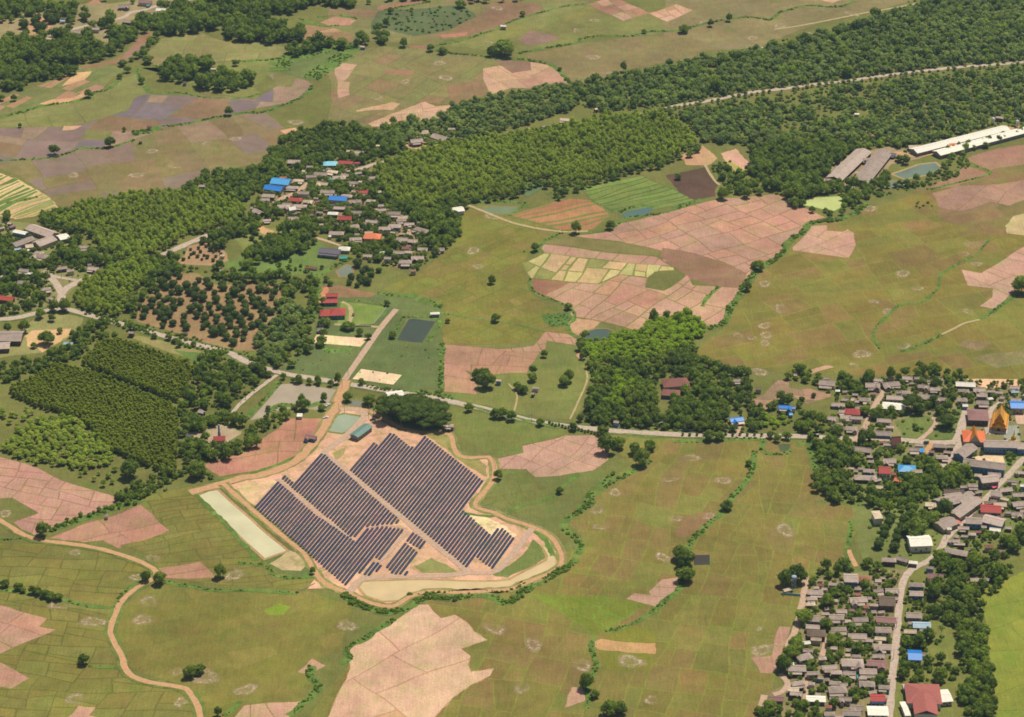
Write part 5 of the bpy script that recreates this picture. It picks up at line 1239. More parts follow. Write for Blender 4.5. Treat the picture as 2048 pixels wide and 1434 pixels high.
def trunk_arr(rng, h, r, limbs=3, spread=.5):
    mb = MB(); bend = rng.normal(0, .05 * h, 2)
    mid = (bend[0] * .5, bend[1] * .5, h * .5)
    mb.tube((0, 0, 0), mid, r, r * .75, 5); mb.tube(mid, (bend[0], bend[1], h), r * .75, r * .45, 5)
    for k in range(limbs):
        a = 6.28 * k / limbs + rng.uniform(-.5, .5)
        mb.tube(mid, (spread * math.cos(a), spread * math.sin(a), h * rng.uniform(.95, 1.2)), r * .5, r * .2, 4)
    return mb
def simple_trunk(h, r):
    v = np.array([[r * math.cos(a), r * math.sin(a), z] for z in (0, h) for a in (0, 2.1, 4.2)])
    f = np.array([[0, 1, 4], [0, 4, 3], [1, 2, 5], [1, 5, 4], [2, 0, 3], [2, 3, 5]]); return v, f

def lobes_broad(rng, n=5):
    L = [(0, 0, 1.05, .62, .52)]
    for k in range(n):
        a = 6.28 * k / n + rng.uniform(-.5, .5); r = rng.uniform(.42, .62)
        L.append((r * math.cos(a), r * math.sin(a), rng.uniform(.65, 1.05), rng.uniform(.36, .52), rng.uniform(.32, .46)))
    return L
def lobes_round(rng):
    return [(0, 0, .75, .85, .70), (.25, .1, .95, .6, .5), (-.3, .2, .8, .6, .5), (.05, -.35, .7, .6, .5)]
def lobes_tall(rng, n=4, top=3.2, r0=.95):
    return [(rng.normal(0, .14), rng.normal(0, .14), .95 + (top - .95) * (k / (n - 1)), r0 * (1 - .48 * k / (n - 1)), .62) for k in range(n)]
def lobes_euca(rng):
    return [(rng.normal(0, .1), rng.normal(0, .1), 2.2 + .95 * k, .95 - .13 * k, .8) for k in range(4)]
def lobes_teak(rng):
    return [(0, 0, 1.9, .8, .7), (.35, .2, 1.6, .6, .5), (-.3, .35, 1.75, .55, .5), (.05, -.42, 1.5, .6, .5), (rng.normal(0, .15), rng.normal(0, .15), 2.3, .5, .45)]
def lobes_flat(rng):
    L = []
    for k in range(9):
        a = 6.28 * k / 9 + rng.uniform(-.3, .3); r = rng.uniform(.45, .78); L.append((r * math.cos(a), r * math.sin(a), .72 + rng.uniform(-.07, .07), rng.uniform(.26, .36), .17))
    return L + [(0, 0, .86, .5, .2), (.25, .2, .84, .36, .18), (-.25, -.1, .84, .36, .18)]
def lobes_shrub(rng):
    return [(0, 0, .45, .7, .5)] + [(.5 * math.cos(a), .5 * math.sin(a), .35, rng.uniform(.35, .5), .36) for a in rng.uniform(0, 6.28, 3)]

# kind: lobes, foliage, leaf clumps near / in the mass, clump size, trunk height and radius (crown radius = 1)
KIND = dict(
    broadleaf=dict(l=lobes_broad, m=L_DARK, n=620, n2=190, s=.10, s2=.15, th=.9, tr=.05),
    round=dict(l=lobes_round, m=L_ORCH, n=460, n2=150, s=.11, s2=.16, th=.6, tr=.05),
    teak=dict(l=lobes_teak, m=L_TEAK, n=360, n2=190, s=.13, s2=.17, th=1.6, tr=.08),
    euca=dict(l=lobes_euca, m=L_EUCA, n=280, n2=110, s=.18, s2=.26, th=2.6, tr=.09),
    light=dict(l=lobes_broad, m=L_LIGHT, n=620, n2=230, s=.10, s2=.14, th=.8, tr=.05),
    mix=dict(l=lobes_broad, m=L_MIX, n=420, n2=150, s=.11, s2=.16, th=1.0, tr=.05),
    shrub=dict(l=lobes_shrub, m=L_SHRUB, n=160, n2=80, s=.16, s2=.2, th=.3, tr=.05),
    palm=dict(l=lobes_flat, m=L_PALM, n=10, n2=10, s=.1, s2=.1, th=2.6, tr=.045),
    rain=dict(l=lobes_flat, m=L_RAIN, n=3000, n2=500, s=.034, s2=.08, th=.7, tr=.04),
)
def palm_crown(rng):
    V = []; F = []; o = 0
    for k in range(15):
        a = 6.28 * k / 15 + rng.uniform(-.2, .2); up = rng.uniform(-.1, .75); n = 6; pv = None; d = np.array([math.cos(a), math.sin(a), 0]); sd = np.array([-d[1], d[0], 0])
        for j in range(n + 1):
            t = j / n; c = d * t * (1 - .1 * up) + np.array([0, 0, 2.6 + up * t - (.55 + .5 * up) * t * t]); wd = .17 * math.sin(math.pi * (.12 + .86 * t)) + .01
            q = [c - sd * wd + np.array([0, 0, -wd * .5]), c, c + sd * wd + np.array([0, 0, -wd * .5])]; V += q
            if j: F += [(o - 3, o, o + 1), (o - 3, o + 1, o - 2), (o - 2, o + 1, o + 2), (o - 2, o + 2, o - 1)]
            o += 3
    return np.array(V), np.array(F)
NVAR = 5
for kn, K in KIND.items():
    rng = np.random.default_rng(sum(map(ord, kn))); K['hi'] = []; K['lo'] = []
    for i in range(NVAR):
        L = K['l'](rng)
        v, f = crown(rng, L, K['n'], K['s'], ICO2) if kn != 'palm' else palm_crown(rng)
        me = mesh(kn + "_crown", v.tolist(), f.tolist(), K['m'])
        tm = trunk_arr(rng, K['th'], K['tr'], 3, .45 if kn != 'rain' else .6)
        K['hi'].append((me, mesh(kn + "_trunk", tm.v, tm.f, M_BARK)))
        L2 = L if len(L) < 6 else L[:5]
        if kn == 'rain': L2 = L
        if kn == 'palm': K['lo'].append(((v, f), simple_trunk(2.6, .04))); continue
        K['lo'].append((crown(rng, L2, K['n2'], K['s2'], ICO1), simple_trunk(K['th'], K['tr'])))

PTS = {k: [] for k in KIND}      # (x, y, radius, height factor, stand, single phrase)
HARR = None
def blocked(x, y, r, clear=None):
    """true where a house, road or water leaves no room for a crown of radius r"""
    p = np.array([x, y])
    near = HARR[(np.abs(HARR[:, 0] - x) < 45) & (np.abs(HARR[:, 1] - y) < 45)]
    if len(near) and hits(near, p, r): return True
    for l, w, bx in RBOX:
        if x < bx[0] or x > bx[1] or y < bx[2] or y > bx[3]: continue
        dd = l - p
        if (dd * dd).sum(1).min() < (w / 2 + r * .5 + .6) ** 2: return True
    for q in PONDS:
        if abs(q[:, 0].mean() - x) < 160 and inside(q, x, y): return True
    for q in CLEAR:
        if abs(q[:, 0].mean() - x) < 200 and inside(q, x, y) and math.sin(x * 1.7 + y * .9) > -.55: return True
    return False
CLEAR = [np.array(pts("C", t)) for t in ("520,560 640,510 780,490 900,480 930,540 820,600 700,650 600,640", "640,720 770,690 800,740 700,785 620,770", "1000,560 1120,520 1180,560 1080,610", "760,600 900,620 1000,690 900,700 800,660", "150,400 240,390 260,430 180,450", "1120,500 1240,470 1230,500 1130,520", "1060,640 1160,650 1150,690 1060,680")]
def hits(HARR, p, r):
    d = p - HARR[:, :2]; c, s = np.cos(HARR[:, 4]), np.sin(HARR[:, 4])
    lx = np.abs(d[:, 0] * c + d[:, 1] * s); ly = np.abs(-d[:, 0] * s + d[:, 1] * c)
    return bool(np.any((lx < HARR[:, 2] + r * .62) & (ly < HARR[:, 3] + r * .62)))
def inside(poly, x, y):
    X, Y = poly[:, 0], poly[:, 1]; X2, Y2 = np.roll(X, 1), np.roll(Y, 1)
    c = ((Y > y) != (Y2 > y)) & (x < (X2 - X) * (y - Y) / (Y2 - Y + 1e-12) + X)
    return bool(c.sum() % 2)
HARR = np.array(HOUSES)
RBOX = [(l[i:i + 41], w, (l[i:i + 41, 0].min() - 15, l[i:i + 41, 0].max() + 15, l[i:i + 41, 1].min() - 15, l[i:i + 41, 1].max() + 15)) for l, w in ROADS for i in range(0, len(l), 40)]
# what the camera sees behind a tree also matters: keep low sight lines to the roofs open
def hides(x, y, h):
    t = pix(x, y, h * .8); d = pix(x, y, 0)
    for hu, hv, hr in HPX[np.abs(HPX[:, 0] - t[0]) < 60]:
        if abs(t[0] - hu) < hr and t[1] - 3 < hv + 5 and d[1] > hv: 
            if t[1] < hv + 1: return True
    return False
HPX = []
for hx, hy, hl, hw, ha in HOUSES:
    u, v = pix(hx, hy, 3.5); HPX.append((u, v, hl * (.7 if v < 235 or u < 270 else .38) * 5200 / math.hypot(hx, hy, H) * 1.0))
HPX = np.array(HPX)

def scatter(kind, fr, s, sp, r, dens=1.0, hf=(.85, 1.2), stand=None, jit=.36, ang=None, spy=None, check=True, open_view=True, edge=0.0):
    poly = np.array(pts(fr, s)); rng = np.random.default_rng(len(PTS[kind]) + int(abs(poly[0, 0])) + 3)
    a = rng.uniform(0, 1.5) if ang is None else ang
    ca, sa = math.cos(a), math.sin(a)
    R = np.stack([poly[:, 0] * ca + poly[:, 1] * sa, -poly[:, 0] * sa + poly[:, 1] * ca], 1)
    spy = spy or sp
    for j, yy in enumerate(np.arange(R[:, 1].min(), R[:, 1].max() + spy, spy)):
        for xx in np.arange(R[:, 0].min(), R[:, 0].max() + sp, sp):
            if rng.random() > dens: continue
            q = (xx + (j % 2) * sp * .5 * (ang is None) + rng.normal(0, jit * sp * .5), yy + rng.normal(0, jit * spy * .5))
            x, y = q[0] * ca - q[1] * sa, q[0] * sa + q[1] * ca
            if not inside(poly, x, y): continue
            u, v = pix(x, y)
            if u < -40 or u > 2090 or v < -45 or v > 1490: continue
            rr = rng.uniform(*r) * (1.25 if rng.random() < .1 else 1)
            if check and blocked(x, y, rr): continue
            h = rng.uniform(*hf)
            if open_view and hides(x, y, rr * 1.4 * h): continue
            PTS[kind].append((x, y, rr, h, stand, None))
def belt(kind, fr, s, w, sp, r, dens=1.0, hf=(.85, 1.2), stand=None, check=False):
    l = smooth_line(pts(fr, s), 2.0); nm = normals(l); rng = np.random.default_rng(len(PTS[kind]) + len(l)); acc = 0
    for (q, n) in zip(l, nm):
        acc += 2.0
        if acc < sp * rng.uniform(.7, 1.3): continue
        acc = 0
        for _ in range(max(1, int(w / sp))):
            if rng.random() > dens: continue
            o = rng.uniform(-w / 2, w / 2); x, y = q[0] + n[0] * o, q[1] + n[1] * o
            g = .5 + .5 * math.sin(x / 9.1 + y / 13.7 + 1.7 * math.sin(x / 31 - y / 23)); rr = rng.uniform(*r) * (.6 + .75 * g if kind == 'shrub' else 1)
            if kind == 'shrub' and g < .10: continue
            if check and blocked(x, y, rr * .6): continue
            PTS[kind].append((x, y, rr, rng.uniform(*hf), stand, None))
def grass_strip(fr, s, w):
    l = [warp(q, .4) for q in smooth_line(pts(fr, s), 4.0)]; nm = normals(l); rng = np.random.default_rng(len(l)); z = layer(l) + .03; vv = []
    for q, n in zip(l, nm):
        a, b = w / 2 * rng.uniform(.55, 1.35), w / 2 * rng.uniform(.55, 1.35); vv.append(((q[0] + n[0] * a, q[1] + n[1] * a), (q[0] - n[0] * b, q[1] - n[1] * b)))
    polys = [([vv[i - 1][0], vv[i - 1][1], vv[i][1], vv[i][0]], z, alb((104, 128, 54), rng.uniform(.8, 1.2))) for i in range(1, len(l))]
    structure(flat_mesh("grass_bank", polys, M_LAND))
def single(kind, fr, x, y, r, h=1.0, phrase=None):
    q = gp(fr, x, y); PTS[kind].append((q[0], q[1], r, h, None, phrase or True))

# lone trees in the fields: base point, crown radius, height factor
for q in ("A 320,905 7.5 1.1", "A 645,860 7.5 1.15", "A 1340,675 6 1.3", "A 83,590 4.5 1.3", "A 517,570 6 1.2", "A 5,590 6 1", "A 750,425 5.5 1.1", "A 830,490 5 1.3", "A 700,460 4.5 1", "A 720,385 7 .8", "A 865,370 9 .8", "A 1380,385 5 1.1", "A 118,745 3 1.2", "A 728,770 3 1.3",
          "B 375,275 6.5 1.3", "B 530,300 6 1.1", "B 600,315 7 .9", "B 885,330 7 1.3", "B 960,320 17 .75", "B 225,185 8 1", "B 268,155 5 1.6", "B 297,80 5 1.2", "B 705,45 9 .8", "B 1068,95 5 1", "B 1285,415 3.5 1", "B 1660,420 5 1.9", "B 1378,1350 0 0", "B 2010,195 7 1", "B 1780,195 4 1", "B 0,280 8 1",
          "C 60,190 8 .9", "C 215,155 5 1.4", "C 320,125 5.5 1.4", "C 1172,100 8 1.1", "C 970,200 6 1.2", "C 285,1165 8 1.15", "C 425,1155 6.5 1.3", "C 25,1050 5 1",
          "E 1382,195 6.5 1.5", "E 1580,172 6 1.2", "E 1140,300 5.5 1.2", "E 887,490 5 1.3", "E 910,712 5.5 1.1", "E 630,718 3.2 1", "E 1195,920 4 1.4", "E 1130,1020 4.5 1.5", "E 1125,1060 6 .9", "E 1310,1085 7 1", "E 1340,1065 6 1.5", "E 840,1060 8 1.2", "E 860,1100 10 1.1", "E 800,1045 6 1.2", "E 1070,1130 6 .9", "E 1040,1110 5 1.1", "E 755,1235 5 1.2", "E 905,1275 5.5 1.2", "E 950,1275 6 1.2", "E 1005,1290 5.5 1.3", "E 1170,1320 5 1", "E 1365,1350 4.5 1.3", "E 1335,640 5 1",
          "F 500,410 7 1.1", "F 430,530 6 1.2", "F 2030,545 12 1.1", "F 470,395 5 .9",
          "K 270,230 7.5 1.25", "K 935,520 5.5 1.2", "K 1020,535 7 1.1", "K 1412,495 6 1.5", "K 535,1050 5.5 1.15", "K 1225,1130 7 1", "K 1280,1110 6 .9", "K 1395,1380 3.5 1.6", "K 35,555 5 .9", "K 115,575 4.5 1", "K 210,600 4 1.3", "K 245,605 4.5 1.1", "K 290,625 5 1", "K 330,635 5 .9", "K 375,640 5 .9", "K 150,590 3.5 .9",
          "I 60,960 8 1.3", "I 30,930 8 1.1", "I 78,1060 7 1.2", "I 310,640 7 .8", "I 435,385 4 1.1", "I 205,235 7 1", "I 265,235 6 1",
          "P 1213,905 10 1.25", "P 1238,896 7 1.1", "P 1283,930 9 1.25", "P 1270,908 6.5 1.2", "P 1300,900 7 1.0", "P 1205,870 6 1.1", "H 1285,95 4 1.1", "H 2015,520 9 1", "H 2025,610 9 1", "H 1440,1240 7 1.4", "H 1490,1290 4.5 1", "H 1575,1390 8 1.1", "H 1640,1380 7 1",
          "S 1578,405 5 1.3", "S 30,395 9 1.2", "S 628,890 3 1.6", "G 760,450 11 1.05", "G 1148,455 8 1.2", "G 800,780 0 0",
          "Q 810,590 9 .55", "Q 955,665 4.5 1.3", "Q 1060,710 4 1.2", "Q 1280,310 4 1.1", "Q 1350,690 5 1", "Q 480,800 5 .9", "Q 225,1230 5 1.2", "Q 455,1235 4 1.5", "Q 690,1240 4 2", "Q 690,1160 3.5 1", "Q 970,1250 4 1.1",
          "X 215,180 7.5 1.1", "X 195,130 4 2", "X 390,100 4 1.6", "X 130,165 4 .8", "X 375,180 5 .8", "X 600,100 6 1.1", "X 790,130 8 .9",
          "D 1445,400 8 .85", "D 275,840 10 .9", "D 200,865 4 1", "D 305,710 4.5 1.2", "D 145,770 7 1.3", "D 235,690 6 1.2", "D 320,650 7 1.2", "D 380,650 8 1.2", "D 45,770 5 1.3", "D 350,780 4 1", "D 45,110 6 1.2", "D 770,760 5 1.2",
          "L 120,90 5 1.3", "W 950,780 8 1.6", "W 560,1040 13 .9", "W 790,870 8 1", "T 215,270 7 1.2", "T 475,230 5.5 1.7", "T 130,1010 4.5 2.1", "T 230,960 6 1.5", "T 610,700 0 0",
          "N 250,150 8 1.3", "N 370,120 9 1.3", "N 345,790 9 .95", "N 300,855 8 .95", "N 225,980 8 1.2", "N 430,510 9 .9", "N 640,570 7 .95", "N 690,730 6 1.2", "N 1170,1110 6 1", "U 1840,800 7 1", "U 1700,740 7 .9", "U 1330,1020 7 1", "U 1660,1150 5 2.2", "U 600,600 5 1.4", "U 1760,270 6 1.3", "J 1415,975 7 1.2"):
    f, xy, r, h = q.split(); x, y = map(float, xy.split(','))
    if float(r): single("broadleaf", f, x, y, float(r) * .93, float(h))
for x, y, r in ((1000, 245, 17), (1085, 190, 16), (1190, 180, 17), (1290, 210, 15), (1360, 270, 16), (1250, 280, 17), (1130, 290, 15), (1420, 330, 12), (1310, 335, 13), (1400, 200, 12)):
    if r: single("rain", "X", x, y, r, .8 + .05 * (x % 7))
single("rain", "T", 720, 590, 11, 1.2); single("rain", "T", 1120, 790, 10, 1.1)
for k in range(18):
    single("broadleaf", "E", 1225 + 19 * k, 1310 + 4.1 * k + (k % 3) * 3, 1.6, 1.2, "small roadside sapling")
for k in range(14):
    single("broadleaf", "F", 50 + 42 * k, 1378 + (k % 2) * 3, 1.7, 1.2, "small roadside sapling")
# orchard on bare soil
scatter("round", "D", "790,640 900,545 950,440 1140,430 1200,480 1330,500 1620,520 1600,640 1560,740 1480,810 1440,860 1330,850 1150,795 900,735 790,690", 10.5, (3.3, 5.3), .86, (.9, 1.1), "bare-soil orchard", .4, .35, 11, open_view=False)
scatter("round", "W", "-40,900 350,780 480,900 440,1060 440,1260 380,1300 100,1300 -60,1250", 9.2, (4.2, 5.6), .95, (.9, 1.15), "green orchard by the white warehouse", .25, 1.25, 11, open_view=False)
scatter("round", "D", "1030,365 1110,270 1290,235 1320,350 1260,375", 8, (1.6, 2.6), .9, (.9, 1.2), "young orchard by the concrete road", .3, .5, open_view=False)
scatter("round", "D", "1420,290 1460,210 1560,190 1630,220 1560,290", 9, (2.2, 3.4), .8, (.9, 1.2), "young orchard on the meadow", .3, .5, open_view=False)
scatter("round", "V", "860,1170 960,1190 1060,1240 1040,1380 850,1390 740,1340 850,1280", 9, (3.2, 4.8), .85, (.9, 1.1), "orchard in front of the upper village", .35, open_view=False)
scatter("round", "U", "760,470 850,390 950,420 1150,470 1140,540 900,610 830,560", 9, (2.6, 4.2), .6, (.9, 1.2), "dry garden orchard", .5, open_view=False)
scatter("round", "M", "250,330 540,200 700,240 600,340 500,400 300,440", 14, (4, 8), .6, (.9, 1.2), "orchard above the far road", .5, open_view=False)

# woods and village trees
B = "broadleaf"
def wood(fr, s, sp=9.5, r=(4.2, 7.0), dens=.95, kind=B, **k):
    scatter(kind, fr, s, sp * .88, (r[0] * .78, r[1]), min(1, dens * 1.06), (.8, 1.4), **k)
    if fr not in "MABC": scatter("shrub", fr, s, 6.5, (1.5, 2.9), .62, (.8, 1.3))
def fill(fr, s, sp=5.6, r=(1.9, 3.7), dens=.9):
    scatter(B, fr, s, sp, r, dens, (.85, 1.3), open_view=False)
    scatter(B, fr, s, 4.6, (1.3, 2.5), .6, (.9, 1.5), open_view=False)
wood("M", "-60,-60 420,-60 520,60 560,160 460,210 300,240 100,280 -60,300", 11, (5, 8))
wood("M", "520,60 700,50 820,80 960,100 1060,180 1090,240 1000,290 820,300 700,220 600,180", 12, (4, 8), .7)
wood("M", "-60,490 240,480 420,465 560,480 700,400 860,380 900,420 1040,470 1120,540 1180,600 1300,650 1280,720 1060,770 900,780 620,780 -60,740", 10, (5, 9))
wood("M", "1040,330 1280,270 1450,260 1600,290 1800,180 2031,140 2031,330 1850,350 1700,430 1560,560 1440,640 1330,690 1320,600 1400,480 1350,430 1180,400", 11, (5, 9), .8)
wood("M", "-60,760 560,810 860,840 870,890 760,950 660,970 580,970 420,960 320,1030 230,1090 60,1080 -60,1040", 10, (5, 8))
wood("M", "1700,460 1780,470 1930,370 1940,450 1850,540 1740,650 1690,740 1560,740 1580,680 1640,640", 10, (3.5, 6), .75)
wood("M", "1200,0 1640,20 1640,60 1450,60 1300,40", 11, (4, 7), .6)
wood("A", "900,60 960,20 1100,40 1290,0 1500,-30 2060,-40 2060,45 1900,28 1800,45 1700,90 1600,80 1500,100 1340,100 1290,175 1170,195 960,222 900,180 800,160 820,110", 11, (6, 10))
wood("A", "1310,110 1480,85 1600,140 1700,190 1765,200 1775,245 1600,262 1470,252 1340,240", 11, (6, 10))
wood("A", "985,385 1080,360 1160,375 1240,345 1240,410 1160,425 1165,470 1000,488 930,465 920,425", 11, (6, 9))
wood("A", "1160,490 1290,460 1400,450 1475,450 1470,520 1380,535 1280,552 1165,548", 11, (6, 9), .95, B)
wood("A", "1250,390 1340,370 1340,440 1260,450", 11, (4, 6), .6)
wood("A", "1680,310 1780,280 1990,240 2040,275 1900,300 1720,335", 10, (5, 8), .8)
wood("B", "70,270 130,230 270,215 320,250 220,262 90,275", 10, (5, 8), .8)
wood("B", "-60,10 200,10 560,-30 560,5 240,15 160,40 -60,45", 11, (5, 8), .8)
wood("B", "700,0 1150,-20 1150,15 760,20", 12, (4, 7), .5)
# village belt above the light plantation
wood("P", "360,385 410,355 500,340 545,305 580,272 640,255 700,250 745,272 790,248 820,270 780,312 740,332 700,325 640,335 600,345 560,360 520,385 490,405 380,395", 8.5, (3.6, 6), .92)
wood("P", "745,272 790,248 870,240 905,212 960,198 1060,188 1100,173 1150,172 1180,190 1150,220 1010,262 870,295 820,290 780,312", 8, (2.8, 5.6), .9, "mix")
wood("P", "1130,175 1230,158 1310,138 1420,118 1530,98 1650,68 1750,35 1880,0 1900,-40 2090,-40 2090,118 1960,130 1700,160 1500,186 1330,212 1290,212 1200,228", 7.6, (1.9, 5.8), .9, "mix")
wood("P", "1060,185 1230,160 1650,70 1880,5 2090,-20 2090,115 1700,155 1330,208 1200,222", 34, (5, 7.5), .8)
wood("P", "1330,228 1500,204 1700,176 1960,146 2090,134 2090,240 1990,250 1850,288 1810,308 1770,288 1730,298 1640,280 1560,300 1480,290 1400,285 1370,245", 8.2, (1.9, 5.8), .76, "mix")
wood("P", "1500,300 1640,285 1730,300 1700,312 1660,342 1640,380 1610,388 1560,388 1510,370 1505,330", 9, (4.5, 7), .92)
wood("P", "1440,340 1505,335 1510,372 1560,390 1500,395 1450,390", 10, (3.5, 5.5), .8)
wood("C", "690,870 800,850 1060,850 1080,900 960,960 900,1010 830,1000 720,930", 9, (5, 7), .95)
wood("C", "1120,940 1170,930 1130,1000 1060,1050 1050,1010", 9, (3.5, 5), .7)
wood("C", "1170,1080 1240,1000 1250,1070 1210,1130 1140,1120", 9, (5, 7), .9)
wood("C", "630,1140 760,1090 1000,1080 1140,1110 1130,1190 1010,1200 980,1150 740,1165 760,1230 700,1230", 10, (5, 8), .85)
wood("C", "1240,900 1320,910 1400,920 1380,970 1290,960", 9, (4, 6), .7)
belt(B, "C", "780,1225 840,1240 900,1255 960,1260 1020,1230 1060,1200", 10, 8, (3.5, 5.5))
belt(B, "C", "1230,1115 1340,1100 1480,1055 1560,1010 1620,960 1690,900 1800,860 1960,800 2080,760", 12, 7, (3.2, 5.5))
belt("shrub", "C", "1180,1140 1400,1090 1560,1050 1700,980 1690,940", 12, 4, (1.6, 3))
belt(B, "C", "1560,890 1760,850 1950,810", 5, 9, (2.4, 3.6), hf=(1.3, 1.8))
scatter("light", "P", "1060,185 1230,160 1650,70 1880,5 2090,-20 2090,115 1700,155 1330,208 1200,222", 15, (2.4, 4.4), .5, (.9, 1.3), jit=.8)
scatter("light", "P", "1330,228 1500,204 1700,176 1960,146 2090,134 2090,240 1850,288 1700,300 1480,290 1370,245", 14, (2.2, 4.2), .5, (.9, 1.3), jit=.8)
scatter("shrub", "P", "1130,175 1420,118 1750,35 1900,-40 2090,-40 2090,240 1850,288 1560,300 1400,285 1330,212 1200,228", 7, (1.4, 2.8), .5, (.8, 1.3), open_view=False)
belt("mix", "C", "-300,702 -100,664 0,638 200,604 420,562 680,530 1000,490 1250,456 1500,426 1850,396 2100,376", 5, 6, (1.8, 3.4), .75)
belt("mix", "C", "-300,678 -100,640 0,612 200,580 420,537 680,505 1000,466 1250,431 1500,401 1850,372 2100,352", 5, 6, (1.8, 3.2), .7)
# light plantations
T = "teak"
scatter(T, "P", "745,345 790,318 880,297 1010,276 1100,262 1200,240 1310,226 1365,255 1395,292 1340,322 1250,347 1160,372 1110,377 1080,368 1040,388 960,403 900,405 870,422 800,412 760,392", 4.1, (1.7, 3.4), .95, (.8, 1.45), "plantation above the village", .45, open_view=False)
scatter(T, "P", "100,448 170,412 260,392 380,388 470,402 490,430 455,462 375,470 335,505 262,528 205,500 170,470 120,458", 4.1, (1.7, 3.4), .95, (.8, 1.45), "plantation at the left village", .45)
scatter(T, "P", "145,602 170,565 215,545 290,520 325,538 275,585 240,632 205,642 160,622", 4.1, (1.7, 3.4), .94, (.8, 1.4), "stand by the road junction", .45)
scatter(T, "G", "10,290 100,190 200,120 330,95 420,110 480,160 560,230 660,270 690,330 640,400 440,410 380,400 200,385 60,340", 5.0, (2.2, 3.4), .94, (.6, .85), "young plantation at the pink fields", .5, open_view=False)
scatter(T, "G", "420,420 560,380 690,340 740,400 700,540 640,530 500,480", 8.5, (2, 3.2), .75, (.6, .9), "young plantation at the pink fields", .5, open_view=False)
scatter(T, "G", "-40,60 70,90 200,30 210,90 60,200 20,240 -40,220", 8, (2, 3.2), .7, (.6, .9), "young plantation at the pink fields", .5, open_view=False)
belt(B, "P", "870,405 960,404 1030,392 1082,372 1110,385 1120,400", 8, 7, (3.4, 5))
belt(B, "P", "1120,395 1170,375 1260,350 1345,325 1400,300", 8, 7, (3.4, 5.4))
wood("P", "860,420 910,400 935,415 905,440 920,470 890,500 860,520 830,470 800,420", 9, (4.5, 7), .95)
wood("P", "70,440 100,425 150,420 170,450 150,470 100,460", 8, (4, 6), .9)
wood("P", "385,470 460,455 495,420 520,400 540,430 510,470 460,480 440,505 410,490", 8.5, (4, 6.5), .9)
wood("P", "225,540 300,512 345,518 370,530 350,545 300,555", 8, (3.5, 5.5), .8)
wood("P", "100,470 200,505 260,530 230,545 190,565 160,560 140,520", 9, (4, 6.5), .75)
wood("P", "560,470 600,440 640,470 620,500 560,520 500,535 485,525 520,500", 8.5, (4.5, 7.5), .9)
# eucalyptus
E_ANG = pdir("D", "480,950 1050,1180")
scatter("euca", "D", "480,960 600,840 700,830 1170,990 1150,1010 1090,1090 1040,1190 1000,1180 520,990", 3.2, (2.0, 2.5), .98, (.46, .60), "olive eucalyptus plantation", .35, E_ANG, 3.4, open_view=False)
scatter("euca", "D", "60,1120 330,980 450,1000 500,1010 1020,1215 1040,1260 1040,1400 1020,1640 960,1600 640,1480 480,1300 220,1220 80,1160", 3.2, (2.0, 2.5), .98, (.46, .60), "olive eucalyptus plantation", .35, E_ANG, 3.4, open_view=False)
# belts round the eucalyptus and along the main road
wood("D", "380,830 480,760 580,700 620,720 640,800 560,840 460,950 330,960 260,990 0,1090 -40,1080 -40,980 100,960 260,920", 9, (3.6, 5.6), .9)
wood("D", "640,790 700,830 600,830", 8, (3.5, 5), .9)
wood("D", "1210,880 1330,930 1440,960 1590,1010 1580,1060 1440,1150 1380,1200 1350,1290 1250,1340 1060,1420 1040,1250 1120,1060 1170,1000 1160,960", 9.5, (3.6, 6.2), .85)
wood("G", "1050,150 1090,80 1180,60 1250,90 1230,160 1170,180 1090,200", 9, (4.5, 6), .9)
wood("G", "1300,60 1420,70 1420,160 1330,160 1290,110", 9, (4.5, 6.5), .9)
wood("G", "1050,250 1150,230 1230,250 1300,300 1420,240 1480,200 1510,270 1480,300 1350,350 1180,370 1060,380", 9, (4.5, 6.5), .9)
wood("G", "1460,180 1560,120 1680,70 1690,110 1600,180 1510,230", 9, (3.5, 5.5), .85)
belt(B, "D", "880,800 960,820 1060,850 1150,860", 6, 8, (3, 4.4))
belt("shrub", "D", "620,705 850,775 1100,850 1320,900", 8, 3.5, (1.4, 2.6))
belt("shrub", "D", "500,655 800,735 1100,810 1330,870 1480,920", 9, 3.5, (1.4, 2.8))
belt(B, "D", "1640,1040 1760,1070 1900,1085 1960,1090", 5, 8, (2.8, 4.2))
belt(B, "D", "1450,930 1520,960 1640,980 1700,920 1800,850 1840,800 1830,650 1850,560 1870,470", 26, 9, (3.5, 6))
wood("D", "1480,820 1600,720 1640,640 1700,600 1780,640 1830,720 1800,820 1700,900 1600,960 1500,910", 9, (3.6, 6), .85, "mix")
wood("D", "1390,450 1500,455 1640,470 1640,560 1610,640 1830,520 1860,480 1700,470 1640,440 1480,440", 9, (3.6, 5.6), .85)
wood("D", "1180,400 1280,395 1400,440 1600,450 1620,520 1500,500 1330,480 1220,450", 9, (4, 6.2), .9)
wood("D", "830,500 900,430 1000,400 1180,400 1170,420 960,440 900,540 830,600", 9, (4, 6), .85)
wood("D", "720,660 800,590 830,620 790,690", 8, (3.5, 5.5), .9)
belt(B, "D", "1600,330 1700,365 1800,400 1900,410", 4, 10, (2, 3))
wood("D", "1420,330 1480,290 1560,300 1640,270 1700,230 1780,120 1830,160 1820,230 1740,280 1600,320 1500,350", 9, (4, 7), .9)
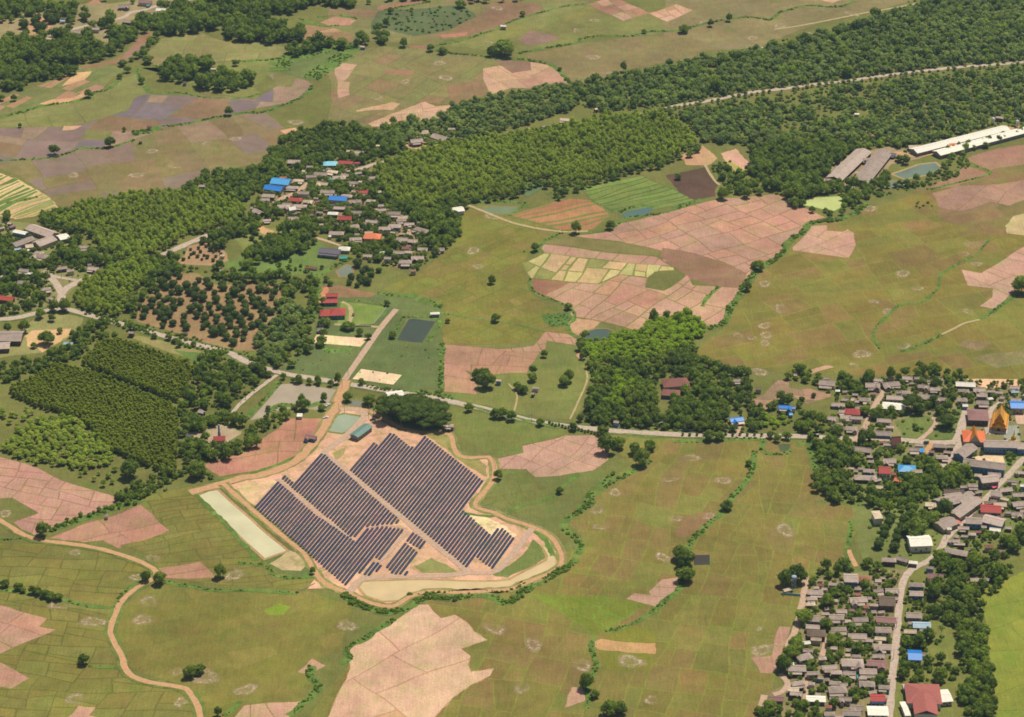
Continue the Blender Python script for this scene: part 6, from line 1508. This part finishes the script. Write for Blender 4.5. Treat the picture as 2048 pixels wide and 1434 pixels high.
# left village
wood("L", "-60,560 200,520 480,600 780,640 1200,560 1560,620 1480,800 1300,760 1180,830 900,780 640,830 500,850 250,850 -60,900", 10.5, (4, 6.6), .85)
wood("L", "-60,900 250,880 640,850 640,1000 830,1010 900,1200 960,1300 700,1400 400,1300 260,1260 0,1250 -60,1180", 11, (3.8, 6.2), .85)
wood("L", "250,1330 500,1260 900,1240 1050,1330 1000,1500 200,1500", 11, (4, 6.4), .7)
wood("L", "-60,380 180,370 260,480 60,540 -60,520", 10, (4, 6), .8)
wood("L", "780,440 960,400 1240,420 1480,540 1240,580 900,520 700,520", 10, (4, 6.4), .85)
wood("L", "440,240 560,260 760,360 620,330 500,300", 9, (3, 4.6), .7)
wood("D", "0,600 100,590 200,640 90,680 0,690", 10, (3.5, 5.5), .7)
# upper village
wood("V", "60,580 200,480 330,400 620,360 640,320 860,300 1000,390 1120,560 1140,640 1100,690 1120,760 1180,800 1500,880 1680,900 1720,960 1640,1050 1520,1120 1430,1180 1360,1250 1230,1210 1080,1200 930,1160 830,1080 640,960 500,870 440,830 150,830 60,760", 9.2, (2.8, 5.2), .82)
wood("V", "1330,800 1480,760 1640,790 1720,830 1700,980 1560,1040 1440,960 1400,880", 9.5, (4.6, 7), .9)
wood("V", "820,1060 860,1010 940,1090 1000,1150 930,1120", 9, (4, 6), .9)
scatter("shrub", "V", "1000,180 1180,240 1060,330 960,240 800,240 760,180", 5.5, (1.8, 3), .9)
wood("V", "540,150 760,170 1000,160 1180,220 1300,250 1200,260 1060,200 760,140", 9, (3.4, 5.4), .75)
belt(B, "V", "130,1160 260,1200 360,1230 520,1250", 3, 9, (1.8, 3.4))
belt("shrub", "V", "130,1160 260,1200 360,1230 520,1250", 4, 3.5, (1, 1.8))
# central light wood and dark wood
scatter("light", "E", "1420,830 1500,810 1560,815 1620,780 1780,770 1800,700 1880,690 2048,690 2100,720 2060,780 1960,830 1900,900 1760,950 1600,960 1480,950 1420,900", 5.6, (2.3, 4.4), .96, (.75, 1.15), open_view=False)
wood("F", "-20,700 80,690 170,720 190,770 120,840 40,900 -20,920", 8, (3.4, 5.5), .95, "light")
belt(B, "E", "1410,800 1430,860 1420,930", 8, 8, (4, 6))
belt(B, "E", "1800,720 1850,700 1960,700 2040,690", 5, 10, (4, 5.5), hf=(1.1, 1.6))
wood("E", "1440,950 1560,960 1760,960 1900,920 2060,830 2100,900 2080,1000 1920,1010 1860,1060 1850,1200 1880,1290 1600,1320 1430,1290 1440,1180 1500,1060 1460,1000", 9, (4, 6.6), .93)
wood("E", "1560,1060 1700,1020 1800,1080 1700,1180 1560,1160", 12, (4, 6), .9, "light")
wood("E", "1980,1120 2060,1080 2060,1330 1890,1320 1900,1260", 9, (4, 6), .9)
wood("F", "-20,960 150,960 260,970 300,1000 380,985 450,1000 470,1100 440,1220 340,1230 300,1330 180,1345 0,1340 -20,1160", 9, (4, 6.6), .93)
wood("E", "1430,1180 1600,1270 1880,1280 2060,1300 2060,1362 1750,1350 1500,1325 1400,1300", 8, (3, 5.4), .9)
wood("F", "-20,1290 180,1320 300,1320 440,1200 520,1210 520,1350 420,1372 -20,1365", 8, (3, 5.2), .85)
wood("E", "1500,1100 1620,1080 1640,1240 1520,1230", 9, (3, 5), .8, "light")
wood("F", "60,1180 200,1150 280,1200 200,1290 80,1290", 9, (2.6, 4.6), .8, "light")
scatter("light", "U", "200,700 330,680 380,800 600,800 620,930 440,950 280,880", 7, (2.6, 4.4), .95, (.7, 1.0))
wood("U", "380,620 500,560 700,520 830,570 830,700 740,880 620,900 540,800 380,790", 9, (3.6, 5.6), .85)
wood("U", "700,970 760,880 850,760 1000,740 1150,800 1260,900 1290,1000 1150,1010 1000,1000 820,1000", 9, (3.6, 5.8), .92)
wood("U", "630,270 720,160 780,110 900,180 1050,190 1130,230 1100,300 1240,390 1000,370 900,310 760,290", 9, (3.6, 5.6), .9)
wood("U", "1240,250 1400,220 1560,280 1600,360 1480,440 1420,560 1300,540 1180,420 1330,380", 9, (3.4, 5.4), .8)
belt(B, "U", "320,1090 420,1050 520,1110 620,1120 700,1090 800,1060", 8, 9, (4, 6))
wood("U", "940,1040 1250,1040 1330,1080 1480,1140 1530,1300 1700,1300 1900,1260 1980,1400 1900,1500 1100,1500 1090,1330 950,1310 930,1180", 9.2, (4, 6.4), .93)
wood("T", "-60,300 150,330 360,330 340,420 300,560 200,640 -60,600", 9.5, (3, 5), .7)
wood("T", "560,210 720,60 830,100 960,90 1050,100 1200,180 1280,150 1370,200 1230,290 1180,420 940,400 760,360 700,260 560,260", 10, (3.4, 5.8), .75)
wood("T", "330,570 560,580 800,470 1000,480 1220,450 1320,560 1290,760 1240,880 1120,760 1010,660 760,640 580,700 520,800 640,900 700,930 560,930 520,860 300,680", 10, (3.8, 6.2), .8)
wood("T", "700,780 860,760 870,860 780,880", 9, (3, 5), .9)
wood("T", "1000,1130 1080,1150 1200,1290 1300,1230 1460,1300 1500,1480 600,1480 580,1330 640,1180 860,1130", 9.5, (4.2, 6.4), .9)
wood("T", "0,860 160,880 400,940 420,1020 300,1040 260,1160 380,1240 160,1290 0,1380 -120,1300 -100,1060", 10, (3.4, 5.6), .7)
wood("T", "1430,1090 1560,1090 1500,1200 1420,1160", 9, (2.6, 4.2), .7)
wood("T", "1800,1120 1960,1080 2060,1100 2060,1240 1880,1250", 10, (3.4, 5), .75)
wood("T", "1640,600 1700,560 1900,640 1960,720 1860,760 1660,680", 9, (3, 5), .8)
wood("T", "1250,300 1480,380 1480,520 1340,580 1250,420 1180,380", 10, (3.4, 5.6), .6)
wood("T", "1560,870 1660,900 1640,960 1570,960", 9, (2.8, 4), .8)
wood("T", "1680,500 1860,420 1880,560 1760,620 1700,560", 10, (2.8, 4.4), .6)
wood("I", "820,420 900,400 960,440 1080,470 1110,600 1000,610 900,590 850,570 820,500", 9, (4, 6.4), .92)
wood("W", "330,180 560,190 800,80 1000,120 1360,120 1380,280 1160,330 940,400 900,460 760,520 700,620 560,640 360,560 220,600 60,560 -60,440 130,360 300,300", 9.4, (4, 6.4), .88)
wood("W", "-60,480 160,500 330,600 700,640 780,720 740,880 560,900 480,800 360,770 100,800 60,640 -60,640", 9.6, (4, 6.2), .86)
wood("W", "470,700 640,690 760,820 660,1000 500,1080 440,1000", 10, (4.4, 6.6), .85)
wood("W", "740,1380 940,1260 1290,1290 1500,1240 1640,1260 1780,1100 1900,1000 2100,880 2100,1250 1900,1300 1600,1420 1280,1480 740,1480", 9.8, (4.2, 6.6), .86)
wood("W", "1260,1050 1350,1060 1420,960 1560,980 1760,980 1720,1060 1500,1130 1380,1190 1260,1120", 9.8, (3.8, 6), .8)
wood("W", "1880,380 2050,340 2050,460 1880,460", 10, (2.8, 4.4), .5)
wood("W", "1780,640 1880,640 1980,780 1740,820 1720,760", 10, (3, 5), .7)
# near village
wood("N", "460,90 620,-20 960,-40 1060,20 900,40 660,110 560,150 470,140", 9.5, (4.4, 6.8), .9)
wood("N", "560,200 680,180 860,180 960,150 1120,200 1240,240 1040,260 900,260 800,330 700,400 600,440 430,440 400,400 560,320", 9.6, (4.2, 6.4), .92)
wood("N", "960,-60 1080,-20 1400,0 1340,140 1160,150 1080,60", 9.6, (4.4, 6.8), .9)
wood("N", "370,470 700,500 860,440 1100,500 1120,700 1060,760 900,740 660,660 540,680 380,640", 10.5, (2.8, 4.8), .55)
wood("N", "660,660 860,700 1040,740 1090,800 1020,860 860,860 680,840 640,780", 9.8, (3, 5), .8)
wood("N", "180,860 360,870 500,880 580,900 560,960 440,930 270,920", 10, (3.6, 5.4), .7)
wood("N", "260,990 440,1000 430,1080 270,1090", 9.6, (3.4, 5), .85)
wood("N", "850,1080 960,1150 1150,1160 1160,1220 1000,1230 860,1200", 9.4, (3.6, 5.6), .95)
wood("N", "-60,1360 100,1300 240,1260 440,1270 640,1290 740,1290 730,1380 560,1480 -60,1480", 9.6, (3.4, 5.6), .8)
wood("N", "560,880 1240,860 1260,1000 1150,1100 600,1180 540,1040", 12, (2.4, 4), .4)
wood("J", "1300,40 1440,20 1640,70 1960,150 1960,240 1800,330 1690,370 1740,440 1760,620 1780,1000 1830,1300 1650,1300 1560,1160 1480,1120 1560,1060 1640,960 1560,860 1580,700 1460,560 1400,540 1290,440 1310,330 1380,230", 9.0, (4, 6.6), .9)
wood("J", "1120,640 1250,620 1350,600 1450,660 1340,740 1130,740", 9.6, (4, 6.2), .85)
wood("J", "1100,810 1200,800 1330,830 1400,800 1540,860 1540,940 1400,930 1280,880 1180,960 1110,1000", 9.8, (4, 6.2), .85)
wood("J", "1340,980 1420,960 1480,1000 1300,1010 1180,1000 1200,960", 9.6, (3, 5), .7)
wood("J", "1700,560 1760,600 1840,1300 1700,1300 1760,1000 1690,760", 9, (4, 6), .85)
scatter("shrub", "J", "1200,930 1500,900 1640,960 1600,1080 1440,1060 1300,1000", 8, (2, 3.4), .6)
fill("N", "390,120 700,120 1340,60 1345,380 1310,700 1290,1000 1260,1240 1040,1240 900,1300 640,1300 440,1250 250,1100 200,960 260,760 380,500")
fill("V", "100,600 330,420 600,380 900,380 1010,430 1120,650 1380,760 1480,860 1380,1050 1430,1150 1240,1210 1080,1180 760,1000 560,900 440,830 80,760")
fill("T", "-150,330 150,240 600,210 1250,250 1240,560 1000,500 640,520 500,760 520,940 700,980 700,1060 400,1250 -120,1400 -300,1000", 6.6, (1.9, 3.8), .75)
fill("T", "1250,300 2060,250 2060,560 1800,640 1650,560 1250,560", 6.6, (1.8, 3.2), .5)
fill("W", "-60,-40 600,180 1400,300 1180,520 700,620 -60,640", 6.8, (2.2, 4.2), .8)
fill("W", "1700,300 2060,300 2060,900 1800,800 1760,560", 7, (1.8, 3.2), .6)
fill("W", "1150,950 1500,900 1780,960 1500,1240 1050,1150", 6.8, (2, 3.8), .7)
fill("J", "1160,240 1350,240 1360,1000 1120,1000", 7, (2, 4), .5)
fill("L", "-60,560 700,640 1480,640 1480,800 900,960 640,1000 700,1300 -60,1280", 6.8, (2, 4), .7)
fill("L", "-60,150 460,180 620,330 520,480 700,520 700,640 -60,560", 6.8, (2, 3.6), .5)
for fr_, s_ in (("N", "390,120 1340,60 1300,1240 250,1300 260,760"), ("V", "100,600 600,380 1010,430 1480,860 1240,1210 560,900"), ("T", "-100,330 1250,230 1240,700 640,800 -100,1300"), ("W", "-60,-40 1000,120 1180,520 600,640 0,640"), ("J", "1300,40 1900,180 1700,560 1760,1200 1480,1120 1290,440"), ("L", "-60,540 700,640 1480,640 640,1000 0,1280"), ("I", "820,420 1110,470 1110,600 900,600")):
    scatter("palm", fr_, s_, 26, (2.6, 3.8), .45, (.8, 1.5), jit=.8, open_view=False)
belt(B, "K", "320,195 420,150 540,115 620,88 700,55 800,25 900,-10", 8, 5, (1.8, 3.2), .9)
wood("G", "640,600 760,520 830,470 930,420 1050,400 1150,405 1230,440 1270,470 1180,490 1130,440 1000,480 880,560 800,610 700,640", 7, (2, 4.2), .8)
belt(B, "D", "1640,1200 1560,1260 1500,1330 1440,1380", 9, 6, (2.4, 4), .9)
# hedges along streams and bunds
S_ = "shrub"
for fr, s, w, sp, r in (
    ("H", "1600,-20 1500,60 1455,110 1480,150 1400,205 1320,255 1315,310 1360,345 1410,400 1400,440 1385,475", 6, 3, (1.6, 3.2)),
    ("H", "20,690 80,730 180,770 290,790 400,760 500,705 640,712 800,692 900,705 975,735 1080,670 1200,600 1300,545 1390,485", 9, 2.6, (1.6, 3.4)),
    ("H", "400,690 640,670 800,660 960,672 1080,620", 3, 3, (1.4, 2.6)),
    ("H", "2000,560 1980,650 1890,735 1800,812 1700,862 1560,905", 5, 3, (1.0, 2.0)),
    ("H", "1480,940 1468,1000 1490,1070 1500,1110 1465,1160 1440,1230 1460,1290 1440,1350", 5, 3, (1.0, 2.0)),
    ("P", "1300,922 1262,945 1215,970 1180,1000 1150,1030", 7, 3, (1.4, 3)),
    ("H", "320,830 200,905 140,950 40,1000 60,1060 0,1090", 6, 3, (1.2, 2.4)),
    ("I", "470,300 455,400 400,500 340,570 300,640 200,730 120,800 80,860 60,940 50,1060 0,1130", 6, 3, (1.2, 2.4)),
    ("K", "20,575 120,580 220,610 300,630 400,640 500,670 640,690 740,690", 4, 3, (1.2, 2.2)),
    ("K", "1030,520 1180,545 1300,565 1440,580 1560,580 1700,585 1900,600", 4, 3, (1.0, 2.0)),
    ("K", "560,1060 640,1065 760,1075", 3, 4, (1.0, 1.8)),
    ("K", "730,700 760,640 820,570 900,530", 4, 3, (1.2, 2.4)),
    ("K", "320,190 420,150 540,115 620,90 700,55 800,30 900,0", 9, 3, (2, 4)),
    ("K", "1520,400 1640,410 1700,420 1760,480 1860,500 2000,490", 4, 3.4, (1.2, 2.2)),
    ("K", "0,255 90,245 180,240", 4, 3, (1.4, 2.4)),
    ("K", "1430,1380 1500,1330 1530,1290", 4, 3, (1.2, 2.2)), ("K", "1850,1380 1960,1280 2040,1200 1980,1120 2000,1060", 7, 3, (1.4, 2.6)),
    ("F", "920,110 860,125 800,135 750,190 690,225 650,260 645,300 590,345 530,385 470,430 420,490 370,570 330,630 290,720 200,750", 8, 3, (1.6, 3.4)),
    ("F", "1130,20 1060,80 980,110 900,125", 9, 3, (1.8, 3.6)),
    ("F", "2048,540 1940,600 1860,660 1790,700", 5, 3, (1.2, 2.2)), ("F", "1560,790 1460,840 1400,865 1330,885", 4, 3, (1.2, 2.2)),
    ("F", "1850,230 1760,320 1640,385 1560,440 1540,520 1440,600 1330,610 1200,720 1165,790 1200,870", 2.5, 4, (.8, 1.5)),
    ("F", "160,620 190,570 260,505", 4, 3, (1.2, 2.2)),
    ("E", "1080,300 1140,300 1200,240 1300,195", 4, 3, (1.2, 2.4)), ("E", "1300,180 1450,185 1560,180 1640,130 1700,100 1870,80 2048,25", 4, 3, (1.2, 2.2)),
    ("E", "1110,460 1130,530 1200,570 1330,620 1380,690 1340,730 1350,780 1410,830", 3, 3, (1, 2)),
    ("E", "600,840 598,960 590,1080 580,1130", 6, 3, (1.6, 3.2)), ("E", "240,540 380,560 460,590 590,630", 5, 3, (1.4, 2.8)),
    ("E", "500,650 700,680 900,705 1100,745 1200,770", 2, 4, (.7, 1.3)), ("E", "720,1200 1000,1270 1300,1330", 3, 4, (.8, 1.6)),
    ("E", "60,1080 140,1085 240,1110 330,1120 500,1130 660,1160", 10, 4, (1.8, 3.4)),
    ("A", "0,690 120,660 250,620 400,600 500,575 560,540 640,520 700,470", 6, 3, (1.4, 2.8)), ("A", "-20,940 200,930 340,915 480,870 600,870 680,855 780,820", 5, 3, (1.4, 2.6)),
    ("A", "780,790 850,760 940,740 1060,730 1200,700 1330,675 1440,660 1540,655 1640,620 1760,570 1830,500", 6, 3, (1.4, 2.6)), ("A", "780,780 860,770 940,750", 16, 3, (1.6, 3)),
    ("A", "800,400 830,480 900,540 1060,545 1200,570 1400,575 1520,550", 4, 3, (1.2, 2.2)), ("A", "900,380 960,395 1100,400", 4, 3, (1.2, 2.4)), ("A", "1360,360 1500,355 1640,340 1690,300", 5, 3, (1.4, 2.6)),
    ("A", "1640,420 1690,345 2040,280 1820,460", 30, 5, (1.6, 2.8)), ("A", "1760,110 1800,130 1900,155 1940,150 1980,150", 4, 3, (1.2, 2.2)), ("A", "1860,100 1960,95 2048,105", 4, 3, (1.2, 2.2)),
    ("B", "520,290 640,310 800,325 900,340 1020,345 1150,360 1240,385 1290,430 1350,490", 6, 3, (1.6, 3)), ("B", "560,265 700,245 820,200 940,160 1010,120 1130,85 1300,40 1450,20", 4, 3, (1.2, 2.4)),
    ("B", "1050,310 1200,280 1360,255 1420,225 1540,210 1700,212 1800,185 1960,180 2048,165", 6, 3, (1.4, 2.6)), ("B", "260,60 360,40 520,10", 5, 3, (1.6, 2.6)), ("B", "0,90 60,100 100,110", 5, 3, (1.6, 2.6)),
    ("C", "60,170 220,130 420,100 560,115 620,75 780,35 960,40 1060,10", 6, 3, (1.4, 2.6)), ("C", "1480,1110 1640,1075 1850,1015 1790,980 1720,960", 3, 3, (1.2, 2.2)),
    ("C", "-10,1215 60,1195 140,1180 150,1165", 4, 3, (1.2, 2.2)),
    ("S", "100,420 250,400 330,370 500,310 620,255 680,170", 3, 4, (1.0, 1.8)), ("S", "160,430 300,540 480,690 560,770", 6, 4, (1.0, 1.9)), ("S", "30,485 150,600 300,760 330,820", 4, 4, (.8, 1.5)),
    ("S", "1340,180 1360,240 1400,290", 3, 4, (1, 1.8)), ("S", "1480,560 1600,590 1700,640 1800,700 1860,800", 5, 4, (1.0, 1.8)), ("S", "1400,580 1560,590 1700,540 1840,500 1900,450 2000,380", 3, 4, (.8, 1.5)),
    ("X", "760,160 830,200 900,150 930,60", 12, 5, (1.6, 3)), ("Q", "1180,150 1400,180 1600,200 1800,270 1930,320", 10, 4, (1.6, 3)), ("Q", "460,800 600,850 760,850 860,790", 8, 4, (1, 2)),
    ("Q", "700,250 860,245 1000,250 1160,280 1270,310", 4, 4, (1.2, 2.2)), ("Q", "1180,480 1240,400 1290,330", 3, 4, (1, 1.8)), ("Q", "1500,440 1700,440 1860,470 1900,560 1830,650 1770,740", 5, 4, (1, 2)), ("Q", "1340,690 1380,600 1470,440", 4, 4, (1.2, 2.4)),
    ("D", "1590,1250 1640,1200 1800,1210 1900,1180", 6, 4, (1.4, 2.6)), ("D", "1430,1290 1520,1200 1640,1060", 6, 4, (1.4, 2.6)), ("D", "1350,1260 1420,1180 1560,1070", 5, 4, (1.4, 2.6)),
    ("D", "-10,20 100,10 220,-20", 5, 5, (1, 2)), ("D", "1800,470 1980,380 2048,340", 8, 4, (1.6, 3)), ("D", "1860,460 1850,560 1840,680", 8, 4, (1.4, 2.8)),
    ("U", "-20,1075 100,1085 300,1080", 4, 4, (1.2, 2.2)), ("I", "0,245 200,240 500,225 520,300 640,315 690,290", 5, 4, (1.2, 2.4)), ("I", "720,260 800,270 840,420", 10, 5, (1.2, 2.4)),
    ("I", "820,600 960,590 1100,620", 4, 4, (1.2, 2.2)), ("I", "1040,700 1030,800 1020,900 1050,970", 5, 4, (1.2, 2.4)), ("I", "630,1140 740,1150", 3, 4, (1, 1.8)),
    ("B", "745,1195 850,1175 960,1180 1080,1190", 6, 4, (1.4, 2.6)), ("B", "1000,1265 1060,1215 1090,1190", 4, 4, (1.2, 2.2)), ("B", "1640,1240 1760,1200 1830,1215", 6, 3, (1.4, 2.6)),
    ("B", "1090,1110 1200,1070 1290,1045", 4, 3.4, (1, 1.6)), ("B", "1210,1140 1340,1095 1440,1090", 3, 4, (.8, 1.5)),
):
    grass_strip(fr, s, w * .75 + 1.6)
    if fr != "S": belt(S_, fr, s, w * .75, sp * .6, (r[0] * .5, r[1] * .66), .85, hf=(.6, 1.1))
scatter(S_, "B", "230,60 690,35 790,100 640,180 450,205 260,155", 7, (1.4, 3), .5, open_view=False)
scatter(S_, "C", "480,480 700,520 900,470 1100,480 1000,640 900,760 700,780 560,700", 9, (1.8, 3.4), .6, open_view=False)
scatter(S_, "C", "210,960 330,940 420,1020 460,1120 280,1130 240,1050", 6.5, (1.6, 3), .7, open_view=False)
scatter(S_, "C", "1370,1190 1480,1170 1540,1195 1440,1235", 6, (1.2, 2.4), .6, open_view=False)
scatter(S_, "E", "1180,670 1330,660 1365,690 1330,735 1230,740", 4, (1, 1.6), .9, (.5, .7), open_view=False)
scatter(S_, "I", "940,490 1090,500 1110,600 960,580", 7, (1.8, 3.2), .8)
scatter(S_, "G", "850,500 1110,430 1160,470 900,570", 7, (1.2, 2.6), .45, open_view=False)
scatter(S_, "I", "480,280 700,290 660,330 480,330", 6, (1, 2), .35, open_view=False)
scatter(S_, "N", "380,120 1440,0 1330,1434 0,1434 200,1000 380,500", 8, (.9, 2.1), .5, (.8, 1.2))
scatter(S_, "V", "100,560 600,400 1000,440 1380,760 1480,900 1250,1200 700,900 100,700", 7.5, (.9, 2.1), .6, (.8, 1.2))
scatter(S_, "T", "-200,350 1300,240 2100,300 2100,1400 600,1400 -200,1300", 8, (.9, 2.2), .5, (.8, 1.2))
scatter(S_, "W", "-60,0 2060,0 2060,900 1000,1300 -60,1400", 8, (.9, 2.2), .45, (.8, 1.2))
scatter(S_, "L", "-60,100 1400,400 1500,900 1000,1300 -60,1400", 8, (1, 2.4), .5, (.8, 1.2))
scatter(S_, "Q", "60,1060 420,640 1000,830 1900,760 1930,1280 1480,1290 900,1190", 14, (.6, 1.4), .35, (.6, 1.0))

# ---- plant them: the 300 of a kind that show largest stand as objects of their own, the rest is one mass of its kind
NAMES = dict(broadleaf=("broadleaf_tree", "woodland", "broadleaf tree", "broadleaf trees of hedges, yards and woods"), round=("orchard_tree", "orchard_rest", "orchard tree", "orchard trees in rows"),
             teak=("plantation_tree", "plantation_wood", "plantation tree", "bright green plantation trees"), euca=("eucalyptus_tree", "eucalyptus_wood", "eucalyptus tree", "eucalyptus trees in dense rows"),
             light=("bright_tree", "bright_wood", "bright green tree", "bright green woodland trees"), mix=("hill_tree", "mixed_woodland", "woodland tree", "trees of the far woodland"),
             palm=("palm_tree", "palm_grove", "palm tree", "coconut palms in the villages"), shrub=("shrub", "undergrowth", "shrub", None), rain=("rain_tree", "rain_wood", "rain tree", "spreading rain trees"))
LIMIT = dict(shrub=0)
def plant_object(kind, p, k):
    K = KIND[kind]; nm = NAMES[kind]; x, y, r, h, stand, ph = p
    rng = np.random.default_rng(k + 5)
    t = bpy.data.objects.new(nm[0], None); COL.objects.link(t)
    t.location = (x, y, 0); t.rotation_euler = (0, 0, float(rng.uniform(0, 6.28)))
    if stand and kind in ('teak', 'euca'):
        lab = "slender %s tree in the nearest rows of the %s" % ("olive green" if kind == 'euca' else "bright green", stand)
        reg(t, nm[2], (x, y, 0), lab, None, nm[3] + " of the " + stand)
    else:
        size = "large " if r > 6.6 else ("small " if r < 4.1 else "")
        shape = "tall" if h > 1.18 else ("low" if h < .92 else "round")
        base = {'broadleaf': "dark green tree", 'round': "dome-shaped orchard tree", 'light': "bright green tree", 'palm': "feathery palm tree", 'mix': "green woodland tree", 'rain': "wide umbrella-shaped rain tree"}[kind]
        phrase = ph if isinstance(ph, str) else ("%s%s %s" % (size, shape, base) if kind not in ('rain', 'palm') else ("tall " if h > 1.2 and kind == 'palm' else "") + base)
        reg(t, nm[2], (x, y, 0), None, phrase, nm[3])
    cm, tm = K['hi'][k % NVAR]
    for part, me in (("crown", cm), ("trunk", tm)):
        o = bpy.data.objects.new(part, me); COL.objects.link(o); o.parent = t; o.scale = (r, r, r * h)
def mass(name, kind, L):
    K = KIND[kind]; V = []; F = []; MI = []; TI = []; o = 0
    rng = np.random.default_rng(len(L))
    for i, (x, y, r, h, st, ph) in enumerate(L):
        (cv, cf), (tv, tf) = K['lo'][i % NVAR]
        a = rng.uniform(0, 6.28); ca, sa = math.cos(a), math.sin(a); tint = rng.random()
        for v, f, m in ((cv, cf, 0), (tv, tf, 1)):
            w = np.empty_like(v); w[:, 0] = (v[:, 0] * ca - v[:, 1] * sa) * r + x; w[:, 1] = (v[:, 0] * sa + v[:, 1] * ca) * r + y; w[:, 2] = v[:, 2] * r * h
            V.append(w); F.append(f + o); MI.append(np.full(len(f), m, np.int32)); TI.append(np.full(len(v), tint, np.float32)); o += len(v)
    V = np.concatenate(V).astype(np.float32); F = np.concatenate(F).astype(np.int32); MI = np.concatenate(MI); TI = np.concatenate(TI)
    me = bpy.data.meshes.new(name)
    me.vertices.add(len(V)); me.vertices.foreach_set("co", V.ravel())
    me.loops.add(F.size); me.loops.foreach_set("vertex_index", F.ravel())
    me.polygons.add(len(F)); me.polygons.foreach_set("loop_start", np.arange(0, F.size, 3, dtype=np.int32))
    me.polygons.foreach_set("material_index", MI)
    at = me.attributes.new("tint", 'FLOAT', 'POINT'); at.data.foreach_set("value", TI)
    me.materials.append(K['m']); me.materials.append(M_BARK)
    me.update(calc_edges=True); me.validate()
    return stuff(link(name, me))
stats = {}
for kind, L in PTS.items():
    if not L: continue
    lim = LIMIT.get(kind, 300)
    key = lambda p: (0 if p[5] else 1, -pix(p[0], p[1])[1] - p[2] * 2)
    inview = [p for p in L if -6 < pix(p[0], p[1], p[2])[0] < 2054 and pix(p[0], p[1], p[2] * 1.5)[1] < 1440]
    rest = [p for p in L if p not in set(inview)] if len(inview) < len(L) else []
    inview.sort(key=key)
    ind, oth = inview[:lim], inview[lim:] + rest
    for k, p in enumerate(ind): plant_object(kind, p, k)
    if oth: mass(NAMES[kind][1], kind, oth)
    stats[kind] = (len(ind), len(oth))
print("PLANTS", stats, "HOUSES", len(HOUSES))

# ------------------------------------------------------------------ light, sky, colour
SUN_EL, SUN_AZ = math.radians(67), math.radians(36)      # azimuth to the right of the view direction
sd = Vector((math.sin(SUN_AZ) * math.cos(SUN_EL), math.cos(SUN_AZ) * math.cos(SUN_EL), math.sin(SUN_EL)))
sl = bpy.data.lights.new("sun", 'SUN'); sl.energy = 4.7; sl.angle = math.radians(.53); sl.color = (1.0, .935, .81)
so = bpy.data.objects.new("sun", sl); COL.objects.link(so); so.rotation_euler = sd.to_track_quat('Z', 'Y').to_euler()
W = bpy.data.worlds.new("World"); SC.world = W; W.use_nodes = True
nt = W.node_tree; bg = nt.nodes["Background"]
sky = nt.nodes.new("ShaderNodeTexSky"); sky.sky_type = 'NISHITA'; sky.sun_disc = False
sky.sun_elevation = SUN_EL; sky.sun_rotation = SUN_AZ; sky.altitude = 300; sky.dust_density = 2.0
tc = nt.nodes.new("ShaderNodeTexCoord").outputs["Generated"]
sx = nt.nodes.new("ShaderNodeSeparateXYZ"); nt.links.new(tc, sx.inputs[0])
zz = math2(nt, 'ADD', math2(nt, 'MAXIMUM', sx.outputs[2], 0.0), .12)
cb = nt.nodes.new("ShaderNodeCombineXYZ")
nt.links.new(math2(nt, 'DIVIDE', sx.outputs[0], zz), cb.inputs[0]); nt.links.new(math2(nt, 'DIVIDE', sx.outputs[1], zz), cb.inputs[1])
cl = maprange(nt, noise(nt, 3.2, 6, cb.outputs[0], .6), .48, .66, 0, .9)
nt.links.new(mixcol(nt, cl, sky.outputs[0], (7.5, 7.2, 6.8)), bg.inputs["Color"])
bg.inputs["Strength"].default_value = .054
SC.view_settings.view_transform = 'Standard'; SC.view_settings.look = 'None'
SC.view_settings.gamma = 1.0; SC.view_settings.exposure = 0.08
try: SC.view_settings.use_curve_mapping = False
except Exception: pass
SC.cycles.max_bounces = 5; SC.cycles.diffuse_bounces = 2; SC.cycles.glossy_bounces = 2; SC.cycles.transmission_bounces = 2
SC.cycles.use_denoising = True; SC.cycles.filter_width = 1.7

def build_haze():
    m = bpy.data.materials.new("haze_air"); m.use_nodes = True; nt = m.node_tree; nt.nodes.clear()
    out = nt.nodes.new("ShaderNodeOutputMaterial"); v = nt.nodes.new("ShaderNodeVolumePrincipled")
    v.inputs["Color"].default_value = (.50, .76, 1.0, 1); v.inputs["Density"].default_value = 3.0e-5; v.inputs["Anisotropy"].default_value = .3
    nt.links.new(v.outputs[0], out.inputs["Volume"])
    mb = MB().box(-30000, 30000, -4000, 31000, -1.0, 1165.0)
    stuff(mb.build("haze", m))
build_haze()
assign_labels()
